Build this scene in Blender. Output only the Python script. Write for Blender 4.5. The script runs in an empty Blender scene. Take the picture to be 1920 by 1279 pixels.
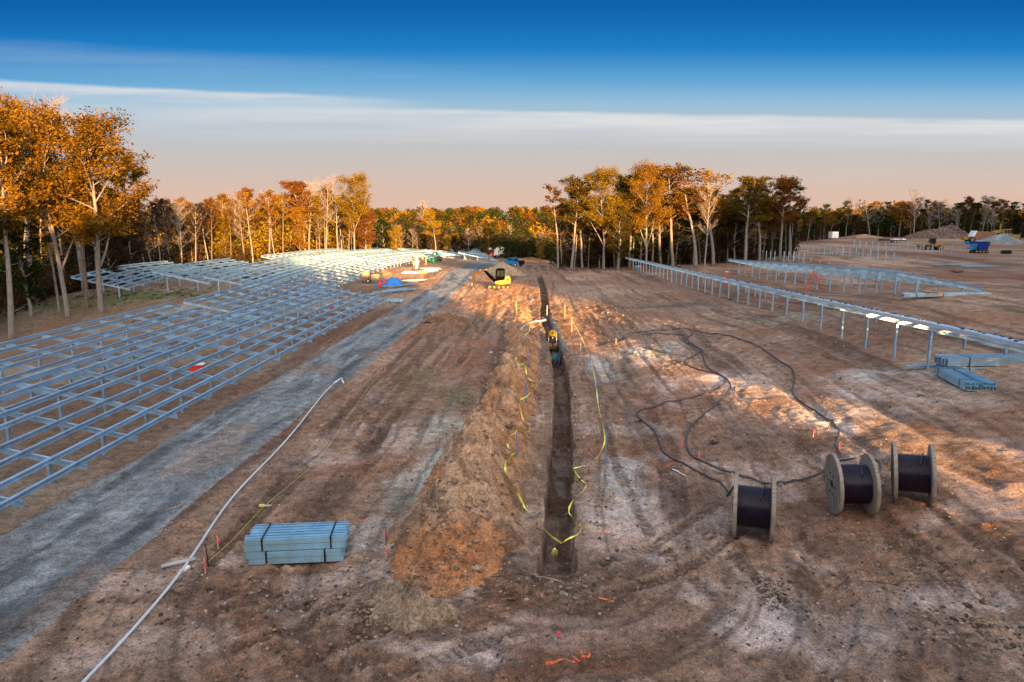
import bpy, bmesh, math, random
import numpy as np
from mathutils import Vector, Matrix

# ------------------------------------------------------------------ camera
scn = bpy.context.scene
COL = scn.collection
H = 9.0
FPX = 1280.0
CX, CY = 960.0, 639.5
HORIZON, VANISH = 410.0, 1005.0
PITCH = math.atan((CY - HORIZON) / FPX)
YAW = math.atan((VANISH - CX) / FPX * math.cos(PITCH))
cam_data = bpy.data.cameras.new('camera')
cam_data.sensor_width = 36.0
cam_data.lens = 36.0 * FPX / 1920.0
cam_data.clip_start = 0.5
cam_data.clip_end = 6000.0
cam = bpy.data.objects.new('camera', cam_data)
COL.objects.link(cam)
cam.location = (0, 0, H)
cam.rotation_euler = (math.pi / 2 - PITCH, 0, YAW)
scn.camera = cam

FW = np.array([-math.sin(YAW) * math.cos(PITCH), math.cos(YAW) * math.cos(PITCH), -math.sin(PITCH)])
RT = np.array([math.cos(YAW), math.sin(YAW), 0.0])
UP = np.cross(RT, FW)
CAM = np.array([0.0, 0.0, H])


def ray(x, y):
    return FW + RT * (x - CX) / FPX - UP * (y - CY) / FPX


# ------------------------------------------------------------------ light
EXPO = 2.5
SUN_ELEV = math.radians(8.5)
SUN_TRAVEL = Vector((-0.38, 0.925, 0)).normalized() * math.cos(SUN_ELEV) + Vector((0, 0, -math.sin(SUN_ELEV)))
sun_data = bpy.data.lights.new('sun', 'SUN')
sun_data.energy = 5.0
sun_data.angle = math.radians(0.5)
sun_data.color = (1.0, 0.55, 0.19)
sun = bpy.data.objects.new('sun', sun_data)
COL.objects.link(sun)
sun.rotation_euler = SUN_TRAVEL.to_track_quat('-Z', 'Y').to_euler()
sun.location = (40, -80, 40)


def lin(r, g, b, k=1.0):
    def f(c):
        c /= 255.0
        return (c / 12.92 if c <= 0.04045 else ((c + 0.055) / 1.055) ** 2.4) * k
    return (f(r), f(g), f(b))


world = bpy.data.worlds.new("World")
scn.world = world
world.use_nodes = True
wt = world.node_tree
wt.nodes.clear()


def N(nt, kind, **kw):
    n = nt.nodes.new(kind)
    for k, v in kw.items():
        if k == 'inp':
            for a, b in v.items():
                n.inputs[a].default_value = b
        else:
            setattr(n, k, v)
    return n


def ramp_node(nt, stops, interp='LINEAR'):
    n = nt.nodes.new('ShaderNodeValToRGB')
    n.color_ramp.interpolation = interp
    e = n.color_ramp.elements
    while len(e) < len(stops):
        e.new(0.5)
    for i, (p, c) in enumerate(stops):
        e[i].position = p
        e[i].color = (*c[:3], 1.0) if not isinstance(c, (int, float)) else (c, c, c, 1.0)
    return n


def math_node(nt, op, a, b=None, c=None, clamp=False):
    n = nt.nodes.new('ShaderNodeMath')
    n.operation = op
    n.use_clamp = clamp
    for i, v in enumerate((a, b, c)):
        if v is None:
            continue
        if isinstance(v, (int, float)):
            n.inputs[i].default_value = v
        else:
            nt.links.new(v, n.inputs[i])
    return n.outputs[0]


def mix_col(nt, fac, a, b, mode='MIX'):
    n = nt.nodes.new('ShaderNodeMix')
    n.data_type = 'RGBA'
    n.blend_type = mode
    n.clamp_factor = True
    for sock, v in ((0, fac), (6, a), (7, b)):
        if isinstance(v, (int, float)):
            n.inputs[sock].default_value = v
        elif isinstance(v, tuple):
            n.inputs[sock].default_value = (*v[:3], 1.0)
        else:
            nt.links.new(v, n.inputs[sock])
    return n.outputs[2]


def build_world():
    nt = wt
    out = nt.nodes.new('ShaderNodeOutputWorld')
    bg = nt.nodes.new('ShaderNodeBackground')
    bg.inputs['Strength'].default_value = 0.10
    sky = nt.nodes.new('ShaderNodeTexSky')
    sky.sky_type = 'NISHITA'
    sky.sun_disc = False
    sky.sun_elevation = SUN_ELEV
    sky.sun_rotation = math.atan2(-SUN_TRAVEL.x, -SUN_TRAVEL.y)
    tc = nt.nodes.new('ShaderNodeTexCoord')
    sep = nt.nodes.new('ShaderNodeSeparateXYZ')
    nt.links.new(tc.outputs['Generated'], sep.inputs[0])
    X, Y, Z = sep.outputs
    k = 10.0 / (2 ** EXPO)
    st = [(0.0, (224, 186, 166)), (0.035, (221, 190, 172)), (0.075, (204, 192, 184)), (0.11, (194, 197, 200)),
          (0.137, (176, 194, 208)), (0.155, (156, 192, 216)), (0.185, (100, 168, 214)), (0.225, (32, 128, 198)),
          (0.275, (14, 98, 172)), (0.33, (12, 94, 168)), (0.42, (92, 158, 226)), (0.60, (150, 194, 240)), (0.8, (188, 214, 244)), (1.0, (190, 214, 244))]  # stops above the view raised past dusk level to add fill light
    ramp = ramp_node(nt, [(p, lin(*c, k=k / 12)) for p, c in st])
    # cloud sheets lie in long lines across the view to the east: work on the plane of the sheets
    fwd = nt.nodes.new('ShaderNodeVectorMath')
    fwd.operation = 'DOT_PRODUCT'
    fwd.inputs[1].default_value = (-math.sin(YAW), math.cos(YAW), 0)
    nt.links.new(tc.outputs['Generated'], fwd.inputs[0])
    yf = math_node(nt, 'MAXIMUM', fwd.outputs['Value'], 0.3)
    q = math_node(nt, 'DIVIDE', Z, yf)
    pq = math_node(nt, 'DIVIDE', X, yf)
    v = math_node(nt, 'SINE', math_node(nt, 'ARCTANGENT', q))
    nt.links.new(v, ramp.inputs[0])
    skv = nt.nodes.new('ShaderNodeCombineXYZ')
    nt.links.new(pq, skv.inputs[0]); nt.links.new(q, skv.inputs[2])
    # cloud streaks: thin sheets drawn out along the horizon
    mp = nt.nodes.new('ShaderNodeMapping')
    mp.inputs['Scale'].default_value = (1.3, 1.0, 30.0)
    nt.links.new(skv.outputs[0], mp.inputs[0])
    nz = N(nt, 'ShaderNodeTexNoise', inp={'Scale': 2.2, 'Detail': 7.0, 'Roughness': 0.55, 'Distortion': 0.25})
    nt.links.new(mp.outputs[0], nz.inputs['Vector'])
    mp2 = nt.nodes.new('ShaderNodeMapping')
    mp2.inputs['Scale'].default_value = (1.6, 1.0, 5.0)
    mp2.inputs['Location'].default_value = (3.1, 0.4, 0.0)
    nt.links.new(skv.outputs[0], mp2.inputs[0])
    nz2 = N(nt, 'ShaderNodeTexNoise', inp={'Scale': 2.4, 'Detail': 4.0, 'Roughness': 0.55})
    nt.links.new(mp2.outputs[0], nz2.inputs['Vector'])
    wob = math_node(nt, 'MULTIPLY_ADD', nz2.outputs[0], 0.014, -0.007)

    def band(center, slope, half_up, half_dn, lo, hi, amp):
        c = math_node(nt, 'MULTIPLY_ADD', pq, slope, center)
        c = math_node(nt, 'ADD', c, wob)
        d = math_node(nt, 'SUBTRACT', q, c)
        up = math_node(nt, 'DIVIDE', d, half_up)
        dn = math_node(nt, 'DIVIDE', d, -half_dn)
        m = math_node(nt, 'MAXIMUM', up, dn)
        f = math_node(nt, 'SUBTRACT', 1.0, m, clamp=True)
        f = math_node(nt, 'SMOOTH_MIN', f, 0.9, 0.2)
        mr = N(nt, 'ShaderNodeMapRange', inp={1: lo, 2: hi})
        nt.links.new(pq, mr.inputs[0])
        f = math_node(nt, 'MULTIPLY', f, mr.outputs[0])
        g = N(nt, 'ShaderNodeMapRange', inp={1: 0.30, 2: 0.60, 3: 0.35, 4: 1.0})
        nt.links.new(nz.outputs[0], g.inputs[0])
        f = math_node(nt, 'MULTIPLY', f, g.outputs[0])
        return math_node(nt, 'MULTIPLY', f, amp, clamp=True)
    f1 = band(0.1440, -0.0150, 0.006, 0.045, -1.30, -0.05, 0.95)
    f2 = band(0.1500, -0.050, 0.006, 0.030, -0.12, -0.40, 0.85)
    f3 = band(0.185, -0.06, 0.02, 0.04, 0.1, -0.6, 0.22)
    f4 = band(0.07, -0.01, 0.03, 0.03, -0.9, 0.3, 0.22)
    cl = lin(231, 229, 228, k=k / 12)
    c = ramp.outputs[0]
    c = mix_col(nt, f3, c, lin(196, 214, 226, k=k / 12))
    c = mix_col(nt, f4, c, lin(214, 210, 208, k=k / 12))
    c = mix_col(nt, f2, c, cl)
    c = mix_col(nt, f1, c, cl)
    # the sunset side of the sky, behind the camera: the physical sky with its glow, plus an added warm fill
    sd = nt.nodes.new('ShaderNodeVectorMath')
    sd.operation = 'DOT_PRODUCT'
    sd.inputs[1].default_value = (-SUN_TRAVEL.x, -SUN_TRAVEL.y, 0)
    nt.links.new(tc.outputs['Generated'], sd.inputs[0])
    mr = N(nt, 'ShaderNodeMapRange', interpolation_type='SMOOTHSTEP', inp={1: -0.25, 2: 0.7})
    nt.links.new(sd.outputs['Value'], mr.inputs[0])
    sc = nt.nodes.new('ShaderNodeVectorMath')
    sc.operation = 'SCALE'
    sc.inputs['Scale'].default_value = 12.0
    nt.links.new(c, sc.inputs[0])
    glow = nt.nodes.new('ShaderNodeVectorMath')
    glow.operation = 'SCALE'
    glow.inputs['Scale'].default_value = 0.8
    nt.links.new(sky.outputs[0], glow.inputs[0])
    warm = nt.nodes.new('ShaderNodeVectorMath')
    warm.operation = 'ADD'
    warm.inputs[1].default_value = tuple(12 * v for v in lin(255, 232, 208, k=k / 12 * 2.0))
    nt.links.new(glow.outputs[0], warm.inputs[0])
    total = mix_col(nt, mr.outputs[0], sc.outputs[0], warm.outputs[0])
    nt.links.new(total, bg.inputs['Color'])
    nt.links.new(bg.outputs[0], out.inputs[0])


build_world()
scn.view_settings.view_transform = 'Standard'
scn.view_settings.look = 'None'
scn.view_settings.gamma = 1.0
scn.view_settings.use_curve_mapping = False
scn.view_settings.exposure = EXPO
scn.cycles.max_bounces = 5
scn.cycles.diffuse_bounces = 3
scn.cycles.glossy_bounces = 2
scn.cycles.transmission_bounces = 2
scn.cycles.transparent_max_bounces = 6
scn.cycles.sample_clamp_indirect = 6.0

# ------------------------------------------------------------------ numpy noise
def _hash(ix, iy, seed):
    n = (ix * 374761393 + iy * 668265263 + seed * 2147483647) & 0xFFFFFFFF
    n = ((n ^ (n >> 13)) * 1274126177) & 0xFFFFFFFF
    n = (n ^ (n >> 16)) & 0xFFFFFFFF
    return n.astype(np.float64) / 4294967295.0


def vnoise(x, y, seed=0):
    x = np.asarray(x, float); y = np.asarray(y, float)
    x0 = np.floor(x); y0 = np.floor(y)
    fx = x - x0; fy = y - y0
    fx = fx * fx * fx * (fx * (fx * 6 - 15) + 10); fy = fy * fy * fy * (fy * (fy * 6 - 15) + 10)
    ix = x0.astype(np.int64); iy = y0.astype(np.int64)
    a = _hash(ix, iy, seed); b = _hash(ix + 1, iy, seed)
    c = _hash(ix, iy + 1, seed); d = _hash(ix + 1, iy + 1, seed)
    return (a * (1 - fx) + b * fx) * (1 - fy) + (c * (1 - fx) + d * fx) * fy


def fbm(x, y, octv=4, seed=0, gain=0.5):
    s = 0.0; a = 1.0; t = 0.0
    for i in range(octv):
        s = s + a * vnoise(x * 2 ** i + 17.3 * i, y * 2 ** i - 9.1 * i, seed + i)
        t += a; a *= gain
    return s / t


def sstep(a, b, x):
    t = np.clip((np.asarray(x, float) - a) / (b - a), 0, 1)
    return t * t * (3 - 2 * t)


# ------------------------------------------------------------------ terrain
CTRL = np.array([
    (0, -40, 0), (0, 0, 0), (0, 20, 0), (-15, 18, 0), (-15, 45, 0), (-15, 69, 0), (-22, 30, 0), (-30, 50, -.1),
    (-23.5, 60, .1), (-24, 80, .4), (-24, 106, .9), (-18, 100, .2), (-11, 86, .1), (-10, 102, .3), (-38, 78, .3), (-46, 80, .3),
    (-53, 82, .6), (-38, 106, .8), (-24, 125, .5), (-24, 150, -.3), (-24, 188, -1.6), (-40, 150, .2), (-42, 190, -1.3),
    (-15, 250, -4.0), (-18, 300, -4.5), (-5, 91, .35), (-5, 110, .0), (-10, 155, -1.4), (-18, 185, -2.2), (-4, 143, -1.15),
    (0, 60, -.25), (0, 75, -.15), (4, 86, .1), (10, 100, -.5), (14, 149, -1.2), (30, 150, -1), (19.7, 34, 1.55), (20, 24, 1.5), (20, 70, .8),
    (19.7, 141, -1.15), (30, 56, 2.7), (30, 107, .6), (10, 20, .05), (10, 30, .3), (14, 14, .2), (12, 45, .5), (45, 40, 3),
    (67, 128, .7), (61, 153, 1), (51, 159, -.2), (87, 144, 1.5), (62, 83, 1.5), (122, 211, .8), (126, 290, .8), (180, 260, 1.1), (150, 335, 1.0), (78, 205, .7), (92, 245, .9),
    (115, 162, 1), (150, 150, 2), (-36, 54, -1.2), (-48, 68, -2), (-62, 62, -3), (-64, 90, -1.2), (-65, 130, -.6),
    (-80, 200, -2.5), (-110, 120, -3), (200, -100, 0), (-200, -100, -3), (-200, 100, -4), (220, 0, 3), (-120, 300, -5),
    (0, 220, -6), (40, 230, -4), (0, 300, -9), (60, 300, -4), (225, 335, 1.6), (0, -200, 0)], float)


def _tps_fit(P):
    S = 40.0
    xy = P[:, :2] / S
    d2 = ((xy[:, None] - xy[None]) ** 2).sum(-1)
    K = np.where(d2 > 0, 0.5 * d2 * np.log(np.maximum(d2, 1e-12)), 0) + np.eye(len(P)) * 0.02
    A = np.hstack([np.ones((len(P), 1)), xy])
    M = np.block([[K, A], [A.T, np.zeros((3, 3))]])
    w = np.linalg.solve(M, np.concatenate([P[:, 2], np.zeros(3)]))
    return xy, w


_TXY, _TW = _tps_fit(CTRL)


def base_h(x, y):
    x = np.asarray(x, float); y = np.asarray(y, float)
    shp = np.broadcast(x, y).shape
    x = np.broadcast_to(x, shp).ravel(); y = np.broadcast_to(y, shp).ravel()
    xc = np.clip(x, -230, 240) / 40.0; yc = np.clip(y, -180, 340) / 40.0
    z = np.full(x.shape, _TW[-3]) + _TW[-2] * xc + _TW[-1] * yc
    for (cx, cy), w in zip(_TXY, _TW[:-3]):
        d2 = (xc - cx) ** 2 + (yc - cy) ** 2
        z += w * 0.5 * d2 * np.log(np.maximum(d2, 1e-12))
    far = sstep(250, 420, np.hypot(x * 0.9, y) - 75 * sstep(60, 110, x))
    hill = -5 + 13 * sstep(360, 900, y - 0.10 * np.abs(x)) * (0.8 + 0.45 * fbm(x / 260, y / 300, 2, 5))
    hill = hill - 6 * sstep(120, 420, np.abs(x)) * 0.5
    z = z * (1 - far) + hill * far
    return z.reshape(shp)


TR_Y = np.array([10, 16.6, 22.7, 28.9, 36.8, 45, 53.8, 64.5, 77.7, 97.6, 117.4, 140])
TR_X = np.array([.3, .55, .9, 1.2, 1.5, 1.5, 1.3, .9, 1.0, .9, .4, .0])
_yy = np.linspace(10, 140, 400)
_xx = np.interp(_yy, TR_Y, TR_X)
_xx = np.convolve(np.pad(_xx, 12, mode='edge'), np.ones(25) / 25, mode='valid')
TR0, TR1 = 16.35, 118.0
TDEPTH = 1.0
TW_ = 0.44


def trench_x(y):
    return np.interp(y, _yy, _xx)


def spoil(x, y):
    """height of the bank of dug soil along the trench"""
    y = np.asarray(y, float); x = np.asarray(x, float)
    c = np.interp(y, [15.5, 17.5, 20.5, 25.5, 32, 37, 45, 52, 60, 70, 80], [-2.5, -2.3, -1.95, -1.55, -1.15, -0.95, -.75, -.8, -1.3, -1.6, -1.6])
    c = c + 0.35 * (fbm(y / 2.2, y * 0, 3, 21) - .5)
    hw = np.interp(y, [15, 16.6, 19, 24, 30, 40, 50, 60, 72], [.5, 1.5, 1.8, 1.5, 1.3, 1.1, 1.0, 1.2, .8])
    hw = hw * (0.62 + 0.8 * fbm(y / 1.3, y * 0 + 3, 2, 23))
    hh = np.interp(y, [15.2, 16.4, 18.6, 20.6, 22.5, 25, 30, 36, 44, 52, 62, 74], [0, .5, 1.75, 2.15, 1.35, 1.25, 1.1, 1.0, .9, .6, .4, 0])
    hh = hh * np.interp(y, [20, 24], [1, 1.2]) * (0.55 + 0.9 * fbm(y / 1.2, y * 0 + 9, 3, 25))
    d = np.abs(x - c) / hw
    prof = np.clip(1 - d, -0.6, 1)
    prof = np.where(prof > 0, prof ** 0.9 * (1 - 0.25 * prof), prof)
    n = 0.50 * (fbm(x * 1.2, y * 1.0, 4, 31) - .5) + 0.24 * (fbm(x * 3.6, y * 3.6, 3, 33) - .5)
    # second, smaller ridge pushed up on the road side
    c2 = c - 1.0 - 0.25 * np.sin(y * .7)
    d2 = np.clip(1 - np.abs(x - c2) / (.5 + .7 * fbm(y / 1.0, y * 0 + 1, 2, 39)), 0, 1)
    z2 = d2 * 0.62 * sstep(.34, .6, fbm(y / 1.5, y * 0 + 7, 2, 35)) * np.interp(y, [20, 23, 30, 46, 54], [0, 1, 1.1, .8, 0]) * (.5 + fbm(y / 1.1, x, 2, 37))
    return hh * prof * 1.25 + z2 + n * np.clip(prof + .5, 0, 1) * sstep(0, .3, hh + .05)


def mound(x, y, cx, cy, rx, ry, h, seed, rough=0.25):
    dx = (x - cx) / rx; dy = (y - cy) / ry
    r = np.sqrt(dx * dx + dy * dy)
    a = np.arctan2(dy, dx)
    r = r * (1 + rough * (vnoise(np.cos(a) * 1.7 + 5, np.sin(a) * 1.7 + seed, seed) - .5) * 2)
    return h * np.clip(1 - r, -0.4, 1) * (1.15 - .15 * np.clip(1 - r, 0, 1)) + rough * .25 * h * (fbm(x * 3 / rx ** .5, y * 3 / rx ** .5, 4, seed) - .5) * 2 * np.clip(1.2 - r, 0, 1)


def stadium(x, y):
    """distance from the trench line: wheel tracks run along it and turn round its near end"""
    yc = np.clip(y, 17.5, 400)
    return np.hypot(x - trench_x(yc) + 0.0, y - yc), yc


TRACK_PX = [
    ([(1920, 905), (1700, 815), (1500, 745), (1330, 690), (1180, 655), (1075, 610)], .9, .30),
    ([(1920, 780), (1740, 720), (1560, 655), (1400, 610), (1250, 575), (1110, 545)], .9, .30),
    ([(1920, 1120), (1760, 1010), (1600, 1000), (1420, 1090), (1230, 1175), (980, 1215), (700, 1200), (420, 1140), (200, 1150), (0, 1215)], .85, .28),
    ([(1920, 1240), (1700, 1215), (1450, 1180), (1200, 1110), (1000, 1130), (800, 1190), (560, 1279)], .8, .26),
    ([(1110, 690), (1150, 760), (1190, 860), (1260, 990), (1400, 1120), (1600, 1279)], .8, .25),
    ([(1440, 780), (1520, 850), (1620, 900), (1760, 1000), (1880, 1120), (1920, 1200)], .75, .22),
    ([(860, 590), (780, 660), (690, 760), (600, 880), (500, 1000), (380, 1160), (280, 1279)], .9, .28),
    ([(905, 600), (830, 690), (770, 780), (720, 880), (660, 1010), (600, 1120), (420, 1180)], .8, .26),
    ([(1010, 1110), (1120, 1090), (1260, 1040), (1380, 960), (1450, 880), (1480, 800)], .7, .22)]
_TRK = None


def tracks(x, y):
    """wheel and crawler ruts: (depth of rut, cleat ripple)"""
    global _TRK
    if _TRK is None:
        _TRK = []
        for px, gauge, w in TRACK_PX:
            P = []
            for q in px:
                d = ray(*q); t = -CAM[2] / d[2]
                for _ in range(6):
                    p = CAM + d * t
                    t = (float(base_h(p[0], p[1])) - CAM[2]) / d[2]
                P.append(CAM + d * t)
            P = np.array(P)[:, :2]
            k = np.linspace(0, len(P) - 1, 60)
            Q = np.stack([np.interp(k, np.arange(len(P)), P[:, 0]), np.interp(k, np.arange(len(P)), P[:, 1])], -1)
            for _ in range(14):
                Q[1:-1] = .25 * Q[:-2] + .5 * Q[1:-1] + .25 * Q[2:]
            _TRK.append((Q, gauge, w))
    shp = x.shape
    xf = x.ravel(); yf = y.ravel()
    rut = np.zeros(xf.shape); rip = np.zeros(xf.shape)
    for ti, (Q, gauge, w) in enumerate(_TRK):
        m = 1.6
        sel = np.nonzero((xf > Q[:, 0].min() - m) & (xf < Q[:, 0].max() + m) & (yf > Q[:, 1].min() - m) & (yf < Q[:, 1].max() + m))[0]
        if not len(sel):
            continue
        sx = xf[sel]; sy = yf[sel]
        bd = np.full(sx.shape, 9.0); ba = np.zeros(sx.shape); s0 = 0.0
        for i in range(len(Q) - 1):
            a = Q[i]; e = Q[i + 1] - a; L = math.hypot(*e)
            u = (sx - a[0]) * e[0] / L + (sy - a[1]) * e[1] / L
            v = -(sx - a[0]) * e[1] / L + (sy - a[1]) * e[0] / L
            ok = (u >= -.05) & (u <= L + .05) & (np.abs(v) < np.abs(bd))
            bd[ok] = v[ok]; ba[ok] = s0 + u[ok]
            s0 += L
        wear = sstep(.38, .60, fbm(ba / 3.2 + ti * 9, bd * .3, 2, 81))
        e = np.abs(np.abs(bd) - gauge) + .03 * np.sin(ba * 1.3)
        r = sstep(w, w * .55, e) * wear
        berm = np.exp(-((e - w * 1.25) / (w * .35)) ** 2) * wear
        rut[sel] = np.where(r - .6 * berm > rut[sel], r, np.where(berm > .2, np.minimum(rut[sel], -.6 * berm), rut[sel]))
        rip[sel] += r * np.sin(ba * (2 * math.pi / .23) + np.abs(bd) * 6)
    return rut.reshape(shp), rip.reshape(shp)


def surf_noise(x, y, res):
    """relief of the worked dirt; res = local grid spacing, finer relief fades out where it cannot be drawn"""
    d, yc = stadium(x, y)
    ang = np.arctan2(x - trench_x(yc), 17.5 - y + 1e-6)
    along = np.where(y > 17.5, y, 17.5 - ang * 5 * 0 - np.abs(ang) * np.maximum(d, 1))
    road = sstep(1.2, .2, np.abs(x + 12.3) / 2.6)
    def w(lam):
        return sstep(lam / 1.6, lam / 4.0, res)
    soft = 1 - .75 * road
    z = 0.16 * (fbm(x / 6, y / 6, 3, 41) - .5)
    z = z + soft * w(1.2) * 0.10 * (fbm(x / 1.3, y / 1.5, 2, 43) - .5)
    cl = sstep(.42, .66, fbm(x / 3.3, y / 3.8, 3, 45))
    z = z + soft * w(.45) * (0.035 + .085 * cl) * (fbm(x / .5, y / .5, 2, 47) - .5)
    z = z + soft * w(.16) * (0.022 + .05 * cl) * (fbm(x / .17, y / .17, 2, 49) - .5)
    # separate crumbs and clods standing proud of the crust
    cz = sstep(.44, .60, fbm(x / 2.4, y / 2.0, 3, 69))
    z = z + soft * (.25 + cz) * (w(.30) * .30 * np.maximum(vnoise(x / .15, y / .15, 66) - .70, 0) + w(.6) * .34 * np.maximum(vnoise(x / .33, y / .33, 68) - .72, 0))
    # ruts along the travel lines
    rut = fbm(d * 1.15, along * 0.05 + 4, 2, 51)
    z = z - soft * w(.6) * 0.13 * sstep(.56, .76, rut) * sstep(1.6, 3.5, d)
    # cleat marks left by crawler tracks
    ct = sstep(.60, .66, vnoise(d * .9, along * .035 + 2, 53)) * sstep(.74, .68, vnoise(d * .9, along * .035 + 2, 53)) * sstep(2.5, 3.5, d)
    z = z + ct * w(.3) * 0.035 * np.sin(along * 21 + 3 * vnoise(x, y, 55)) * sstep(.35, .55, vnoise(x * .6, y * .6, 57))
    # churned, cloddy soil round the digger and beside the trench
    ch = np.exp(-(((x + 3.5) / 6.0) ** 2 + ((y - 78) / 15) ** 2)) + .85 * np.exp(-(((x - 5) / 5.5) ** 2 + ((y - 63) / 7.5) ** 2)) + .5 * np.exp(-(((x - 11) / 5) ** 2 + ((y - 52) / 6) ** 2))
    z = z + np.minimum(ch, 1) * (w(1.3) * 0.85 * np.maximum(fbm(x / 1.15, y / 1.5, 3, 59) - .44, 0) + w(.6) * .40 * np.maximum(fbm(x / .5, y / .7, 2, 61) - .48, 0))
    if x.size > 20000:
        rt, rp = tracks(x, y)
        z = z - soft * w(.4) * .055 * rt + soft * w(.22) * .022 * rp
    # crumbs along the lip of the trench
    tr = np.exp(-((np.abs(x - trench_x(y)) - .75) / .35) ** 2) * sstep(TR0 - 1, TR0, y) * sstep(TR1 + 2, TR1 - 6, y)
    z = z + tr * w(.3) * 0.16 * (fbm(x / .3, y / .35, 3, 63) - .3)
    # banks on the right: cut and roll of the slope
    z = z + w(4) * .5 * (fbm(x / 9, y / 7, 3, 65) - .5) * sstep(14, 26, x)
    return z


def trench_dip(x, y):
    u = x - trench_x(y)
    j = 0.17 * (fbm(y / .6, y * 0 + 3.3 * np.sign(u), 4, 71) - .5) * 2 + .05 * sstep(.62, .8, vnoise(y / 1.4, np.sign(u) * 3 + 0 * y, 73))
    prof = sstep(TW_ + .03 + j, TW_ - .05 + j, np.abs(u))
    e0 = TR0 + .30 * (fbm(x / .35, y * 0 + 2, 3, 75) - .5)
    ends = sstep(e0, e0 + .10, y) * sstep(TR1, TR1 - 4, y)
    return -TDEPTH * np.interp(y, [0, 70, 118], [1, .85, .55]) * prof * ends


def ground_h(x, y, res=0.06, trench=True):
    z = base_h(x, y) + surf_noise(x, y, res)
    if trench:
        z = z + trench_dip(x, y)
    return z


def ground_full(x, y, heap=False):
    """finished surface with ruts and clods, for things that lie on it"""
    z = ground_h(x, y, np.full(np.shape(x), .06), False)
    if x.size <= 20000:
        rt, rp = tracks(x, y)
        z = z - .055 * np.maximum(rt, -1) + .022 * rp
    if heap:
        z = z + np.maximum(spoil(x, y), 0) * 1.02
    return z


def gz(x, y, heap=False):
    """ground (and spoil) height at one point, no trench"""
    x = np.array([x], float); y = np.array([y], float)
    z = ground_h(x, y, .3, False)
    if heap:
        z = z + np.maximum(spoil(x, y), 0)
    return float(z[0])


_T = np.concatenate([np.arange(6, 60, .05), np.arange(60, 420, .25)])


def at(px, py, dz=0.0, heap=False):
    """world point on the terrain that a pixel of the 1920 wide photograph looks at"""
    d = ray(px, py)
    P = CAM + _T[:, None] * d
    z = base_h(P[:, 0], P[:, 1])
    if heap:
        z = z + np.maximum(spoil(P[:, 0], P[:, 1]), 0)
    below = np.nonzero(P[:, 2] <= z + dz)[0]
    i = below[0] if len(below) else len(_T) - 1
    p = P[i]
    return Vector((p[0], p[1], gz(p[0], p[1], heap)))


def pxm(P):
    """photo pixels per metre at a point"""
    return FPX / float((np.array(P) - CAM) @ FW)

# ------------------------------------------------------------------ materials
MATS = {}


def new_mat(name):
    m = bpy.data.materials.new(name)
    m.use_nodes = True
    nt = m.node_tree
    nt.nodes.clear()
    out = nt.nodes.new('ShaderNodeOutputMaterial')
    b = nt.nodes.new('ShaderNodeBsdfPrincipled')
    nt.links.new(b.outputs[0], out.inputs[0])
    MATS[name] = m
    return m, nt, b


def mat_plain(name, col, rough=0.6, metal=0.0, var=0.18, scale=6.0, bump=0.0, spec=0.4, dirt=None, emit=None):
    """painted / moulded surface with uneven tone, worn dirt and a little relief"""
    m, nt, b = new_mat(name)
    tc = nt.nodes.new('ShaderNodeTexCoord')
    nz = N(nt, 'ShaderNodeTexNoise', inp={'Scale': scale, 'Detail': 5.0, 'Roughness': 0.6})
    nt.links.new(tc.outputs['Object'], nz.inputs['Vector'])
    mr = N(nt, 'ShaderNodeMapRange', inp={1: 0.3, 2: 0.7, 3: 1 - var, 4: 1 + var})
    nt.links.new(nz.outputs[0], mr.inputs[0])
    c = mix_col(nt, 1.0, tuple(col), mr.outputs[0], 'MULTIPLY')
    if dirt:
        nz2 = N(nt, 'ShaderNodeTexNoise', inp={'Scale': scale * .45, 'Detail': 6.0, 'Roughness': 0.65})
        nt.links.new(tc.outputs['Object'], nz2.inputs['Vector'])
        mr2 = N(nt, 'ShaderNodeMapRange', inp={1: 0.5, 2: 0.72, 3: 0.0, 4: 0.75})
        nt.links.new(nz2.outputs[0], mr2.inputs[0])
        c = mix_col(nt, mr2.outputs[0], c, tuple(dirt))
    nt.links.new(c, b.inputs['Base Color'])
    b.inputs['Roughness'].default_value = rough
    b.inputs['Metallic'].default_value = metal
    b.inputs['Specular IOR Level'].default_value = spec
    if bump:
        bp = N(nt, 'ShaderNodeBump', inp={'Strength': bump, 'Distance': 0.02})
        nt.links.new(nz.outputs[0], bp.inputs['Height'])
        nt.links.new(bp.outputs[0], b.inputs['Normal'])
    return m


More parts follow.
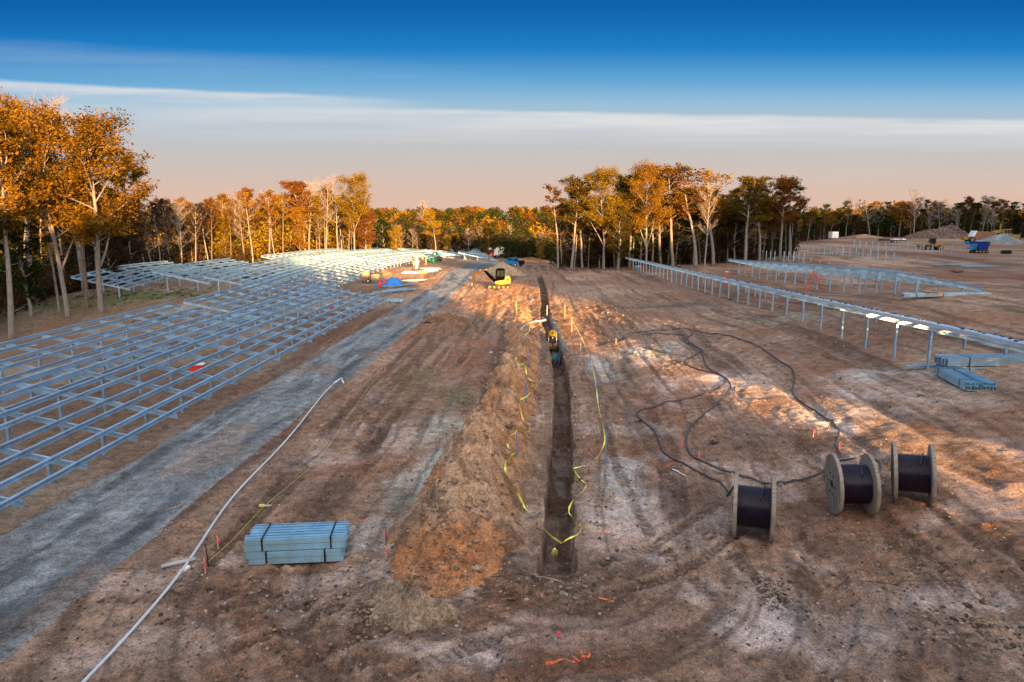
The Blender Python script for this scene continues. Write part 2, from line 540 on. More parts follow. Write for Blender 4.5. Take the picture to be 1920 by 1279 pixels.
def mat_steel(name, col=(0.60, 0.67, 0.73), rough=0.36, metal=0.85):
    m, nt, b = new_mat(name)
    tc = nt.nodes.new('ShaderNodeTexCoord')
    oi = nt.nodes.new('ShaderNodeObjectInfo')
    vo = N(nt, 'ShaderNodeTexVoronoi', inp={'Scale': 22.0})
    nt.links.new(tc.outputs['Object'], vo.inputs['Vector'])
    nz = N(nt, 'ShaderNodeTexNoise', inp={'Scale': 2.3, 'Detail': 5.0, 'Roughness': 0.6})
    nt.links.new(tc.outputs['Object'], nz.inputs['Vector'])
    mr = N(nt, 'ShaderNodeMapRange', inp={1: 0.3, 2: 0.7, 3: 0.82, 4: 1.12})
    nt.links.new(nz.outputs[0], mr.inputs[0])
    mr2 = N(nt, 'ShaderNodeMapRange', inp={1: 0.0, 2: 1.0, 3: 0.90, 4: 1.08})
    nt.links.new(vo.outputs['Color'], mr2.inputs[0])
    mr3 = N(nt, 'ShaderNodeMapRange', inp={1: 0.0, 2: 1.0, 3: 0.86, 4: 1.06})
    nt.links.new(oi.outputs['Random'], mr3.inputs[0])
    v = math_node(nt, 'MULTIPLY', mr.outputs[0], mr2.outputs[0])
    v = math_node(nt, 'MULTIPLY', v, mr3.outputs[0])
    c = mix_col(nt, 1.0, tuple(col), v, 'MULTIPLY')
    nt.links.new(c, b.inputs['Base Color'])
    b.inputs['Metallic'].default_value = metal
    rr = N(nt, 'ShaderNodeMapRange', inp={1: 0.3, 2: 0.7, 3: rough - .07, 4: rough + .12})
    nt.links.new(nz.outputs[0], rr.inputs[0])
    nt.links.new(rr.outputs[0], b.inputs['Roughness'])
    return m


def mat_leaf(name, ca, cb, cc):
    """leaves: colour varies leaf by leaf and tree by tree; a share of light passes through"""
    m = bpy.data.materials.new(name)
    m.use_nodes = True
    nt = m.node_tree
    nt.nodes.clear()
    out = nt.nodes.new('ShaderNodeOutputMaterial')
    at_ = nt.nodes.new('ShaderNodeAttribute')
    at_.attribute_name = 'rnd'
    oi = nt.nodes.new('ShaderNodeObjectInfo')
    k = math_node(nt, 'MULTIPLY_ADD', oi.outputs['Random'], 0.5, -0.25)
    f = math_node(nt, 'ADD', at_.outputs['Fac'], k, clamp=True)
    rp = ramp_node(nt, [(0.0, ca), (0.5, cb), (1.0, cc)])
    nt.links.new(f, rp.inputs[0])
    d = nt.nodes.new('ShaderNodeBsdfDiffuse')
    t = nt.nodes.new('ShaderNodeBsdfTranslucent')
    nt.links.new(rp.outputs[0], d.inputs[0])
    nt.links.new(rp.outputs[0], t.inputs[0])
    mx = nt.nodes.new('ShaderNodeMixShader')
    mx.inputs[0].default_value = 0.3
    nt.links.new(d.outputs[0], mx.inputs[1])
    nt.links.new(t.outputs[0], mx.inputs[2])
    nt.links.new(mx.outputs[0], out.inputs[0])
    MATS[name] = m
    return m


def mat_soil(name, rough_bump=0.6, speck=0.5, tint=(1, 1, 1)):
    """dirt: broad tones come from the 'col' attribute (where each soil lies), grain and stones from noise"""
    m, nt, b = new_mat(name)
    tc = nt.nodes.new('ShaderNodeTexCoord')
    a = nt.nodes.new('ShaderNodeAttribute')
    a.attribute_name = 'col'
    n1 = N(nt, 'ShaderNodeTexNoise', inp={'Scale': 2.2, 'Detail': 8.0, 'Roughness': 0.68})
    n2 = N(nt, 'ShaderNodeTexNoise', inp={'Scale': 9.0, 'Detail': 8.0, 'Roughness': 0.78})
    n3 = N(nt, 'ShaderNodeTexNoise', inp={'Scale': 0.55, 'Detail': 6.0, 'Roughness': 0.6, 'Distortion': 0.6})
    vo = N(nt, 'ShaderNodeTexVoronoi', inp={'Scale': 7.0, 'Randomness': 1.0})
    n4 = N(nt, 'ShaderNodeTexNoise', inp={'Scale': 26.0, 'Detail': 4.0, 'Roughness': 0.7})
    for n in (n1, n2, n3, n4, vo):
        nt.links.new(tc.outputs['Object'], n.inputs['Vector'])
    r1 = N(nt, 'ShaderNodeMapRange', inp={1: 0.32, 2: 0.68, 3: 0.55, 4: 1.50})
    nt.links.new(n1.outputs[0], r1.inputs[0])
    r2 = N(nt, 'ShaderNodeMapRange', inp={1: 0.34, 2: 0.66, 3: 0.48, 4: 1.60})
    nt.links.new(n2.outputs[0], r2.inputs[0])
    r4 = N(nt, 'ShaderNodeMapRange', inp={1: 0.36, 2: 0.64, 3: 0.62, 4: 1.42})
    nt.links.new(n4.outputs[0], r4.inputs[0])
    v = math_node(nt, 'MULTIPLY', r1.outputs[0], r2.outputs[0])
    v = math_node(nt, 'MULTIPLY', v, r4.outputs[0])
    c = mix_col(nt, 1.0, a.outputs['Color'], v, 'MULTIPLY')
    # cool grey dust against warmer soil
    r3 = N(nt, 'ShaderNodeMapRange', inp={1: 0.35, 2: 0.65, 3: 0.0, 4: 0.5})
    nt.links.new(n3.outputs[0], r3.inputs[0])
    cg = mix_col(nt, 1.0, c, (0.86, 1.0, 1.18), 'MULTIPLY')
    c = mix_col(nt, r3.outputs[0], c, cg)
    # scattered pale stones and dark crumbs
    sp = N(nt, 'ShaderNodeMapRange', inp={1: 0.16, 2: 0.08, 3: 0.0, 4: speck})
    nt.links.new(vo.outputs['Distance'], sp.inputs[0])
    sel = N(nt, 'ShaderNodeMapRange', inp={1: 0.55, 2: 0.62, 3: 0.0, 4: 1.0})
    nt.links.new(vo.outputs['Color'], sel.inputs[0])
    sf = math_node(nt, 'MULTIPLY', sp.outputs[0], sel.outputs[0])
    c = mix_col(nt, sf, c, (0.40, 0.33, 0.27))
    dk = N(nt, 'ShaderNodeMapRange', inp={1: 0.585, 2: 0.625, 3: 0.0, 4: 0.72})
    nt.links.new(n2.outputs[0], dk.inputs[0])
    c = mix_col(nt, dk.outputs[0], c, (0.05, 0.034, 0.026))
    n5 = N(nt, 'ShaderNodeTexNoise', inp={'Scale': 6.5, 'Detail': 6.0, 'Roughness': 0.75, 'Distortion': 0.4})
    nt.links.new(tc.outputs['Object'], n5.inputs['Vector'])
    lt = N(nt, 'ShaderNodeMapRange', inp={1: 0.60, 2: 0.64, 3: 0.0, 4: 0.55})
    nt.links.new(n5.outputs[0], lt.inputs[0])
    cl = mix_col(nt, 1.0, a.outputs['Color'], (1.75, 1.72, 1.72), 'MULTIPLY')
    c = mix_col(nt, lt.outputs[0], c, cl)
    if tint != (1, 1, 1):
        c = mix_col(nt, 1.0, c, tint, 'MULTIPLY')
    nt.links.new(c, b.inputs['Base Color'])
    b.inputs['Roughness'].default_value = 0.95
    b.inputs['Specular IOR Level'].default_value = 0.15
    h = math_node(nt, 'MULTIPLY_ADD', n1.outputs[0], 2.2, n2.outputs[0])
    bp = N(nt, 'ShaderNodeBump', inp={'Strength': rough_bump, 'Distance': 0.06})
    nt.links.new(h, bp.inputs['Height'])
    nt.links.new(bp.outputs[0], b.inputs['Normal'])
    return m


def mat_wood(name, col, scale=(1, 1, 14)):
    m, nt, b = new_mat(name)
    tc = nt.nodes.new('ShaderNodeTexCoord')
    mp = nt.nodes.new('ShaderNodeMapping')
    mp.inputs['Scale'].default_value = scale
    nt.links.new(tc.outputs['Object'], mp.inputs[0])
    nz = N(nt, 'ShaderNodeTexNoise', inp={'Scale': 1.5, 'Detail': 7.0, 'Roughness': 0.65})
    nt.links.new(mp.outputs[0], nz.inputs['Vector'])
    rp = ramp_node(nt, [(0.3, tuple(v * .45 for v in col)), (0.5, col), (0.75, tuple(min(1, v * 1.5) for v in col))])
    nt.links.new(nz.outputs[0], rp.inputs[0])
    nt.links.new(rp.outputs[0], b.inputs['Base Color'])
    b.inputs['Roughness'].default_value = 0.85
    bp = N(nt, 'ShaderNodeBump', inp={'Strength': 0.5, 'Distance': 0.02})
    nt.links.new(nz.outputs[0], bp.inputs['Height'])
    nt.links.new(bp.outputs[0], b.inputs['Normal'])
    return m


SOIL = mat_soil('soil', 0.9, 0.5)
GRAVEL = mat_soil('gravel', 0.8, 0.6)
HEAP = mat_soil('heaped_soil', 1.0, 0.5)
STEEL = mat_steel('galvanised_steel', (0.43, 0.62, 0.80), 0.34, .66)
STEEL_DULL = mat_steel('galvanised_post', (0.34, 0.48, 0.63), 0.45, 0.5)
STEEL_BLUE = mat_steel('galvanised_bundle', (0.34, 0.60, 0.78), 0.36, 0.55)
BLACK = mat_plain('black_plastic', (0.010, 0.010, 0.013), 0.42, spec=0.4, dirt=(0.03, 0.022, 0.018))
CAB_BLACK = mat_plain('black_cab_paint', (0.002, 0.002, 0.0025), 0.7, spec=0.0)
EARTHY = mat_plain('muddy_steel', (0.045, 0.03, 0.02), 0.85, spec=0.1)
RUBBER = mat_plain('rubber', (0.018, 0.017, 0.017), 0.8, dirt=(0.09, 0.06, 0.04))
YELLOW = mat_plain('yellow_paint', (0.52, 0.27, 0.015), 0.42, dirt=(0.20, 0.12, 0.06))
YELLOW_OLD = mat_plain('dull_yellow_paint', (0.30, 0.175, 0.045), 0.6, dirt=(0.16, 0.10, 0.06))
WHITE = mat_plain('white_paint', (0.75, 0.75, 0.74), 0.45, dirt=(0.36, 0.28, 0.2))
CREAM = mat_plain('tan_paint', (0.50, 0.34, 0.20), 0.6, dirt=(0.2, 0.12, 0.07))
RED = mat_plain('red_paint', (0.60, 0.035, 0.02), 0.45, dirt=(0.2, 0.08, 0.05))
ORANGE = mat_plain('orange_paint', (0.75, 0.10, 0.02), 0.5)
ORANGE_SPRAY = mat_plain('orange_spray', (0.62, 0.12, 0.05), 0.95, var=.45, scale=14, dirt=(0.2, .13, .1))
PINK = mat_plain('pink_ribbon', (0.90, 0.06, 0.20), 0.6)
PINK_WOOD = mat_plain('lath_wood', (0.55, 0.33, 0.14), 0.8)
BLUE = mat_plain('blue_paint', (0.0, 0.20, 0.50), 0.4, dirt=(0.05, .14, .25))
NAVY = mat_plain('deep_blue_paint', (0.005, 0.025, 0.22), 0.45, dirt=(0.03, .05, .12))
TEAL = mat_plain('teal_plastic', (0.0, 0.22, 0.27), 0.5)
TEAL_DULL = mat_plain('teal_cover', (0.12, 0.12, 0.11), 0.6, dirt=(.1, .1, .09))
GREEN_P = mat_plain('green_plastic', (0.0, 0.20, 0.09), 0.5)
TEAL_DARK = mat_plain('dark_teal_cover', (0.01, 0.085, 0.11), 0.6, dirt=(.08, .055, .04))
TARP = mat_plain('blue_tarp', (0.01, 0.16, 0.55), 0.45, var=.3, bump=.4)
GLASS = mat_plain('tinted_glass', (0.012, 0.02, 0.02), 0.12, spec=0.6, var=.05)
GREY_PVC = mat_plain('pale_pipe', (0.48, 0.53, 0.58), 0.4, var=.08)
GREY_DUCT = mat_plain('grey_duct', (0.40, 0.38, 0.42), 0.6)
STAKE_BLUE = mat_plain('blue_grey_stake', (0.12, 0.20, 0.32), 0.5)
TAPE = mat_plain('yellow_tape', (0.72, 0.68, 0.10), 0.5, var=.3)
CARD = mat_plain('cardboard', (0.40, 0.24, 0.13), 0.85)
CABLE = mat_plain('black_cable', (0.016, 0.009, 0.026), 0.26, spec=0.6)
CABLE_DUSTY = mat_plain('dusty_cable', (0.045, 0.04, 0.05), 0.42, spec=0.5, dirt=(0.10, .075, .06))
REEL_WOOD = mat_wood('reel_wood', (0.24, 0.20, 0.165), (3, 14, 1.2))
REEL_RIM = mat_wood('reel_rim_wood', (0.33, 0.25, 0.17), (3, 3, 3))
STICK = mat_wood('dead_wood', (0.26, 0.19, 0.14), (4, 4, 4))
BRUSH = mat_wood('brushwood', (0.13, 0.085, 0.07), (3, 3, 3))
BARK_PALE = mat_wood('pale_bark', (0.165, 0.145, 0.135), (7, 7, 1.2))
BARK_DARK = mat_wood('dark_bark', (0.11, 0.085, 0.07), (7, 7, 1.2))
TWIG = mat_plain('grey_twigs', (0.20, 0.16, 0.14), 0.9)
SKIN = mat_plain('skin', (0.35, 0.2, 0.14), 0.6)
JACKET_RED = mat_plain('red_jacket', (0.62, 0.05, 0.03), 0.8)
JACKET_DARK = mat_plain('dark_jacket', (0.03, 0.03, 0.04), 0.85)
JACKET_GREY = mat_plain('grey_jacket', (0.2, 0.19, 0.2), 0.85)
TROUSER = mat_plain('dark_trousers', (0.04, 0.04, 0.055), 0.9)
TROUSER_PALE = mat_plain('pale_trousers', (0.5, .42, .34), 0.9)
GRASS = mat_leaf('grass_blades', (0.03, 0.07, 0.02), (0.06, 0.11, 0.03), (0.14, 0.14, 0.05))

L_ORANGE = mat_leaf('orange_leaves', (0.0300, 0.0210, 0.0050), (0.1450, 0.0700, 0.0064), (0.2400, 0.1280, 0.0096))
L_GOLD = mat_leaf('gold_leaves', (0.0440, 0.0340, 0.0048), (0.1800, 0.1070, 0.0072), (0.2700, 0.1750, 0.0128))
L_RUST = mat_leaf('rust_leaves', (0.0320, 0.0160, 0.0064), (0.1200, 0.0448, 0.0080), (0.1840, 0.0720, 0.0112))
L_OLIVE = mat_leaf('olive_leaves', (0.0160, 0.0160, 0.0056), (0.0600, 0.0448, 0.0088), (0.1120, 0.0680, 0.0096))
L_GREEN = mat_leaf('dark_green_leaves', (0.0080, 0.0144, 0.0048), (0.0224, 0.0320, 0.0080), (0.0440, 0.0464, 0.0104))
L_BROWN = mat_leaf('brown_leaves', (0.0176, 0.0120, 0.0080), (0.0416, 0.0248, 0.0144), (0.0720, 0.0416, 0.0224))

# ------------------------------------------------------------------ mesh builder
class MB:
    def __init__(s):
        s.v = []; s.f = []; s.mi = []; s.cur = 0

    def add(s, vs, fs):
        o = len(s.v)
        s.v.extend([tuple(p) for p in vs])
        s.f.extend([tuple(i + o for i in f) for f in fs])
        s.mi.extend([s.cur] * len(fs))
        return s

    def box(s, c, d, rz=0.0, ry=0.0, rx=0.0, taper=1.0):
        hx, hy, hz = d[0] / 2, d[1] / 2, d[2] / 2
        M = Matrix.Rotation(rz, 3, 'Z') @ Matrix.Rotation(ry, 3, 'Y') @ Matrix.Rotation(rx, 3, 'X')
        P = []
        for z, k in ((-hz, 1), (hz, taper)):
            for x, y in ((-hx, -hy), (hx, -hy), (hx, hy), (-hx, hy)):
                P.append(Vector(c) + M @ Vector((x * k, y * k, z)))
        return s.add(P, [(0, 3, 2, 1), (4, 5, 6, 7), (0, 1, 5, 4), (1, 2, 6, 5), (2, 3, 7, 6), (3, 0, 4, 7)])

    def bbox(s, c, d, bv=.04, rz=0.0, ry=0.0, rx=0.0):
        """box with chamfered edges"""
        bm = bmesh.new()
        bmesh.ops.create_cube(bm, size=1)
        for v in bm.verts:
            v.co = Vector((v.co.x * d[0], v.co.y * d[1], v.co.z * d[2]))
        bmesh.ops.bevel(bm, geom=bm.edges[:], offset=min(bv, min(d) * .45), segments=2, affect='EDGES')
        M = Matrix.Rotation(rz, 3, 'Z') @ Matrix.Rotation(ry, 3, 'Y') @ Matrix.Rotation(rx, 3, 'X')
        bm.verts.index_update()
        s.add([Vector(c) + M @ v.co for v in bm.verts], [[v.index for v in f.verts] for f in bm.faces])
        bm.free()
        return s

    def tube(s, path, r, n=8, cap=True):
        path = [Vector(p) for p in path]
        rs = r if hasattr(r, '__len__') else [r] * len(path)
        ref = None
        rings = []
        for i, p in enumerate(path):
            t = (path[min(i + 1, len(path) - 1)] - path[max(i - 1, 0)])
            if t.length < 1e-9:
                t = Vector((0, 0, 1))
            t.normalize()
            if ref is None:
                ref = t.orthogonal().normalized()
            ref = (ref - t * ref.dot(t))
            if ref.length < 1e-6:
                ref = t.orthogonal()
            ref.normalize()
            b = t.cross(ref)
            rings.append([p + (ref * math.cos(a) + b * math.sin(a)) * rs[i] for a in [2 * math.pi * k / n for k in range(n)]])
        o = len(s.v)
        for rg in rings:
            s.v.extend([tuple(p) for p in rg])
        for i in range(len(rings) - 1):
            for k in range(n):
                a = o + i * n + k; b2 = o + i * n + (k + 1) % n
                s.f.append((a, b2, b2 + n, a + n)); s.mi.append(s.cur)
        if cap:
            s.f.append(tuple(o + k for k in reversed(range(n)))); s.mi.append(s.cur)
            s.f.append(tuple(o + (len(rings) - 1) * n + k for k in range(n))); s.mi.append(s.cur)
        return s

    def cyl(s, a, b, r, n=16):
        return s.tube([a, b], r, n)

    def prism(s, prof, a, b, up=(0, 0, 1), cap=True):
        """sweep a closed 2-D outline (right, up) from a to b"""
        a = Vector(a); b = Vector(b)
        t = (b - a).normalized(); r = t.cross(Vector(up)).normalized(); u = r.cross(t)
        n = len(prof)
        P = [a + r * x + u * y for x, y in prof] + [b + r * x + u * y for x, y in prof]
        F = [(i, (i + 1) % n, (i + 1) % n + n, i + n) for i in range(n)]
        if cap:
            F += [tuple(reversed(range(n))), tuple(range(n, 2 * n))]
        return s.add(P, F)

    def lathe(s, prof, a, b, n=24, closed=False):
        """revolve (distance along a-b, radius) pairs about the line a-b"""
        a = Vector(a); t = (Vector(b) - a).normalized(); r = t.orthogonal().normalized(); u = t.cross(r)
        o = len(s.v)
        for d, rad in prof:
            for k in range(n):
                g = 2 * math.pi * k / n
                s.v.append(tuple(a + t * d + (r * math.cos(g) + u * math.sin(g)) * rad))
        m = len(prof)
        for i in range(m if closed else m - 1):
            for k in range(n):
                p = o + i * n + k; q = o + i * n + (k + 1) % n
                j = (i + 1) % m
                p2 = o + j * n + k; q2 = o + j * n + (k + 1) % n
                s.f.append((p, q, q2, p2)); s.mi.append(s.cur)
        return s

    def outline(s, pts, y0, y1):
        """side outline in x-z, given thickness from y0 to y1"""
        n = len(pts)
        P = [(x, y0, z) for x, z in pts] + [(x, y1, z) for x, z in pts]
        F = [(i, (i + 1) % n, (i + 1) % n + n, i + n) for i in range(n)] + [tuple(reversed(range(n))), tuple(range(n, 2 * n))]
        return s.add(P, F)

    def mesh(s, name, mats, smooth=False):
        me = bpy.data.meshes.new(name)
        me.from_pydata(s.v, [], s.f)
        for m in (mats if isinstance(mats, (list, tuple)) else [mats]):
            me.materials.append(m)
        if any(s.mi):
            me.polygons.foreach_set('material_index', s.mi)
        bm = bmesh.new(); bm.from_mesh(me)
        bmesh.ops.recalc_face_normals(bm, faces=bm.faces[:])
        bm.to_mesh(me); bm.free()
        if smooth:
            me.polygons.foreach_set('use_smooth', [True] * len(me.polygons))
        me.update()
        return me

    def build(s, name, mats, parent=None, smooth=False):
        return link(name, s.mesh(name, mats, smooth), parent)


def link(name, data, parent=None, loc=None):
    o = bpy.data.objects.new(name, data)
    COL.objects.link(o)
    if parent is not None:
        o.parent = parent
    if loc is not None:
        o.location = loc
    return o


def tag(o, label=None, cat=None, group=None, kind=None):
    if label: o['label'] = label
    if cat: o['category'] = cat
    if group: o['group'] = group
    if kind: o['kind'] = kind
    return o


def thing(name, label, cat, loc, rz=0.0, group=None):
    o = link(name, None)
    o.location = loc
    o.rotation_euler = (0, 0, rz)
    return tag(o, label, cat, group)


def copy_tree(o, parent=None):
    c = o.copy()
    COL.objects.link(c)
    c.parent = parent
    for ch in list(o.children):
        copy_tree(ch, c)
    return c


def grid_mesh(name, X, Y, Z, col, mat, parent=None, smooth=True, mask=None):
    """height-field sheet from 2-D arrays, with soil colour per vertex"""
    nr, nc = X.shape
    V = np.stack([X, Y, Z], -1).reshape(-1, 3).astype(np.float32)
    i = np.arange(nr * nc).reshape(nr, nc)
    F = np.stack([i[:-1, :-1], i[:-1, 1:], i[1:, 1:], i[1:, :-1]], -1)
    if mask is not None:
        F = F[mask]
    F = F.reshape(-1, 4)
    me = bpy.data.meshes.new(name)
    me.vertices.add(len(V)); me.vertices.foreach_set('co', V.ravel())
    me.loops.add(F.size); me.loops.foreach_set('vertex_index', F.ravel().astype(np.int32))
    me.polygons.add(len(F))
    me.polygons.foreach_set('loop_start', (np.arange(len(F)) * 4).astype(np.int32))
    try:
        me.polygons.foreach_set('loop_total', np.full(len(F), 4, np.int32))
    except Exception:
        pass
    me.polygons.foreach_set('use_smooth', np.full(len(F), smooth, bool))
    me.update(calc_edges=True)
    if col is not None:
        at_ = me.attributes.new('col', 'FLOAT_COLOR', 'POINT')
        c4 = np.ones((len(V), 4), np.float32)
        c4[:, :3] = col.reshape(-1, 3)
        at_.data.foreach_set('color', c4.ravel())
    me.materials.append(mat)
    return link(name, me, parent)


# ------------------------------------------------------------------ soils: which colour of earth lies where
C_BROWN = np.array([.250, .160, .110]); C_TAN = np.array([.330, .235, .170]); C_DARK = np.array([.095, .060, .042])
C_PALE = np.array([.43, .365, .335]); C_RED = np.array([.270, .105, .050]); C_ORANGE = np.array([.340, .165, .070])
C_STRAW = np.array([.270, .245, .185]); C_GREEN = np.array([.110, .140, .060]); C_GREY = np.array([.36, .365, .35])
C_ROAD = np.array([.190, .197, .198]); C_ROAD_D = np.array([.060, .064, .070])


def blob_px(px, py, rx, ry, c, s=1.0):
    p = at(px, py)
    return (p.x, p.y, rx, ry, c, s)


BLOBS = None


def soil_col(x, y):
    global BLOBS
    if BLOBS is None:
        B = blob_px
        BLOBS = [
            # pale dry crust
            B(1190, 980, 2.0, 2.2, C_PALE, .8), B(1500, 1190, 3.0, 1.6, C_PALE, .8), B(1000, 1180, 2.6, .9, C_PALE, .9), B(1350, 1180, 1.2, .6, C_PALE, .7),
            B(830, 1230, 1.8, .8, C_PALE, .8), B(1160, 890, 1.3, 3.0, C_GREY, .8), B(1330, 720, 3.4, 3.0, C_PALE, .85), B(1500, 790, 3.5, 2.2, C_PALE, .7),
            B(1130, 690, 1.3, 4, C_GREY, .8), B(1210, 660, 3.5, 4, C_GREY, .7), B(1600, 760, 4, 3, C_PALE, .55), B(1290, 575, 8, 5, C_STRAW, .5),
            B(1460, 600, 7, 2.4, C_STRAW, .8), B(1640, 700, 2.5, 1.6, C_GREY, .7), B(1120, 560, 5, 7, C_STRAW, .35), B(1760, 1110, 1.8, .8, C_PALE, .5), B(1750, 960, 1.2, .5, C_PALE, .5),
            B(815, 890, 1.3, 4.2, np.array([.36, .385, .345]), 1.0), B(840, 790, 1.3, 3.6, np.array([.34, .36, .31]), .95), B(700, 1010, 1.3, 1.0, C_GREY, .65), B(740, 950, .8, 2.2, C_GREY, .7), B(620, 830, 1.0, 3.2, C_PALE, .5), B(250, 1240, 2.2, .5, C_PALE, .4),
            # greenish regrowth
            B(780, 715, 1.6, 5, C_GREEN, .5), B(745, 945, .9, 1.1, C_GREEN, .6), B(850, 750, 1.0, 4, C_GREEN, .5), B(1230, 655, 1.2, 2, C_GREEN, .3),
            B(330, 540, 9, 4, C_STRAW, .6), B(120, 565, 14, 5, C_GREEN, .9), B(300, 553, 8, 2.5, C_GREEN, .6), B(500, 520, 3, 6, C_GREEN, .5), B(310, 597, 3, 2, C_GREEN, .8), B(440, 600, 2.5, 3, C_GREEN, .6),
            B(1000, 480, 12, 12, C_GREEN, .95), B(1380, 488, 12, 8, C_STRAW, .9), B(420, 565, 3, 4, C_GREEN, .4), B(30, 740, 1.4, 2, C_RED, .9), B(120, 690, 2.5, 4, C_GREY, .3),
            # damp churned soil
            B(1470, 830, 3, 1.8, C_DARK, .55), B(1340, 930, 1.6, 1.0, C_DARK, .5), B(1180, 690, .5, 5, C_DARK, .4), B(1680, 640, 9, 2.2, C_DARK, .4), B(1230, 575, 7, 2.0, C_DARK, .65),
            B(700, 830, .45, 3.0, C_DARK, .9), B(620, 930, 1.0, 1.8, C_DARK, .5), B(560, 1000, 1.0, .6, C_DARK, .4), B(1700, 1200, 2.5, 2.0, C_DARK, .35), B(500, 1130, 4, .8, C_DARK, .45), B(640, 1180, 4, .5, C_DARK, .5), B(1580, 900, 2, .8, C_DARK, .4),
            B(760, 640, 2.5, 9, C_RED, .45), B(870, 660, 1.5, 8, C_RED, .5), B(850, 600, 2.4, 9, C_BROWN, .7), B(1150, 740, .4, 4, C_DARK, .4),
            # orange subsoil
            B(940, 565, 3.4, 12, C_ORANGE, .9), B(860, 530, 7, 9, C_ORANGE, .6), B(990, 545, 3, 18, C_ORANGE, .7), B(1090, 590, 3.2, 5, C_ORANGE, .6), B(740, 510, 8, 8, C_ORANGE, .55),
            B(1840, 520, 14, 7, C_RED, 1.0), B(1700, 515, 12, 3, C_RED, .5), B(1480, 455, 16, 12, C_RED, .6), B(1560, 462, 30, 9, C_TAN, .6), B(1380, 466, 10, 8, C_RED, .6), B(990, 487, 7, 3, C_ORANGE, .8),
            B(950, 505, 5, 8, C_TAN, .6), B(880, 480, 12, 22, C_TAN, .6),
        ]
    n1 = fbm(x / 5.5, y / 6.5, 4, 101); n2 = fbm(x / 1.7, y / 2.1, 4, 103); n3 = fbm(x / 22, y / 26, 3, 105)
    d, yc = stadium(x, y)
    ang = np.arctan2(x - trench_x(yc), 17.5 - y + 1e-6)
    along = np.where(y > 17.5, y, -np.abs(ang) * np.maximum(d, 1))
    wob = (n1 - .5) * 2.0
    st1 = fbm(d * 1.5 + wob, along * .045, 4, 107)
    st2 = fbm(d * 4.5 + wob * 2, along * .13, 3, 109)

    def mx(c, tgt, f):
        f = np.clip(f, 0, 1)[..., None]
        return c * (1 - f) + tgt * f
    c = np.broadcast_to(C_BROWN, x.shape + (3,)).copy()
    c = mx(c, C_TAN, sstep(.40, .66, n3 * .5 + n1 * .5))
    c = mx(c, C_DARK, sstep(.50, .72, st1) * .65)
    c = mx(c, C_PALE, sstep(.56, .78, st2 * .6 + n2 * .4) * .40)
    c = mx(c, C_RED, sstep(.50, .70, fbm(x / 3.7 + 5, y / 5, 3, 111)) * .30)
    c = mx(c, C_PALE, sstep(.54, .66, fbm(x / 2.6, y / 2.2, 4, 113)) * .38 * sstep(44, 14, np.hypot(x - 5, y - 8)))
    # field beneath and beyond the left racks is tan and browner
    left = sstep(-14.5, -16.5, x) * sstep(130, 60, y)
    c = mx(c, mx(np.broadcast_to(np.array([.20, .135, .090]), c.shape), C_STRAW, sstep(.45, .65, n1) * .6), left * .7)
    wx = (fbm(x / 1.6, y / 1.6, 3, 121) - .5) * 1.5; wy = (fbm(x / 1.6 + 40, y / 1.6, 3, 123) - .5) * 1.5
    for bx, by, rx, ry, bc, s in BLOBS:
        k = min(rx, ry)
        r2 = ((x - bx) / rx + wx) ** 2 + ((y - by) / ry + wy) ** 2
        sel = r2 < 4
        if not sel.any():
            continue
        f = np.zeros(x.shape)
        f[sel] = s * sstep(1.25, .25, np.sqrt(r2[sel])) * (.35 + .65 * sstep(.36, .58, n2[sel]))
        c = mx(c, bc, f)
    # wheel tracks: darker and paler stripes curving with the traffic on the right
    c = mx(c, C_DARK, sstep(.60, .74, st2) * .45)
    if x.size > 20000:
        rt, rp = tracks(x, y)
        c = mx(c, C_DARK * 1.15, np.clip(rt, 0, 1) * (.50 - .28 * rp))
        c = mx(c, C_TAN, np.clip(-rt * 1.4, 0, 1) * .5)
    # trench
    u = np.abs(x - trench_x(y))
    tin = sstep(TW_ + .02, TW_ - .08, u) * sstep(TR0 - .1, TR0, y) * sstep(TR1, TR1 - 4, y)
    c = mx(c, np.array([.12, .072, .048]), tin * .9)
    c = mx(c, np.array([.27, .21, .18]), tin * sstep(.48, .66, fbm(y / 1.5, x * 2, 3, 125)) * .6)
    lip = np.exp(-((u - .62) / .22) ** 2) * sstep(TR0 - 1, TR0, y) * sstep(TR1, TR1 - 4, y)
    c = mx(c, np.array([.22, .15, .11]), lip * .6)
    # far woodland floor and hills
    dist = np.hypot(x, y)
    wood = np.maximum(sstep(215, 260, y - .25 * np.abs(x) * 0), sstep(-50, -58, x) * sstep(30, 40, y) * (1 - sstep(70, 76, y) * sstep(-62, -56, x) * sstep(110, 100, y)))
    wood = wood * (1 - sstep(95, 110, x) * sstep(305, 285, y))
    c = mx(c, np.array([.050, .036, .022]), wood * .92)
    lum = c.mean(-1, keepdims=True)
    return c * np.array([1.08, 1.0, .95]) * (.71 + .33 * sstep(.12, .36, lum))


# ------------------------------------------------------------------ ground
def axis_cols():
    fine = [-.66, -.62, -.585, -.555, -.53, -.505, -.48, -.46, -.44, -.42, -.40, -.38, -.36, -.335, -.31, -.28, -.24, -.2, -.1, 0]
    u = fine + [-v for v in reversed(fine[:-1])]
    right = []
    p, s = .66, .06
    while p < 10:
        p += s; right.append(p)
    while p < 62:
        s += .02 * s; p += s; right.append(p)
    while p < 2600:
        s += .075 * s; p += s; right.append(p)
    return np.array([-v for v in reversed(right)] + u + right)


def axis_rows():
    ys = []
    p = -260.0
    while p < 8.5:
        s = max(.12, .06 * (9.5 - p)); p += s; ys.append(p)
    while p < 16.2:
        p += .06; ys.append(p)
    ys += [16.22 + .022 * i for i in range(30)]
    p = ys[-1]
    while p < 330:
        p += max(.06, .0036 * p); ys.append(p)
    s = 1.2
    while p < 4200:
        s *= 1.09; p += s; ys.append(p)
    return np.array(ys)


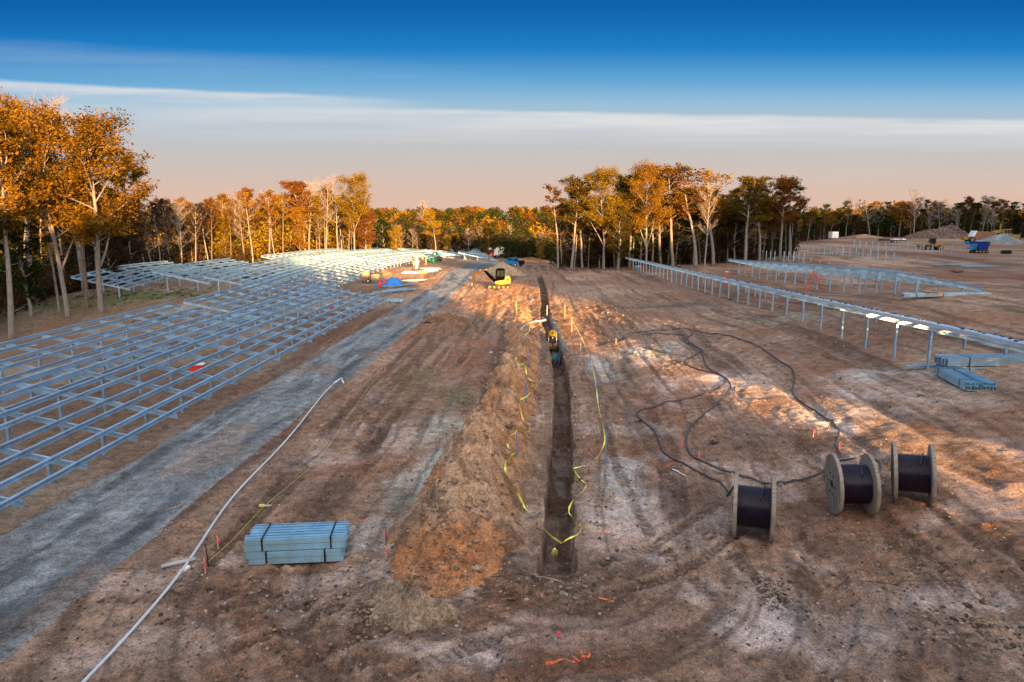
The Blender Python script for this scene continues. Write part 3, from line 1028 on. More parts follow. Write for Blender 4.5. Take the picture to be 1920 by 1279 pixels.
UC = axis_cols(); YR = axis_rows()
U, YG = np.meshgrid(UC, YR)
XG = U + trench_x(YG) * (1 - sstep(3, 9, np.abs(U)))
RES = np.maximum(np.gradient(UC)[None, :], 0.6 * np.gradient(YR)[:, None]) + 0 * XG
ZG = ground_h(XG, YG, RES, True)
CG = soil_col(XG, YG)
ROAD_C = lambda y: np.interp(y, [0, 20, 60, 90, 117, 150, 185, 230], [-13.6, -13.2, -12.2, -11.6, -11.9, -11.6, -11.0, -10])
ROAD_W = lambda y: np.interp(y, [0, 20, 60, 90, 117, 150, 230], [2.55, 2.35, 2.25, 2.3, 2.6, 4.0, 4.5])


def road_mask(x, y):
    e = ROAD_W(y) * (1 + .28 * (fbm(x / 2.3, y / 4.0, 4, 131) - .5))
    return np.abs(x - ROAD_C(y)) / e


g_ob = grid_mesh('ground', XG, YG, ZG, CG, SOIL)
tag(g_ob, kind='structure')


def build_road():
    ys = np.concatenate([np.arange(4, 40, .12), np.arange(40, 100, .3), np.arange(100, 215, .8)])
    us = np.linspace(-1.30, 1.30, 74)
    Uu, Yy = np.meshgrid(us, ys)
    X = ROAD_C(Yy) + Uu * ROAD_W(Yy)
    res = np.maximum(.07, np.gradient(ys)[:, None] * .6) + 0 * X
    r = road_mask(X, Yy)
    # the sheet sinks into the dirt at its edges so that soil laps over it
    Z = ground_h(X, Yy, np.maximum(res, .12), False) + .07 - .16 * sstep(.72, 1.12, r) - .05 * np.exp(-((np.abs(Uu) - .42) / .14) ** 2)
    c = soil_col(X, Yy)
    n1 = fbm(X / .9, Yy / 4.5, 4, 141); n2 = fbm(X / .35, Yy / 2.2, 3, 143)

    def mx(c, t, f):
        f = np.clip(f, 0, 1)[..., None]
        return c * (1 - f) + t * f
    f = sstep(1.15, .82, r)
    rc = np.broadcast_to(C_ROAD, c.shape).copy()
    rc = mx(rc, C_ROAD_D, sstep(.47, .72, n1) * .65)
    rc = mx(rc, np.array([.30, .315, .32]), sstep(.56, .72, n2) * .6)
    rc = mx(rc, C_ROAD_D, .7 * np.exp(-((Uu - .62) / .16) ** 2) * (.3 + .7 * sstep(.35, .6, n1)))
    rc = mx(rc, C_ROAD_D, .35 * np.exp(-((Uu + .55) / .15) ** 2) * (.3 + .7 * sstep(.35, .6, n1)))
    rc = mx(rc, C_BROWN, sstep(.54, .68, fbm(X / 1.6, Yy / 5, 3, 145)) * .45)
    rc = mx(rc, np.array([.07, .074, .078]), sstep(120, 128, Yy) * sstep(160, 150, Yy) * .75)
    rc = mx(rc, C_TAN, sstep(165, 175, Yy) * .8)
    c = mx(c, rc * .86, f)
    o = grid_mesh('gravel_road', X, Yy, Z, c, GRAVEL)
    tag(o, kind='structure')


build_road()


def build_spoil():
    ys = np.arange(15.2, 76, .055)
    ys = np.concatenate([np.arange(15.2, 34, .06), np.arange(34, 76, .14)])
    us = np.concatenate([np.arange(-3.9, 0.2, .055)])
    Uu, Yy = np.meshgrid(us, ys)
    X = Uu + np.interp(Yy, [15, 22, 30, 45, 60], [-.6, -.2, .45, .7, .3])
    X = np.minimum(X, trench_x(Yy) - TW_ - .12 + 0 * X)
    S = spoil(X, Yy)
    res = np.maximum(.06, np.gradient(ys)[:, None] * .6) + 0 * X
    Z = ground_h(X, Yy, np.maximum(res, .3), False) + np.where(S > 0, S, S * .8) - .02
    Z = Z + np.clip(S, 0, .4) * (.16 * (fbm(X / .21, Yy / .21, 3, 151) - .5) + .22 * (fbm(X / .6, Yy / .6, 2, 153) - .5))
    Z = Z + np.clip(S, 0, .3) * (1.5 * np.maximum(vnoise(X / .17, Yy / .17, 152) - .66, 0) + 1.6 * np.maximum(vnoise(X / .36, Yy / .36, 154) - .68, 0))
    n1 = fbm(X / 1.1, Yy / 1.5, 4, 155); n2 = fbm(X / .4, Yy / .5, 3, 157)

    def mx(c, t, f):
        f = np.clip(f, 0, 1)[..., None]
        return c * (1 - f) + t * f
    c = np.broadcast_to(np.array([.305, .165, .090]), X.shape + (3,)).copy()
    c = mx(c, np.array([.33, .225, .15]), sstep(20.6, 19.4, Yy) * sstep(.3, .55, n1))
    c = mx(c, np.array([.34, .15, .062]), sstep(18.3, 17.3, Yy) * .8)
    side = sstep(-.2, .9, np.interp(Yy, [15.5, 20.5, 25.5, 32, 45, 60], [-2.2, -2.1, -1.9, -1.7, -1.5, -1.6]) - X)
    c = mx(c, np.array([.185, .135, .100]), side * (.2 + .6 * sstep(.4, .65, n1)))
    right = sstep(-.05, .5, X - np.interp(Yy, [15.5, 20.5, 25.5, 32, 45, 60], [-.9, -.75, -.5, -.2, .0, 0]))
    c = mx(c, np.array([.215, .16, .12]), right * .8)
    c = mx(c, np.array([.40, .285, .19]), sstep(.45, 1.5, S) * .55 * sstep(.3, .55, n1))  # crest painted paler by height, for light contrast the soft sky lacks
    c = mx(c, C_DARK, sstep(.58, .70, n2) * .6)
    c = c * np.array([1.14, 1.03, .95])
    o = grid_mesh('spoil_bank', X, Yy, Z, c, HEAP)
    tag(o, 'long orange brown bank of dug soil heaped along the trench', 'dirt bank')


build_spoil()


def heap(name, label, cat, px, py, rx, ry, h, seed, colA, colB, rough=.3, res=.07, mat=None, group=None):
    p = at(px, py)
    n = int(2.7 * max(rx, ry) / res)
    xs = np.linspace(-1.3, 1.3, max(24, min(n, 130)))
    A, B = np.meshgrid(xs * rx, xs * ry)
    X = A + p.x; Y = B + p.y
    M = mound(X, Y, p.x, p.y, rx, ry, h, seed, rough)
    M = M + np.clip(M, 0, .3) * rough * (2.2 * np.maximum(vnoise(X / .18, Y / .18, seed + 3) - .64, 0) + 2.2 * np.maximum(vnoise(X / .4, Y / .4, seed + 5) - .64, 0))
    M = M + np.clip(M, 0, .3) * rough * 1.2 * (fbm(X / .25, Y / .25, 3, seed + 7) - .5)
    Z = ground_h(X, Y, .3, False) + M - .03
    n1 = fbm(X / (rx * .35), Y / (rx * .35), 4, seed + 9)[..., None]
    f = sstep(.35, .65, n1)
    c = np.array(colA) * (1 - f) + np.array(colB) * f
    o = grid_mesh(name, X - p.x, Y - p.y, Z - p.z, c, mat or HEAP)
    o.location = p
    return tag(o, label, cat, group)


heap('dirt_pile', 'small grey brown clod pile below the end of the spoil bank', 'dirt pile', 778, 1150, 1.15, .8, .7, 201, (.27, .19, .13), (.17, .12, .085), .6, .045)
heap('dirt_pile', 'low rough brown dirt pile beside the gravel road', 'dirt pile', 838, 602, 1.9, 1.6, .55, 203, (.19, .105, .06), (.12, .07, .045), .7, .07)
heap('sand_pile', 'smooth tan cone of sand behind the mini excavator', 'sand pile', 944, 514, 4.1, 3.8, 2.1, 205, (.30, .205, .12), (.25, .17, .10), .08, .14)
heap('gravel_pile', 'blue grey gravel pile near the far trucks', 'gravel pile', 912, 487, 4.0, 3.0, 1.7, 207, (.20, .235, .25), (.15, .175, .19), .15, .14)
heap('gravel_pile', 'grey stone pile in front of the yellow scraper', 'gravel pile', 1880, 456, 8.0, 5.0, 3.2, 209, (.21, .24, .235), (.14, .16, .16), .25, .2)
heap('dirt_pile', 'low orange dirt pile beyond the blue pickup', 'dirt pile', 995, 490, 7.0, 4, 1.5, 211, (.34, .17, .08), (.26, .12, .06), .3, .2)
heap('dirt_pile', 'red dirt heap at the foot of the right hand grove', 'dirt pile', 1392, 464, 9.0, 5, 2.2, 213, (.30, .12, .06), (.22, .085, .045), .3, .25)
heap('dirt_pile', 'low tan dirt heap between the white trailer and the brush pile', 'dirt pile', 1620, 446, 9.0, 4, 1.6, 215, (.27, .18, .11), (.18, .11, .07), .4, .25)
heap('dirt_pile', 'tan dirt heap behind the blue tarp', 'dirt pile', 722, 519, 2.6, 2.2, 1.0, 217, (.25, .165, .09), (.2, .13, .07), .3, .1)


def build_stones():
    """loose stones and clods: nobody could count them"""
    rng = np.random.default_rng(7)
    base = MB()
    bm = bmesh.new(); bmesh.ops.create_icosphere(bm, subdivisions=1, radius=1.0)
    ico_v = np.array([v.co[:] for v in bm.verts]); ico_f = [[v.index for v in f.verts] for f in bm.faces]
    bm.free()
    pts = []
    def scatter(n, fx, fy, s0, s1, onheap=False):
        for _ in range(n):
            pts.append((fx(), fy(), s0 + (s1 - s0) * rng.random() ** 3, onheap))
    ry = lambda a, b: (lambda: a + (b - a) * rng.random() ** 1.5)
    scatter(8500, lambda: rng.uniform(-11, 14), ry(10, 32), .010, .05)
    tp = at(1455, 1112)
    scatter(150, lambda: tp.x + rng.normal() * .22 + .16, lambda: tp.y + rng.normal() * .45, .02, .085)
    scatter(110, lambda: tp.x + rng.normal() * .12 - .22, lambda: tp.y + rng.normal() * .45, .02, .085)
    bp = at(500, 1130)
    scatter(420, lambda: bp.x + rng.normal() * 2.2, lambda: bp.y + rng.normal() * .8, .015, .07)
    scatter(1500, lambda: rng.normal(-2.2, .8), lambda: rng.uniform(15.4, 22.5), .012, .075, True)
    scatter(900, lambda: rng.normal(-1.6, .9), lambda: rng.uniform(22, 46), .015, .09, True)
    scatter(160, lambda: rng.normal(-1.9, .9), lambda: rng.uniform(16, 48), .07, .19, True)
    scatter(700, lambda: rng.normal(-3.4, 1.1), lambda: rng.normal(14.6, .8), .012, .07, True)
    scatter(260, lambda: rng.normal(.5, .8), lambda: rng.normal(15.8, .35), .015, .08)
    scatter(260, lambda: rng.normal(9, 1.2), lambda: rng.normal(16, 1.6), .02, .07)
    scatter(160, lambda: rng.normal(9.8, .7), lambda: rng.normal(14.2, .5), .03, .10)
    scatter(300, lambda: rng.normal(1.9, .22), lambda: rng.uniform(16, 50), .02, .08)
    scatter(500, lambda: rng.uniform(-12, 22), ry(28, 62), .03, .10)
    scatter(200, lambda: rng.normal(-3, 5), lambda: rng.normal(76, 9), .04, .15)
    scatter(120, lambda: rng.normal(5.5, 3), lambda: rng.normal(63, 4), .04, .12)
    P = np.array([(a, b) for a, b, _, _ in pts])
    hz = ground_h(P[:, 0], P[:, 1], .1, True)
    sp = np.maximum(spoil(P[:, 0], P[:, 1]), 0) * np.array([q[3] for q in pts])
    V = []; F = []; o = 0
    for (x, y, s, hp), z, zs in zip(pts, hz, sp):
        sc = np.array([1, .7 + .5 * rng.random(), .45 + .4 * rng.random()]) * s
        v = ico_v * (1 + .35 * (rng.random((len(ico_v), 1)) - .5)) * sc
        a = rng.random() * 6.28
        ca, sa = math.cos(a), math.sin(a)
        v = np.stack([v[:, 0] * ca - v[:, 1] * sa + x, v[:, 0] * sa + v[:, 1] * ca + y, v[:, 2] + z + zs + s * .12], -1)
        V.append(v); F.extend([[i + o for i in f] for f in ico_f]); o += len(v)
    V = np.concatenate(V)
    me = bpy.data.meshes.new('loose_stones')
    me.from_pydata(V.tolist(), [], F)
    a = me.attributes.new('col', 'FLOAT_COLOR', 'POINT')
    c = np.ones((len(V), 4), np.float32)
    k = np.repeat(rng.random((len(pts), 1)), len(ico_v), 0)
    hp = np.repeat(np.array([[q[3]] for q in pts], float), len(ico_v), 0)
    c[:, :3] = np.array([.10, .066, .046]) * (1 - k) + np.array([.36, .29, .24]) * k
    dk = np.repeat(rng.random((len(pts), 1)) < .38, len(ico_v), 0)
    c[:, :3] = np.where(dk, np.array([.092, .062, .045]), c[:, :3])
    c[:, :3] = c[:, :3] * (1 - hp * .8) + (np.array([.20, .11, .06]) * (1 - k) + np.array([.40, .26, .17]) * k) * hp * .8
    a.data.foreach_set('color', c.ravel())
    me.materials.append(SOIL)
    tag(link('loose_stones', me), 'loose stones and clods scattered over the dirt', 'stones', kind='stuff')


build_stones()

# ------------------------------------------------------------------ solar racks
RAIL_S = [0.0, 0.85, 1.86, 2.69, 3.84, 4.60, 5.81, 6.67]        # rail spacing down the slope of a table
TILT = math.radians(11.2)
RUN = RAIL_S[-1] * math.cos(TILT)
RISE = RAIL_S[-1] * math.sin(TILT)


def chan(w, h, t=.012):
    """C outline, open to +right: web on the left"""
    l = .26 * h
    return [(0, 0), (w, 0), (w, l), (w - t, l), (w - t, t), (t, t), (t, h - t), (w - t, h - t), (w - t, h - l * .8), (w, h - l * .8), (w, h), (0, h)]


def sweep_y(mb, prof, ys, zs, x=0.0, flip=False):
    """channel that follows the ground line of its row"""
    n = len(prof); o = len(mb.v)
    for y, z in zip(ys, zs):
        for px, pz in prof:
            mb.v.append((x + px, y, z + pz))
    for i in range(len(ys) - 1):
        for k in range(n):
            a = o + i * n + k; b = o + i * n + (k + 1) % n
            mb.f.append((a, b, b + n, a + n)); mb.mi.append(mb.cur)
    mb.f.append(tuple(o + k for k in range(n))); mb.mi.append(mb.cur)
    mb.f.append(tuple(o + (len(ys) - 1) * n + k for k in reversed(range(n)))); mb.mi.append(mb.cur)


def post_mesh():
    mb = MB()
    w, d, t = .10, .15, .012
    mb.prism([(-w / 2, -d / 2), (w / 2, -d / 2), (w / 2, -d / 2 + t), (t / 2, -d / 2 + t), (t / 2, d / 2 - t), (w / 2, d / 2 - t), (w / 2, d / 2), (-w / 2, d / 2), (-w / 2, d / 2 - t), (-t / 2, d / 2 - t), (-t / 2, -d / 2 + t), (-w / 2, -d / 2 + t)],
             (0, 0, 0), (0, 0, 1), up=(0, 1, 0))
    return mb.mesh('post', STEEL_DULL)


POST_ME = post_mesh()


def rafter_mesh():
    mb = MB()
    L = RAIL_S[-1] + .34
    c, s = math.cos(TILT), math.sin(TILT)
    # local: from just beyond the low rail to just beyond the high rail; open side towards -y
    prof = [(-p[0], p[1]) for p in chan(.075, .20, .014)]
    mb.prism(prof, (.16 * c, 0, -.16 * s - .20), (-(L - .16) * c, 0, (L - .16) * s - .20))
    return mb.mesh('rafter', STEEL)


RAFTER_ME = rafter_mesh()
NRACK = [0]


def rack(label, x_lo, y0, y1, bay, z_lo, mirror_label=None, group=None, clips=False, low_every=1, rails=8, stagger=0.0, ground=None, post_lo=.19, post_hi=.76, skip=()):
    """one table of racking: eight rails on rafters on two lines of posts, low side to the right"""
    nb = max(2, int(round((y1 - y0) / bay)))
    ys = np.linspace(y0, y1, nb + 1)
    xm = x_lo - RUN / 2
    gl = base_h(np.full(ys.shape, xm), ys) if ground is None else np.array([ground(y) for y in ys])
    k = np.ones(5) / 5
    gs = np.convolve(np.pad(gl, 2, mode='edge'), k, mode='valid') if len(gl) > 5 else gl
    root = thing('solar_rack', label, 'solar rack', (x_lo, y0, gs[0]), 0, group)
    ly = ys - y0; lz = gs - gs[0] + z_lo
    c, s = math.cos(TILT), math.sin(TILT)
    # rails overhang the end rafters a little
    ry_ = np.concatenate([[ly[0] - .35], ly, [ly[-1] + .35]])
    rz_ = np.concatenate([[lz[0]], lz, [lz[-1]]])
    mb = MB()
    sweep_y(mb, chan(.10, .17, .012), ry_, rz_)
    if clips:
        mb.cur = 1
        for a, b in zip(ry_[1:-1], rz_[1:-1]):
            mb.box((.03, a + bay * .5, b + .185), (.11, .10, .05))
    me = mb.mesh('rail', [STEEL, BLACK] if clips else STEEL)
    for i in range(rails):
        link('rail', me, root, (-RAIL_S[i] * c, (i % 2) * .10 + stagger * i, RAIL_S[i] * s))
    for i, (a, b) in enumerate(zip(ly, lz)):
        link('rafter', RAFTER_ME, root, (0, a, b - .004))
        for fr in (post_lo, post_hi):
            if fr == post_hi and i in skip:
                continue
            X = -RAIL_S[-1] * fr * c
            top = b + RAIL_S[-1] * fr * s - .195
            g = float(base_h(x_lo + X, y0 + a)) - gs[0] - .25
            p = link('post', POST_ME, root, (X, a + .09, g))
            p.scale = (1, 1, max(.3, top - g))
    return root


GL = 'rows of bare racking left of the road'
rack('near left solar rack whose low edge runs beside the gravel road', -15.45, 6.8, 69.4, 2.93, .80, group=GL)
rack('solar rack behind the roadside one, ending short before the green patch', -23.45, 6.0, 54.4, 2.93, .80, group=GL)
rack('long solar rack with open end frame above the green patch', -23.45, 57.2, 106.5, 2.93, .80, group=GL)
rack('solar rack starting behind the tan bare slope, second from the wood', -31.4, 77.0, 107.0, 2.93, .85, group=GL)
rack('solar rack with tall corner post above the tan bare slope', -39.3, 80.5, 101.0, 2.93, .9, group=GL)
rack('solar rack nearest the shaded wood, partly hidden by pale trunks', -47.2, 77.5, 98.0, 2.93, .95, group=GL)
GF = 'sunlit racking beyond the skid steer'
rack('sunlit solar rack along the far road behind the workers', -23.45, 110.0, 188.0, 2.93, .80, group=GF)
rack('far solar rack beginning by the skid steer loader', -31.4, 112.0, 176.0, 2.93, .85, group=GF)
rack('far solar rack between the skid steer and the golden trees', -39.3, 113.5, 160.0, 2.93, .9, group=GF)
rack('most distant solar rack in front of the dark valley trees', -15.5, 196.0, 268.0, 3.2, 1.0, group=GF)
rack('distant solar rack crossing the valley slope, second from the road', -23.4, 194.0, 262.0, 3.2, 1.0, group=GF)
rack('distant solar rack crossing the valley slope, third from the road', -31.3, 186.0, 250.0, 3.2, 1.0, group=GF)
rack('distant solar rack crossing the valley slope, below the yellow trees', -39.2, 170.0, 236.0, 3.2, 1.0, group=GF)
GR = 'racking on the right hand slope'


def line(y0, z0, y1, z1):
    return lambda y: z0 + (z1 - z0) * (y - y0) / (y1 - y0)


rack('long narrow looking solar rack on tall posts descending toward the grove', 18.75 + RUN - .6, 21.06, 139.0, 3.277, .98, group=GR, clips=True, skip=(2, 3), ground=line(34, 1.75, 141, -1.1))
rack('wide solar rack behind the red stepladder', 30.3 + RUN - .6, 57.0, 106.5, 3.26, .72, group=GR, clips=True, ground=line(56, 2.75, 107, .65), stagger=-.0)


def lone_posts():
    """driven posts standing alone on the right hand field, waiting for their tables"""
    me = MB()
    me.prism(chan(.16, .14, .02), (0, 0, -.4), (0, 0, 2.05), up=(0, 1, 0))
    tall = me.mesh('steel_post', STEEL_DULL)
    me = MB()
    me.prism(chan(.16, .14, .02), (0, 0, -.4), (0, 0, .75), up=(0, 1, 0))
    low = me.mesh('steel_post', STEEL_DULL)
    rows = [('front', (1422, 486), (1508, 494), 11, tall, 'tall bare steel post in the line just behind the wide rack'),
            ('front', (1462, 484), (1556, 497), 7, low, 'short bare steel post in the line just behind the wide rack'),
            ('mid', (1515, 477), (1676, 494), 14, tall, 'tall bare steel post in the middle line of the red field'),
            ('mid', (1546, 478), (1722, 489), 11, low, 'short bare steel post in the middle line of the red field'),
            ('back', (1602, 464), (1784, 478), 14, tall, 'tall bare steel post in the back line near the wheel loader'),
            ('back', (1640, 466), (1832, 474), 10, low, 'short bare steel post in the back line near the wheel loader')]
    for _, a, b, n, me, lab in rows:
        A = at(*a); B = at(*b)
        for i in range(n):
            t = i / (n - 1)
            x = A.x + (B.x - A.x) * t; y = A.y + (B.y - A.y) * t
            o = link('steel_post', me, None, (x, y, gz(x, y)))
            o.rotation_euler = (0, 0, .05 * math.sin(i * 5))
            tag(o, lab, 'steel post', 'bare steel posts on the right field')


lone_posts()

# ------------------------------------------------------------------ trees
def tree_meshes(name, seed, Ht, r0, bare, crown_w, limbs, leaves, leaf, top=1.0, lean=0.0, fork=0, bark=None, twigs=0, droop=0.0, leaf_r=.75, split=None, low_twigs=0, fill=1.0):
    """trunk mesh (with limbs) and crown mesh (separate small leaf faces in clumps round the branch ends)"""
    rnd = random.Random(seed)
    rng = np.random.default_rng(seed)
    mb = MB()
    tips = []          # clump centres, size
    tw = MB()
    # trunk line
    def wander(p, d, L, n, bend):
        path = [Vector(p)]
        d = Vector(d).normalized()
        for i in range(n):
            d = (d + Vector((rnd.uniform(-bend, bend), rnd.uniform(-bend, bend), rnd.uniform(-.3, .6) * bend))).normalized()
            path.append(path[-1] + d * (L / n))
        return path, d
    d0 = Vector((lean, lean * .3, 1))
    trunk, dt = wander((0, 0, -.5), d0, Ht * .97 + .5, 14, .045)
    n = len(trunk)
    rad = [r0 * (1.25 if i == 0 else 1.0) * (1 - .88 * (i / (n - 1)) ** 1.15) + .015 for i in range(n)]
    mb.tube(trunk, rad, 7)

    def trunk_at(f):
        t = f * (n - 1); i = min(int(t), n - 2); k = t - i
        return trunk[i].lerp(trunk[i + 1], k), rad[i] * (1 - k) + rad[i + 1] * k
    az = rnd.random() * 6.28
    for li in range(limbs):
        f = bare + (0.97 - bare) * ((li + rnd.random() * .7) / limbs)
        p, rr = trunk_at(f)
        az += 2.4 + rnd.uniform(-.5, .5)
        u = (f - bare) / (1 - bare)
        wid = crown_w * (math.sin(math.pi * min(1, .22 + u * .78)) ** .7) * rnd.uniform(.7, 1.12)
        up = .55 + .9 * u + rnd.uniform(-.15, .25) - droop
        L = wid * 1.12
        d = Vector((math.cos(az), math.sin(az), up))
        lp, ld = wander(p, d, L * math.sqrt(1 + min(up, 1.2) ** 2) * .82, 6, .17)
        r1 = min(rr * .62, .018 + r0 * .42 * (L / crown_w))
        lr = [r1 * (1 - .8 * i / 6) + .008 for i in range(7)]
        mb.tube(lp, lr, 5, cap=False)
        for q in range(2, 7):
            ns = 2 if q < 6 else 2
            for _ in range(ns):
                a2 = rnd.random() * 6.28
                d2 = Vector((math.cos(a2), math.sin(a2), rnd.uniform(-.2, .9) - droop * .5)) + ld * .8
                L2 = crown_w * rnd.uniform(.2, .42)
                sp, sd = wander(lp[q], d2, L2, 3, .25)
                mb.tube(sp, [lr[q] * .6 + .004, lr[q] * .4 + .004, .010, .005], 3, cap=False)
                tips.append((sp[-1], rnd.uniform(.7, 1.25)))
                if rnd.random() < .8:
                    tips.append((sp[2], rnd.uniform(.5, .9)))
                for _t in range(twigs):
                    a3 = rnd.random() * 6.28
                    d3 = Vector((math.cos(a3), math.sin(a3), rnd.uniform(0, 1.2))) + sd
                    tp, _ = wander(sp[rnd.randint(1, 3)], d3, crown_w * rnd.uniform(.15, .3), 2, .25)
                    tw.tube(tp, [.009, .006, .003], 3, cap=False)
    if fork:
        for k in range(fork):
            p, rr = trunk_at(bare * rnd.uniform(.5, .95))
            a2 = rnd.random() * 6.28
            lp, _ = wander(p, (math.cos(a2) * .45, math.sin(a2) * .45, 1), Ht * rnd.uniform(.3, .45), 8, .07)
            mb.tube(lp, [rr * .62 * (1 - .85 * i / 8) + .012 for i in range(9)], 6, cap=False)
            for q in range(4, 9):
                for _ in range(2):
                    a3 = rnd.random() * 6.28
                    sp, _ = wander(lp[q], (math.cos(a3), math.sin(a3), .7), crown_w * rnd.uniform(.3, .55), 3, .2)
                    mb.tube(sp, [.03, .02, .012, .006], 3, cap=False)
                    tips.append((sp[-1], 1.0)); tips.append((sp[2], .7))
    for k in range(low_twigs):
        p, rr = trunk_at(rnd.uniform(.15, bare))
        a2 = rnd.random() * 6.28
        lp, _ = wander(p, (math.cos(a2), math.sin(a2), rnd.uniform(-.1, .6)), rnd.uniform(.8, 2.4), 4, .25)
        mb.tube(lp, [.035, .025, .016, .01, .005], 3, cap=False)
    if leaves and twigs:
        mb.add(tw.v, tw.f)
    trunk_me = mb.mesh('trunk', bark or BARK_PALE, smooth=True)
    if not leaves:
        crown = tw.mesh('crown', TWIG) if twigs else None
        return trunk_me, crown
    T = np.array([t[0][:] for t in tips]); S = np.array([t[1] for t in tips])
    idx = rng.integers(0, len(T), leaves)
    rad_ = leaf_r * S[idx] * crown_w / 3.2
    dirs = rng.normal(size=(leaves, 3)); dirs /= np.linalg.norm(dirs, axis=1, keepdims=True)
    c = T[idx] + dirs * (rad_ * rng.random(leaves) ** .45)[:, None] * np.array([1, 1, .72])
    a = rng.normal(size=(leaves, 3)); a /= np.linalg.norm(a, axis=1, keepdims=True)
    b = np.cross(a, rng.normal(size=(leaves, 3))); b /= np.linalg.norm(b, axis=1, keepdims=True)
    sz = leaf * (.45 + 1.25 * rng.random(leaves) ** 2)[:, None]
    V = np.stack([c - a * sz * .5, c + b * sz * .33, c + a * sz * .5, c - b * sz * .33], 1).reshape(-1, 3)
    me = bpy.data.meshes.new('crown')
    me.vertices.add(len(V)); me.vertices.foreach_set('co', V.astype(np.float32).ravel())
    me.loops.add(4 * leaves); me.loops.foreach_set('vertex_index', np.arange(4 * leaves, dtype=np.int32))
    me.polygons.add(leaves); me.polygons.foreach_set('loop_start', (np.arange(leaves) * 4).astype(np.int32))
    me.update(calc_edges=True)
    at_ = me.attributes.new('rnd', 'FLOAT', 'FACE')
    clump = rng.random(len(T))[idx]
    at_.data.foreach_set('value', np.clip(.55 * clump + .5 * rng.random(leaves) - .02, 0, 1).astype(np.float32))
    me.materials.append(L_ORANGE)
    return trunk_me, crown_fix(me)


def crown_fix(me):
    return me


PROTO = {}
PROTO['oak'] = [tree_meshes('oak', 11 + i, 20, .23, .42, 4.6, 16, 26000, .21, fork=2, leaf_r=.8, twigs=1) for i in range(3)]
PROTO['tall'] = [tree_meshes('tall', 31 + i, 19, .20, .48, 2.9, 13, 10500, .23, low_twigs=5, leaf_r=.8, twigs=1) for i in range(4)]
PROTO['full'] = [tree_meshes('full', 51 + i, 15, .20, .22, 3.0, 16, 9000, .28, leaf_r=1.0) for i in range(3)]
PROTO['pine'] = [tree_meshes('pine', 71 + i, 18, .22, .38, 2.5, 20, 5200, .30, droop=.55, bark=BARK_DARK, leaf_r=.7) for i in range(2)]
PROTO['bare'] = [tree_meshes('bare', 91 + i, 17, .20, .38, 3.2, 13, 0, 0, twigs=9, low_twigs=4, lean=.05) for i in range(3)]
PROTO['sapling'] = [tree_meshes('sapling', 111 + i, 9, .09, .22, 1.7, 11, 2600, .28, low_twigs=4, leaf_r=1.0) for i in range(3)]
PROTO['pole'] = [tree_meshes('pole', 131 + i, 16, .15, .62, 1.7, 7, 1100, .30, low_twigs=8, lean=.03, leaf_r=.9) for i in range(3)]
PROTO['thin'] = [tree_meshes('thin', 151 + i, 18, .17, .50, 2.6, 11, 1500, .30, twigs=0, low_twigs=6, leaf_r=1.1) for i in range(2)]
for _k in PROTO:
    for _t, _c in PROTO[_k]:
        if _c is not None and _k != 'bare':
            pass


def tree(kind, var, x, y, ht, leaf, label, group=None, rz=None, width=1.0, z=None, name='tree', lean=(0, 0), bark=None):
    tm, cm = PROTO[kind][var % len(PROTO[kind])]
    href = {'oak': 20, 'tall': 19, 'full': 15, 'pine': 18, 'bare': 17, 'sapling': 9, 'pole': 16, 'thin': 18}[kind]
    s = ht / href
    root = thing(name, label, 'tree', (x, y, (float(base_h(x, y)) if z is None else z) - .1), (x * 7.3 + y * 3.1) % 6.28 if rz is None else rz, group)
    root.scale = (s * width, s * width, s)
    root.rotation_euler = (lean[0], lean[1], root.rotation_euler[2])
    t = link('trunk', tm, root)
    if bark is not None:
        t.material_slots[0].link = 'OBJECT'; t.material_slots[0].material = bark
    if cm is not None:
        c = link('crown', cm, root)
        if kind != 'bare' and leaf is not None:
            c.material_slots[0].link = 'OBJECT'
            c.material_slots[0].material = leaf
    return root


def pix_tree(kind, var, px, py_base, py_top, z_or_y, leaf, label, group=None, width=1.0, rz=None, lean=(0, 0), bark=None, name='tree'):
    """tree whose base stands on the terrain at forward distance y under image column px; height from the picture"""
    if 1060 < px < 1490 and kind != 'bare':
        width *= 1.22
    d = ray(px, py_base)
    y = z_or_y
    t = y / d[1]
    x = d[0] * t
    z = float(base_h(x, y))
    dt = ray(px, py_top)
    ht = H + dt[2] / dt[1] * y - z
    return tree(kind, var, x, y, ht, leaf, label, group, rz=rz, width=width, lean=lean, bark=bark, name=name)


# the big trees at the left edge of the site
pix_tree('oak', 0, -40, 640, 205, 60, L_ORANGE, 'broad orange oak cut by the left edge of the photo', width=1.0)
pix_tree('tall', 0, 20, 630, 235, 63, L_ORANGE, 'tall pale trunked tree leftmost of those standing behind the racks', width=1.25)
pix_tree('oak', 1, 128, 600, 212, 71, L_ORANGE, 'tall forked oak with bright trunk left of the outermost broad oak', width=1.0, rz=.6)
pix_tree('oak', 2, 192, 600, 240, 72, L_ORANGE, 'broad orange oak with pale trunk, outermost of the big left trees', width=1.22, rz=2.2)
pix_tree('tall', 1, 166, 603, 255, 74, L_OLIVE, 'dark trunked tree between the two pale trunked oaks', width=1.2, bark=BARK_DARK)
pix_tree('bare', 0, 160, 560, 192, 84, None, 'leafless grey tree rising behind the broad left oaks', width=1.1)
pix_tree('pole', 0, 112, 590, 330, 73, L_OLIVE, 'thin leaning pale trunk beside the forked oak', lean=(0, -.06))
pix_tree('tall', 2, 70, 590, 225, 80, L_ORANGE, 'tall orange tree behind the leftmost pale trunk', width=1.3)
pix_tree('tall', 3, 240, 560, 300, 92, L_ORANGE, 'orange tree filling the back of the broad left oak', width=1.3)
pix_tree('full', 0, 60, 600, 420, 72, L_GREEN, 'dark bushy evergreen low among the left trunks', width=1.3)
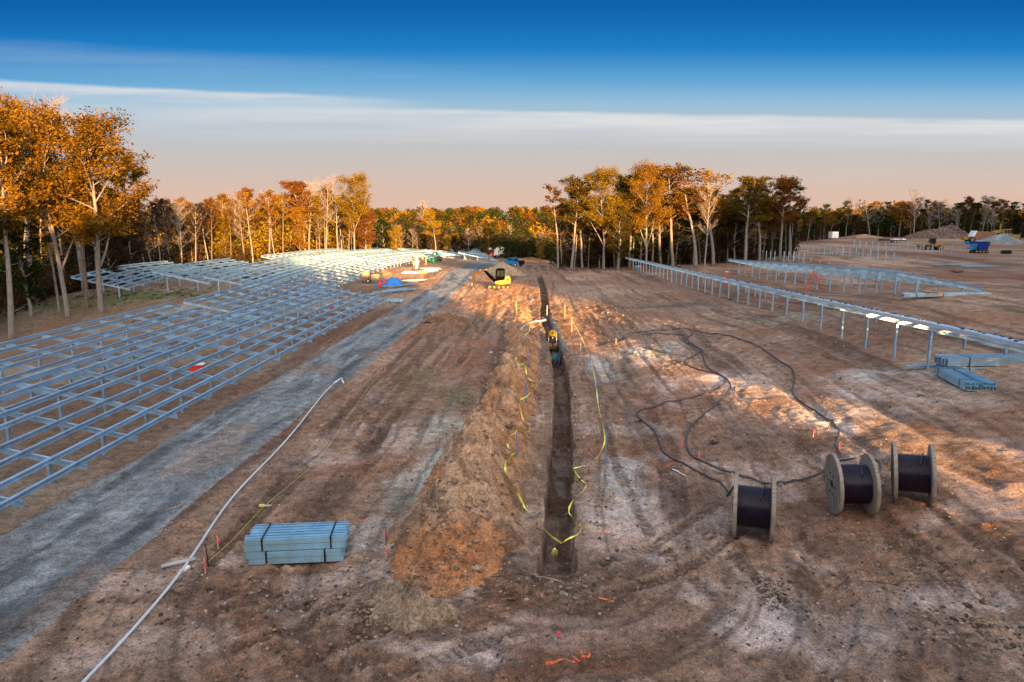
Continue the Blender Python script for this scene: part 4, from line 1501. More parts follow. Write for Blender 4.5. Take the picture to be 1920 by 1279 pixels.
pix_tree('full', 1, 215, 580, 440, 84, L_BROWN, 'brown bushy tree low behind the pale oak trunk', width=1.1)

rw = random.Random(5)
KINDS = [('tall', L_ORANGE), ('tall', L_GOLD), ('thin', L_RUST), ('full', L_GOLD), ('pole', L_ORANGE), ('bare', None), ('tall', L_RUST), ('full', L_ORANGE), ('pine', L_GREEN)]


def wood_edge(pts, n, depth_rows, tops, kinds, label, group, seed, jitter=3.0, dy=9.0, width=(.9, 1.25), ytop_j=18):
    """trees standing along the edge of a wood, given as (column, base row, distance) points of the photograph"""
    r = random.Random(seed)
    for row in range(depth_rows):
        for i in range(n):
            t = (i + r.random() * .8) / n * (len(pts) - 1)
            k = min(int(t), len(pts) - 2); f = t - k
            px = pts[k][0] + (pts[k + 1][0] - pts[k][0]) * f
            yy = pts[k][1] + (pts[k + 1][1] - pts[k][1]) * f + row * dy + r.uniform(-.5, .5) * jitter
            tp = np.interp(px, [q[0] for q in tops], [q[1] for q in tops]) + r.uniform(-.25, 1) * ytop_j + (0 if row else 6)
            kd, lf = r.choice(kinds)
            if kd in ('bare',):
                tp -= 4
            if kd == 'full':
                tp += 25
            d = ray(px, 450)
            x = d[0] / d[1] * yy
            z = float(base_h(x, yy))
            dt = ray(px, tp)
            ht = max(7, H + dt[2] / dt[1] * yy - z)
            what = {'tall': 'tall leafy', 'thin': 'sparse crowned', 'full': 'bushy', 'pole': 'slim pole like', 'bare': 'leafless grey', 'pine': 'dark pine', 'sapling': 'young'}[kd]
            hue = '' if lf is None else {L_ORANGE: ' orange', L_GOLD: ' golden', L_RUST: ' rust red', L_OLIVE: ' olive', L_GREEN: ' dark green', L_BROWN: ' brown'}[lf]
            lab = label % (what + hue + ' tree' if kd != 'pine' else 'dark green pine tree')
            tree(kd, r.randint(0, 3), x, yy, ht, lf, lab, group, width=r.uniform(*width), bark=BARK_DARK if r.random() < .5 else None)


# shaded stretch of the left wood behind the far rack, then its sunlit stretch
wood_edge([(228, 104), (300, 112), (395, 122)], 9, 3, [(228, 375), (260, 385), (300, 370), (340, 372), (395, 368)],
          [('bare', None), ('thin', L_BROWN), ('tall', L_OLIVE), ('pole', L_BROWN), ('full', L_BROWN), ('bare', None), ('tall', L_ORANGE)],
          '%s in the shaded wood behind the left racks', 'trees in the shaded left wood', 3, dy=8)
wood_edge([(390, 124), (470, 134), (560, 146), (640, 156), (690, 176)], 17, 3, [(390, 360), (430, 366), (470, 352), (500, 352), (560, 344), (620, 346), (690, 380)],
          KINDS[:8], '%s in the sunlit wood edge left of the far racks', 'trees in the sunlit left wood', 4, dy=8)
pix_tree('tall', 2, 572, 475, 340, 148, L_RUST, 'tall rust orange tree topping the middle of the sunlit wood', width=1.5)
pix_tree('bare', 1, 612, 475, 338, 152, None, 'first of two tall bare trees left of the round golden crown', width=1.1)
pix_tree('bare', 2, 632, 475, 330, 155, None, 'tallest bare tree touching the round golden crown', width=1.1)
pix_tree('oak', 1, 665, 478, 334, 150, L_GOLD, 'round crowned golden tree standing highest above the far racks', width=.95)
pix_tree('tall', 0, 655, 480, 395, 149, L_ORANGE, 'sunlit pale trunk at the foot of the round golden crown', width=.9)
pix_tree('full', 2, 688, 480, 392, 158, L_RUST, 'dense rust orange tree at the end of the sunlit wood', width=1.4)
pix_tree('thin', 0, 600, 478, 400, 146, L_GOLD, 'slim golden tree beside the bare pair', width=1.0)
pix_tree('full', 0, 742, 470, 425, 172, L_GOLD, 'bright yellow bushy tree behind the far racks', width=1.25)
pix_tree('full', 1, 720, 470, 412, 178, L_GREEN, 'dark green bushy tree left of the bright yellow one', width=1.2)
# valley behind the far racks
wood_edge([(700, 185), (780, 205), (850, 228), (930, 240), (1035, 232)], 16, 4, [(700, 408), (760, 415), (850, 425), (930, 432), (1035, 428)],
          [('full', L_GREEN), ('full', L_BROWN), ('pine', L_GREEN), ('thin', L_BROWN), ('full', L_GOLD), ('bare', None), ('full', L_OLIVE)],
          '%s in the valley behind the far racks', 'trees in the valley', 6, dy=14, width=(1.1, 1.5), ytop_j=16)
pix_tree('tall', 1, 818, 470, 397, 212, L_GOLD, 'golden fan shaped tree catching the sun above the valley', width=1.5)
pix_tree('bare', 0, 790, 470, 378, 300, None, 'lone bare tree sticking up on the far ridge', width=1.2)
pix_tree('full', 2, 955, 478, 452, 195, L_GREEN, 'small dark green bush tree beside the white trailer', width=1.6)
pix_tree('full', 2, 915, 465, 427, 215, L_OLIVE, 'pointed olive tree among the shaded valley trees', width=1.2)

# the grove on the right
GG = 'trees of the grove'
pix_tree('pole', 1, 1046, 492, 345, 138, L_RUST, 'slender leaning tree at the outer left corner of the grove', width=1.3, lean=(0, -.04))
pix_tree('tall', 3, 1072, 495, 335, 137, L_OLIVE, 'tall tree with dark crown and pale trunk, second in the grove', width=1.25)
pix_tree('tall', 0, 1092, 493, 350, 141, L_OLIVE, 'dark crowned tree just behind the second grove tree', width=1.1)
pix_tree('oak', 0, 1132, 496, 328, 136, L_GOLD, 'broad golden crowned tree, widest of the grove', width=.95, rz=1.0)
pix_tree('tall', 1, 1158, 495, 332, 140, L_GOLD, 'golden tree tucked behind the widest grove crown', width=1.3)
pix_tree('full', 1, 1160, 496, 400, 134, L_OLIVE, 'olive understorey tree low in front of the golden crowns', width=1.0)
pix_tree('tall', 2, 1180, 494, 328, 144, L_OLIVE, 'tree filling the gap between the two golden crowns', width=1.2)
pix_tree('oak', 2, 1212, 484, 320, 135, L_ORANGE, 'golden tree with a long bare branch pointing right', width=.85, rz=.3)
pix_tree('tall', 3, 1262, 484, 313, 140, L_ORANGE, 'tall orange crowned tree rising highest in the grove', width=1.3)
pix_tree('tall', 0, 1240, 484, 330, 146, L_ORANGE, 'orange tree between the two highest grove crowns', width=1.3)
pix_tree('thin', 1, 1305, 490, 318, 138, L_RUST, 'gappy rust crowned tree right of the highest one', width=1.6)
pix_tree('thin', 0, 1338, 490, 320, 142, L_ORANGE, 'gappy orange crowned tree with grey trunk mid grove', width=1.6)
pix_tree('bare', 2, 1322, 490, 345, 134, None, 'leafless grey tree leaning in the middle of the grove', width=.9, lean=(0, .1))
pix_tree('tall', 2, 1398, 488, 330, 140, L_OLIVE, 'olive brown tree standing in the right half of the grove', width=1.5)
pix_tree('tall', 1, 1425, 484, 338, 146, L_ORANGE, 'orange brown tree behind the olive brown one', width=1.3)
pix_tree('tall', 3, 1462, 486, 334, 146, L_RUST, 'rust crowned tree second from the right end of the grove', width=1.35)
pix_tree('tall', 0, 1482, 484, 340, 150, L_OLIVE, 'tall tree at the right end of the grove', width=1.15)
pix_tree('pole', 2, 1483, 474, 388, 158, L_BROWN, 'thin pale pole like trunk standing apart at the end of the grove')
wood_edge([(1050, 143), (1150, 143), (1260, 148), (1380, 150), (1490, 160)], 20, 3, [(1050, 395), (1100, 365), (1200, 362), (1300, 352), (1400, 358), (1490, 380)],
          [('thin', L_BROWN), ('full', L_BROWN), ('tall', L_OLIVE), ('pole', L_BROWN), ('bare', None), ('full', L_GREEN), ('pine', L_GREEN), ('tall', L_ORANGE)],
          '%s in the dark inside of the grove', 'trees inside the grove', 8, dy=9, width=(1.0, 1.35))
# far wood along the right horizon
wood_edge([(1480, 225), (1560, 292), (1700, 300), (1820, 285), (1990, 262)], 26, 3, [(1480, 400), (1540, 385), (1580, 372), (1640, 380), (1710, 368), (1760, 372), (1850, 368), (1990, 362)],
          [('tall', L_ORANGE), ('full', L_GREEN), ('tall', L_OLIVE), ('full', L_BROWN), ('bare', None), ('tall', L_RUST), ('pine', L_GREEN), ('thin', L_BROWN), ('full', L_OLIVE)],
          '%s in the far wood behind the brush pile', 'trees in the far right wood', 9, dy=13, width=(1.15, 1.6), ytop_j=14)
for i, (px, tp, yy) in enumerate([(1712, 356, 285), (1742, 395, 283), (1788, 392, 280), (1840, 385, 276), (1858, 390, 274)]):
    pix_tree('bare', i, px, 450, tp, yy, None, ['tall pale bare tree left of the brush pile peak', 'thin bare tree over the left flank of the brush pile', 'forked bare tree over the brush pile peak', 'bare tree with wide fork beside the scraper', 'leaning bare trunk above the scraper'][i], width=1.1)


def leaf_mass(name, pts, n, size, mat, label, kind='stuff', seed=3, sticks=0):
    """clumps of leaf faces: pts = (x, y, z, rx, ry, rz)"""
    rng = np.random.default_rng(seed)
    P = np.array(pts, float)
    vol = (P[:, 3] * P[:, 4] * P[:, 5]) ** .67
    idx = rng.choice(len(P), n, p=vol / vol.sum())
    d = rng.normal(size=(n, 3)); d /= np.linalg.norm(d, axis=1, keepdims=True)
    c = P[idx, :3] + d * P[idx, 3:] * (rng.random((n, 1)) ** .35)
    a = rng.normal(size=(n, 3)); a /= np.linalg.norm(a, axis=1, keepdims=True)
    b = np.cross(a, rng.normal(size=(n, 3))); b /= np.linalg.norm(b, axis=1, keepdims=True)
    sz = (size if np.isscalar(size) else np.array(size)[idx][:, None]) * (.6 + .8 * rng.random((n, 1)))
    V = np.stack([c - a * sz * .5, c + b * sz * .4, c + a * sz * .5, c - b * sz * .4], 1).reshape(-1, 3)
    me = bpy.data.meshes.new(name)
    me.vertices.add(len(V)); me.vertices.foreach_set('co', V.astype(np.float32).ravel())
    me.loops.add(4 * n); me.loops.foreach_set('vertex_index', np.arange(4 * n, dtype=np.int32))
    me.polygons.add(n); me.polygons.foreach_set('loop_start', (np.arange(n) * 4).astype(np.int32))
    me.update(calc_edges=True)
    at_ = me.attributes.new('rnd', 'FLOAT', 'FACE')
    cl = rng.random(len(P))[idx]
    at_.data.foreach_set('value', np.clip(.75 * cl + .3 * rng.random(n), 0, 1).astype(np.float32))
    me.materials.append(mat)
    o = link(name, me)
    return tag(o, label, 'woodland', kind=kind)


def far_forest():
    rng = np.random.default_rng(17)
    for mat, seed, share, lab in ((L_GREEN, 1, .30, 'distant dark green canopy'), (L_OLIVE, 2, .42, 'distant olive canopy'), (L_ORANGE, 3, .19, 'distant orange canopy'), (L_RUST, 4, .09, 'distant rust canopy')):
        pts = []; sizes = []
        n = int(3300 * share)
        r2 = np.random.default_rng(seed)
        while len(pts) < n:
            y = 250 + 860 * r2.random() ** 1.3
            x = (r2.random() * 2 - 1) * (y * .86 + 30)
            z = float(base_h(x, y))
            if y < 320 and (x > 85 or -30 < x < 60 and y < 275):
                continue
            h = r2.uniform(8.5, 13.5) if y < 430 and abs(x) < 110 else r2.uniform(12, 18)
            w = r2.uniform(3.2, 5.5)
            pts.append((x, y, z + h - w * .9, w, w, w * .95)); sizes.append(.55 + y / 700)
            pts.append((x, y, z + h * .45, w * .7, w * .7, h * .4)); sizes.append(.6 + y / 700)
        leaf_mass('far_forest', pts, 110 * len(pts), sizes, mat, lab, seed=seed)


far_forest()


def undergrowth():
    """brush, vines and saplings along the foot of the woods"""
    r = random.Random(31)
    def run(pts, n, rows, dy, hh, mat, lab, seed, size=.45, per=34):
        P = []
        for i in range(n):
            t = r.random() * (len(pts) - 1); k = min(int(t), len(pts) - 2); f = t - k
            px = pts[k][0] + (pts[k + 1][0] - pts[k][0]) * f
            y = pts[k][1] + (pts[k + 1][1] - pts[k][1]) * f + r.random() * rows * dy
            d = ray(px, 450); x = d[0] / d[1] * y
            h = hh * r.uniform(.35, 1.1)
            P.append((x, y, float(base_h(x, y)) + h * .45, r.uniform(.8, 2.0), r.uniform(.8, 2.0), h * .55))
        leaf_mass('undergrowth', P, per * n, size, mat, lab, seed=seed)
    run([(228, 106), (395, 122), (560, 146), (690, 172)], 330, 1, 26, 5.0, L_BROWN, 'brown undergrowth in the left wood', 41, per=60)
    run([(228, 112), (395, 128), (560, 152), (690, 178)], 160, 1, 26, 8.0, L_GREEN, 'dark green undergrowth in the left wood', 42, per=60)
    run([(390, 126), (560, 147), (690, 170)], 230, 1, 18, 10.5, L_GOLD, 'golden undergrowth in the left wood', 43, per=60)
    run([(1045, 142), (1260, 146), (1490, 158)], 330, 1, 26, 5.5, L_BROWN, 'brown undergrowth in the grove', 44, per=60)
    run([(1045, 146), (1260, 150), (1490, 160)], 170, 1, 26, 8.5, L_GREEN, 'dark green undergrowth in the grove', 45, per=60)
    run([(1480, 232), (1560, 300), (1700, 308), (1990, 270)], 420, 1, 40, 8.0, L_BROWN, 'brown undergrowth in the far wood', 46, .7, per=50)
    run([(1480, 236), (1560, 304), (1700, 312), (1990, 274)], 420, 1, 40, 12.0, L_GREEN, 'dark undergrowth in the far wood', 47, .7, per=50)
    run([(700, 190), (850, 235), (1040, 240)], 400, 1, 60, 9.0, L_BROWN, 'brown undergrowth in the valley', 48, .7, per=50)
    run([(720, 195), (850, 238), (1040, 236)], 380, 1, 60, 10.0, L_GREEN, 'dark green undergrowth in the valley', 49, .7, per=50)
    run([(-120, 66), (40, 74), (225, 92)], 260, 1, 26, 4.5, L_BROWN, 'brown brush under the big left trees', 50, .35, per=60)
    run([(-120, 72), (40, 84), (225, 100)], 200, 1, 26, 8.0, L_GREEN, 'dark green brush behind the big left trees', 51, .4, per=70)
    run([(-120, 76), (40, 90), (225, 104)], 120, 1, 26, 9.0, L_OLIVE, 'olive brush behind the big left trees', 52, .4, per=70)


undergrowth()


def left_back():
    r = random.Random(77)
    for i in range(34):
        px = r.uniform(-140, 250); yy = r.uniform(88, 128)
        kd, lf = r.choice([('tall', L_ORANGE), ('tall', L_OLIVE), ('full', L_OLIVE), ('pine', L_GREEN), ('thin', L_BROWN), ('bare', None), ('full', L_BROWN), ('pole', L_ORANGE)])
        top = np.interp(px, [-140, 60, 200, 250], [290, 330, 365, 385]) + r.uniform(0, 50)
        d = ray(px, 450); x = d[0] / d[1] * yy
        z = float(base_h(x, yy)); dt = ray(px, top)
        what = {'tall': 'tall leafy', 'thin': 'sparse crowned', 'full': 'bushy', 'pole': 'slim pole like', 'bare': 'leafless grey', 'pine': 'dark pine'}[kd]
        hue = '' if lf is None else {L_ORANGE: ' orange', L_OLIVE: ' olive', L_GREEN: '', L_BROWN: ' brown'}[lf]
        tree(kd, i, x, yy, H + dt[2] / dt[1] * yy - z, lf, '%s%s tree in the dim wood behind the big left oaks' % (what, hue), 'trees behind the left oaks', width=r.uniform(1, 1.3))


left_back()


def wood_behind():
    """the wood on the west side of the site, behind the camera: its shade lies over the foreground and leaves one gap of sun"""
    rng = np.random.default_rng(23)
    ux, uy = -SUN_TRAVEL.x, -SUN_TRAVEL.y
    n = math.hypot(ux, uy); ux /= n; uy /= n          # towards the sun
    nx, ny = -uy, ux                                   # to the right of the light's travel
    if nx < 0:
        nx, ny = -nx, -ny
    tops = []; lows = []; trunks = MB()
    for off in np.arange(-150, 330, 3.1):
        for row in range(4):
            o = off + rng.uniform(-1.5, 1.5)
            back = 34 + row * 9 + rng.uniform(-3, 3)
            if o > 80:
                back = max((24 - .62 * o) / 1.12 + 6, 34 - (o - 80) * 6) + row * 9   # the wood comes forward along the right side
            x = nx * o + ux * back; y = ny * o + uy * back
            if y > -8 and abs(x) < .80 * max(y, 0) + 24:
                continue
            z = float(base_h(x, y))
            h = rng.uniform(23, 27.5)
            if 4 < o < 17:
                h = rng.uniform(18, 22)
            if 17 <= o <= 36:
                h = rng.uniform(3.0, 6.0) + (rng.uniform(3, 12) if o > 28.0 else 0)
            if 36.5 < o < 60:
                h += 2.5
            if o > 95:
                h += 3.5
            w = min(4.2, h * .33)
            trunks.tube([(x, y, z - .4), (x + rng.uniform(-.4, .4), y, z + h * .8)], [.24, .08], 5)
            tops.append((x, y, z + h - w * 1.05, w, w, w * 1.05))
            tops.append((x + rng.uniform(-1.5, 1.5), y + rng.uniform(-1.5, 1.5), z + h * .55, w * .9, w * .9, h * .26))
            lows.append((x, y, z + h * .2, w * .9, w * .9, h * .24))
    leaf_mass('woodland', tops, 120 * len(tops), 1.7, L_OLIVE, 'wood along the west side of the site', seed=5)
    leaf_mass('woodland', lows, 100 * len(lows), 1.8, L_BROWN, 'understorey of the wood along the west side', seed=6)
    tag(trunks.build('woodland', BARK_DARK), 'trunks of the wood along the west side', 'woodland', kind='stuff')


wood_behind()

# ------------------------------------------------------------------ things on the site
def yaw_to_cam(p):
    return math.atan2(p.x, p.y)


def cable_reel(p, label, rz, R=.93, W=1.12, rw=.60, end=True):
    root = thing('cable_reel', label, 'cable reel', (p.x, p.y, p.z + R - .04), rz, 'wooden cable reels')
    dx, dy = math.cos(rz) * W / 2, math.sin(rz) * W / 2
    z1 = float(base_h(p.x + dx, p.y + dy)); z0 = float(base_h(p.x - dx, p.y - dy))
    root.rotation_euler = (0, -math.atan2(z1 - z0, W) - .01, rz)
    for sx in (-1, 1):
        mb = MB()
        a = sx * (W / 2 - .055)
        mb.lathe([(-.055, .06), (-.055, R - .012), (-.043, R), (.043, R), (.055, R - .012), (.055, .06)], (a, 0, 0), (a + 1, 0, 0), 48, closed=True)
        mb.cur = 1
        # plank grooves and bolts on the outer face
        for k in range(-5, 6):
            y = k * .17
            h = math.sqrt(max(0, (R - .03) ** 2 - y * y))
            mb.box((a + sx * .0565, y, 0), (.004, .022, 2 * h))
        mb.cur = 2
        for k in range(6):
            g = k * math.pi / 3
            mb.cyl((a + sx * .05, math.cos(g) * .33, math.sin(g) * .33), (a + sx * .085, math.cos(g) * .33, math.sin(g) * .33), .028, 8)
        mb.lathe([(.0, .06), (.0, .11), (.03, .11), (.03, .06)], (a + sx * .052, 0, 0), (a + sx * 1.052, 0, 0), 20, closed=True)
        f = mb.build('flange', [REEL_WOOD, EARTHY, BLACK], root)
    mb = MB()
    prof = []
    n = 19
    L = W - .24
    for i in range(n * 6 + 1):
        t = i / (n * 6)
        prof.append((t * L, rw - .045 + .045 * abs(math.sin(math.pi * t * n))))
    mb.lathe(prof, (-L / 2, 0, 0), (L / 2, 0, 0), 40)
    mb.build('cable_winding', CABLE, root, True)
    mb = MB()
    mb.cyl((-W / 2 + .1, 0, 0), (W / 2 - .1, 0, 0), rw - .06, 24)
    mb.build('drum', STICK, root)
    if end:
        mb = MB()
        path = []
        for i in range(15):
            g = math.radians(150 - i * 11)
            path.append((.10 + .018 * i, -math.cos(g) * (rw + .03) * -1, math.sin(g) * (rw + .03)))
        path = [(x, -abs(rw + .035) * math.cos(math.radians(20 + i * 7.5)), (rw + .035) * math.sin(math.radians(20 + i * 7.5))) for i, (x, _, _) in enumerate(path)]
        mb.tube(path[3:11], .022, 6)
        mb.build('cable_end', CABLE, root, True)
    return root


R1 = at(1410, 1003); R2 = at(1592, 958); R3 = at(1706, 938)
cable_reel(R1, 'wooden cable reel nearest the trench, its flanges seen edge on', -math.atan2(R1.x, R1.y) + .02)
cable_reel(R2, 'wooden cable reel turned to show its planked left face, between the other two', -math.atan2(R2.x, R2.y) + .30)
cable_reel(R3, 'wooden cable reel farthest right, standing behind the other two', -math.atan2(R3.x, R3.y) + .10)


def smooth_path(pts, sub=6):
    out = []
    P = [Vector(p) for p in pts]
    for i in range(len(P) - 1):
        p0 = P[max(i - 1, 0)]; p1 = P[i]; p2 = P[i + 1]; p3 = P[min(i + 2, len(P) - 1)]
        for k in range(sub):
            t = k / sub
            out.append(.5 * ((2 * p1) + (p2 - p0) * t + (2 * p0 - 5 * p1 + 4 * p2 - p3) * t * t + (3 * p1 - p0 - 3 * p2 + p3) * t ** 3))
    out.append(P[-1])
    return out


def ground_path(px, r, sub=6, heap=False, stiff=0):
    pts = smooth_path([at(x, y, 0, heap) for x, y in px], sub)
    xs = np.array([p.x for p in pts]); ys = np.array([p.y for p in pts])
    z = np.max([ground_full(xs + dx, ys + dy, heap) for dx in (-r, 0, r) for dy in (-r, 0, r)], axis=0)
    zp = np.pad(z, 2, mode='edge')
    z = np.maximum(np.convolve(zp, np.ones(5) / 5, mode='valid'), z)
    if stiff:
        for _ in range(stiff):
            z[1:-1] = np.maximum(.5 * (z[:-2] + z[2:]), .25 * z[:-2] + .5 * z[1:-1] + .25 * z[2:])
            xs[1:-1] = .25 * xs[:-2] + .5 * xs[1:-1] + .25 * xs[2:]
            ys[1:-1] = .25 * ys[:-2] + .5 * ys[1:-1] + .25 * ys[2:]
    return [Vector((a, b, c + r * .75)) for a, b, c in zip(xs, ys, z)]


def cable(name, px, r, mat, label, cat, extra=None, heap=False, n=8):
    path = ground_path(px, r, 7, heap)
    if extra:
        path = path + [Vector(e) for e in extra]
    mb = MB()
    mb.tube(path, r, n)
    o = mb.build(name, mat, None, True)
    return tag(o, label, cat)


in_trench = Vector((trench_x(44.6) + .1, 44.6, base_h(1.5, 44.6) - .5))
top2 = Vector((R2.x + .12, R2.y + .20, R2.z + 1.64))
c2 = [(1088, 653), (1120, 649), (1157, 640), (1180, 627), (1230, 621), (1290, 621), (1350, 630), (1394, 639), (1430, 657), (1460, 678), (1485, 693), (1489, 712), (1486, 730), (1500, 748), (1540, 773), (1567, 793), (1574, 805), (1569, 830), (1568, 842), (1576, 856)]
cable('power_cable', c2, .036, CABLE_DUSTY, 'black cable swinging wide right and climbing onto the planked reel', 'cable',
      [(R2.x - .28, R2.y + 1.3, R2.z + .6), (R2.x - .08, R2.y + .75, R2.z + 1.35), tuple(top2)])
cable('power_cable', [(1068, 655), (1100, 651), (1130, 648), (1160, 636), (1220, 628), (1275, 630), (1284, 637), (1283, 643), (1300, 649), (1315, 656), (1319, 675), (1330, 693), (1350, 703), (1365, 713), (1370, 728), (1360, 742), (1330, 772), (1300, 798), (1290, 812), (1287, 832), (1294, 850), (1312, 863), (1360, 882), (1420, 900), (1455, 907), (1490, 905), (1528, 892), (1549, 883)],
      .036, CABLE_DUSTY, 'black cable looping in the middle and passing behind the nearest reel', 'cable')
cable('power_cable', [(1295, 622), (1299, 628), (1289, 636), (1301, 647), (1316, 659), (1298, 670), (1283, 681), (1296, 690), (1340, 702), (1358, 709), (1357, 722), (1335, 735), (1290, 748), (1240, 757), (1205, 767), (1194, 778), (1205, 791), (1225, 808), (1236, 830), (1245, 848), (1270, 865), (1310, 888), (1345, 905), (1368, 924)],
      .036, CABLE_DUSTY, 'black cable swinging out left and running to the nearest reel', 'cable',
      [(R1.x - .55, R1.y + .75, R1.z + .9), (R1.x - .40, R1.y + .45, R1.z + 1.45)])
cable('power_cable', [(1638, 862), (1648, 868), (1651, 880), (1640, 890)], .042, CABLE_DUSTY, 'short loop of cable end beside the planked reel', 'cable')
cable('power_cable', [(1742, 905), (1750, 912), (1757, 922), (1750, 926)], .042, CABLE, 'stub of cable hanging out at the foot of the right hand reel', 'cable')

# pale conduit lying along the road edge
pth = ground_path([(168, 1279), (110, 1340)][::-1] + [(250, 1190), (330, 1095), (384, 1012), (440, 930), (520, 850), (580, 775), (612, 735), (640, 713)], .07, 7, stiff=14)
mb = MB(); mb.tube(pth, .035, 10)
cond = thing('conduit', 'long pale plastic conduit lying beside the gravel road', 'pipe', pth[0])
mb.v = [tuple(Vector(v) - pth[0]) for v in mb.v]
mb.build('pipe', GREY_PVC, cond, True)
tip = pth[-1] - pth[0]
for dx, dy in ((-.12, -1.15), (.40, -.95)):
    m2 = MB(); m2.tube([tip + Vector((0, 0, .02)), tip + Vector((dx, dy, -.02))], .05, 8)
    m2.build('pipe_end', GREY_PVC, cond, True)


# ---- bundles of steel
def bundle(name, label, cat, loc, rz, L, cols, rows, w, h, mat, straps=(.2, .8), group=None, depth_jit=.05, nest=False, rx=0, seed=1, cap=None):
    root = thing(name, label, cat, loc, rz, group)
    r = random.Random(seed)
    for i in range(cols):
        mb = MB()
        for j in range(rows):
            x0 = -L / 2 + r.uniform(-depth_jit, depth_jit); x1 = L / 2 + r.uniform(-depth_jit, depth_jit)
            y = (i - (cols - 1) / 2) * w; z = j * h
            prof = [(-w * .47, 0), (w * .47, 0), (w * .47, h * .93), (w * .33, h * .93), (w * .33, h * .12), (-w * .33, h * .12), (-w * .33, h * .93), (-w * .47, h * .93)]
            if j == rows - 1:
                prof = [(-w * .44, 0), (w * .44, 0), (w * .44, h * .95), (w * .22, h * .95), (w * .22, h * .86), (w * .34, h * .86), (w * .34, h * .2), (-w * .34, h * .2), (-w * .34, h * .86), (-w * .22, h * .86), (-w * .22, h * .95), (-w * .44, h * .95)]
            mb.prism(prof, (x0, y, z), (x1, y, z))
        mb.build('channel', mat, root)
    for s in straps:
        mb = MB()
        x = -L / 2 + s * L
        W = cols * w / 2 + .006; T = rows * h + .004
        for c, d in (((x, -W, T / 2), (.045, .008, T)), ((x, W, T / 2), (.045, .008, T)), ((x, 0, T), (.045, 2 * W, .008))):
            mb.box(c, d)
        mb.build('strap', BLACK, root)
    return root


b0 = at(560, 1044)
GS = 'strapped bundles of steel channel'
bundle('steel_bundle', 'lower bundle of the blue grey channel stack left of the near stake', 'steel bundle', (b0.x - .02, b0.y + .06, b0.z + .03), .12, 2.45, 5, 2, .175, .17, STEEL_BLUE, (.20, .82), GS, .03, seed=2)
bundle('steel_bundle', 'upper bundle of the blue grey channel stack left of the near stake', 'steel bundle', (b0.x - .02, b0.y + .16, b0.z + .385), .13, 2.58, 6, 2, .16, .165, STEEL_BLUE, (.17, .86), GS, .05, seed=3)
for (x, y) in ((-.8, .1), (.8, .3)):
    pass
b1 = at(1850, 700); b1b = at(1766, 700)
LB = 8.5
bx = b1b.x + LB / 2 + .1; by = b1b.y + .55
rzb = .10
bundle('steel_bundle', 'long lower bundle of steel beams at the right edge', 'steel bundle', (bx + .05, by + .25, b1b.z + .02), rzb, LB, 4, 3, .24, .105, STEEL, (.13, .55), GS, .02, seed=4)
bundle('steel_bundle', 'long upper bundle of steel beams at the right edge', 'steel bundle', (bx, by + .25, b1b.z + .39), rzb, LB, 4, 4, .25, .105, STEEL, (.13, .55), GS, .01, seed=5)
q = at(1762, 701); e = at(1818, 735)
ang = math.atan2(e.y - q.y, e.x - q.x)
mid = (q + e) / 2
Lq = max(2.2, (e - q).length)
off = Vector((-math.sin(ang), math.cos(ang), 0))
bundle('steel_bundle', 'short open ended channel bundle lying askew before the long ones', 'steel bundle', mid + off * .05 + Vector((0, 0, .03)), ang, Lq, 4, 2, .13, .19, STEEL_BLUE, (.1, .82), GS, .03, seed=6)
bundle('steel_bundle', 'twin short channel bundle on the far side of the askew one', 'steel bundle', mid + off * .72 + Vector((.1, .1, .03)), ang + .02, Lq, 4, 2, .13, .19, STEEL_BLUE, (.1,), GS, .04, seed=7)
sb = at(1738, 690)
mb = MB(); mb.prism([(-.1, 0), (.1, 0), (.1, .14), (-.1, .14)], (-1.1, 0, 0), (1.3, .1, 0))
o = mb.build('steel_beam', STEEL); o.location = sb + Vector((0, 0, .02)); o.rotation_euler = (0, 0, .12)
tag(o, 'single steel beam poking out left of the long bundles', 'steel beam')
c1 = at(1772, 557)
bundle('steel_bundle', 'long low steel bundle with cardboard on top behind the racks', 'steel bundle', c1 + Vector((0, 0, .02)), .10, 7.2, 3, 2, .2, .16, STEEL, (.14, .45), GS, .06, seed=8)
mb = MB(); mb.box((0, 0, .0), (1.3, .85, .02), ry=.06); mb.box((-.55, -.28, -.12), (.5, .35, .02), ry=-.5); mb.box((.5, -.38, -.15), (.5, .02, .35), rx=-.4)
o = mb.build('cardboard_sheet', CARD); o.location = c1 + Vector((-1.2, -.1, .40)); o.rotation_euler = (0, 0, .2)
tag(o, 'torn brown cardboard sheet lying on the long low bundle', 'cardboard')
d1 = at(1780, 499); d2 = at(1826, 502)
bundle('steel_bundle', 'pale flat steel bundle beyond the excavated bank, its left half', 'steel bundle', d1 + Vector((0, 0, .03)), -.05, 5.4, 4, 1, .32, .22, STEEL, (.3, .7), GS, .1, seed=9)
bundle('steel_bundle', 'pale flat steel bundle beyond the excavated bank, its right half', 'steel bundle', d2 + Vector((.9, 0, .03)), -.08, 5.4, 3, 1, .32, .2, STEEL, (.3, .7), GS, .1, seed=10)
f1 = at(741, 567)
bundle('steel_bundle', 'small grey channel bundle at the far corner of the roadside rack', 'steel bundle', f1 + Vector((0, 0, .02)), .08, 1.6, 6, 2, .16, .16, STEEL, (.2, .8), GS, .04, seed=11)

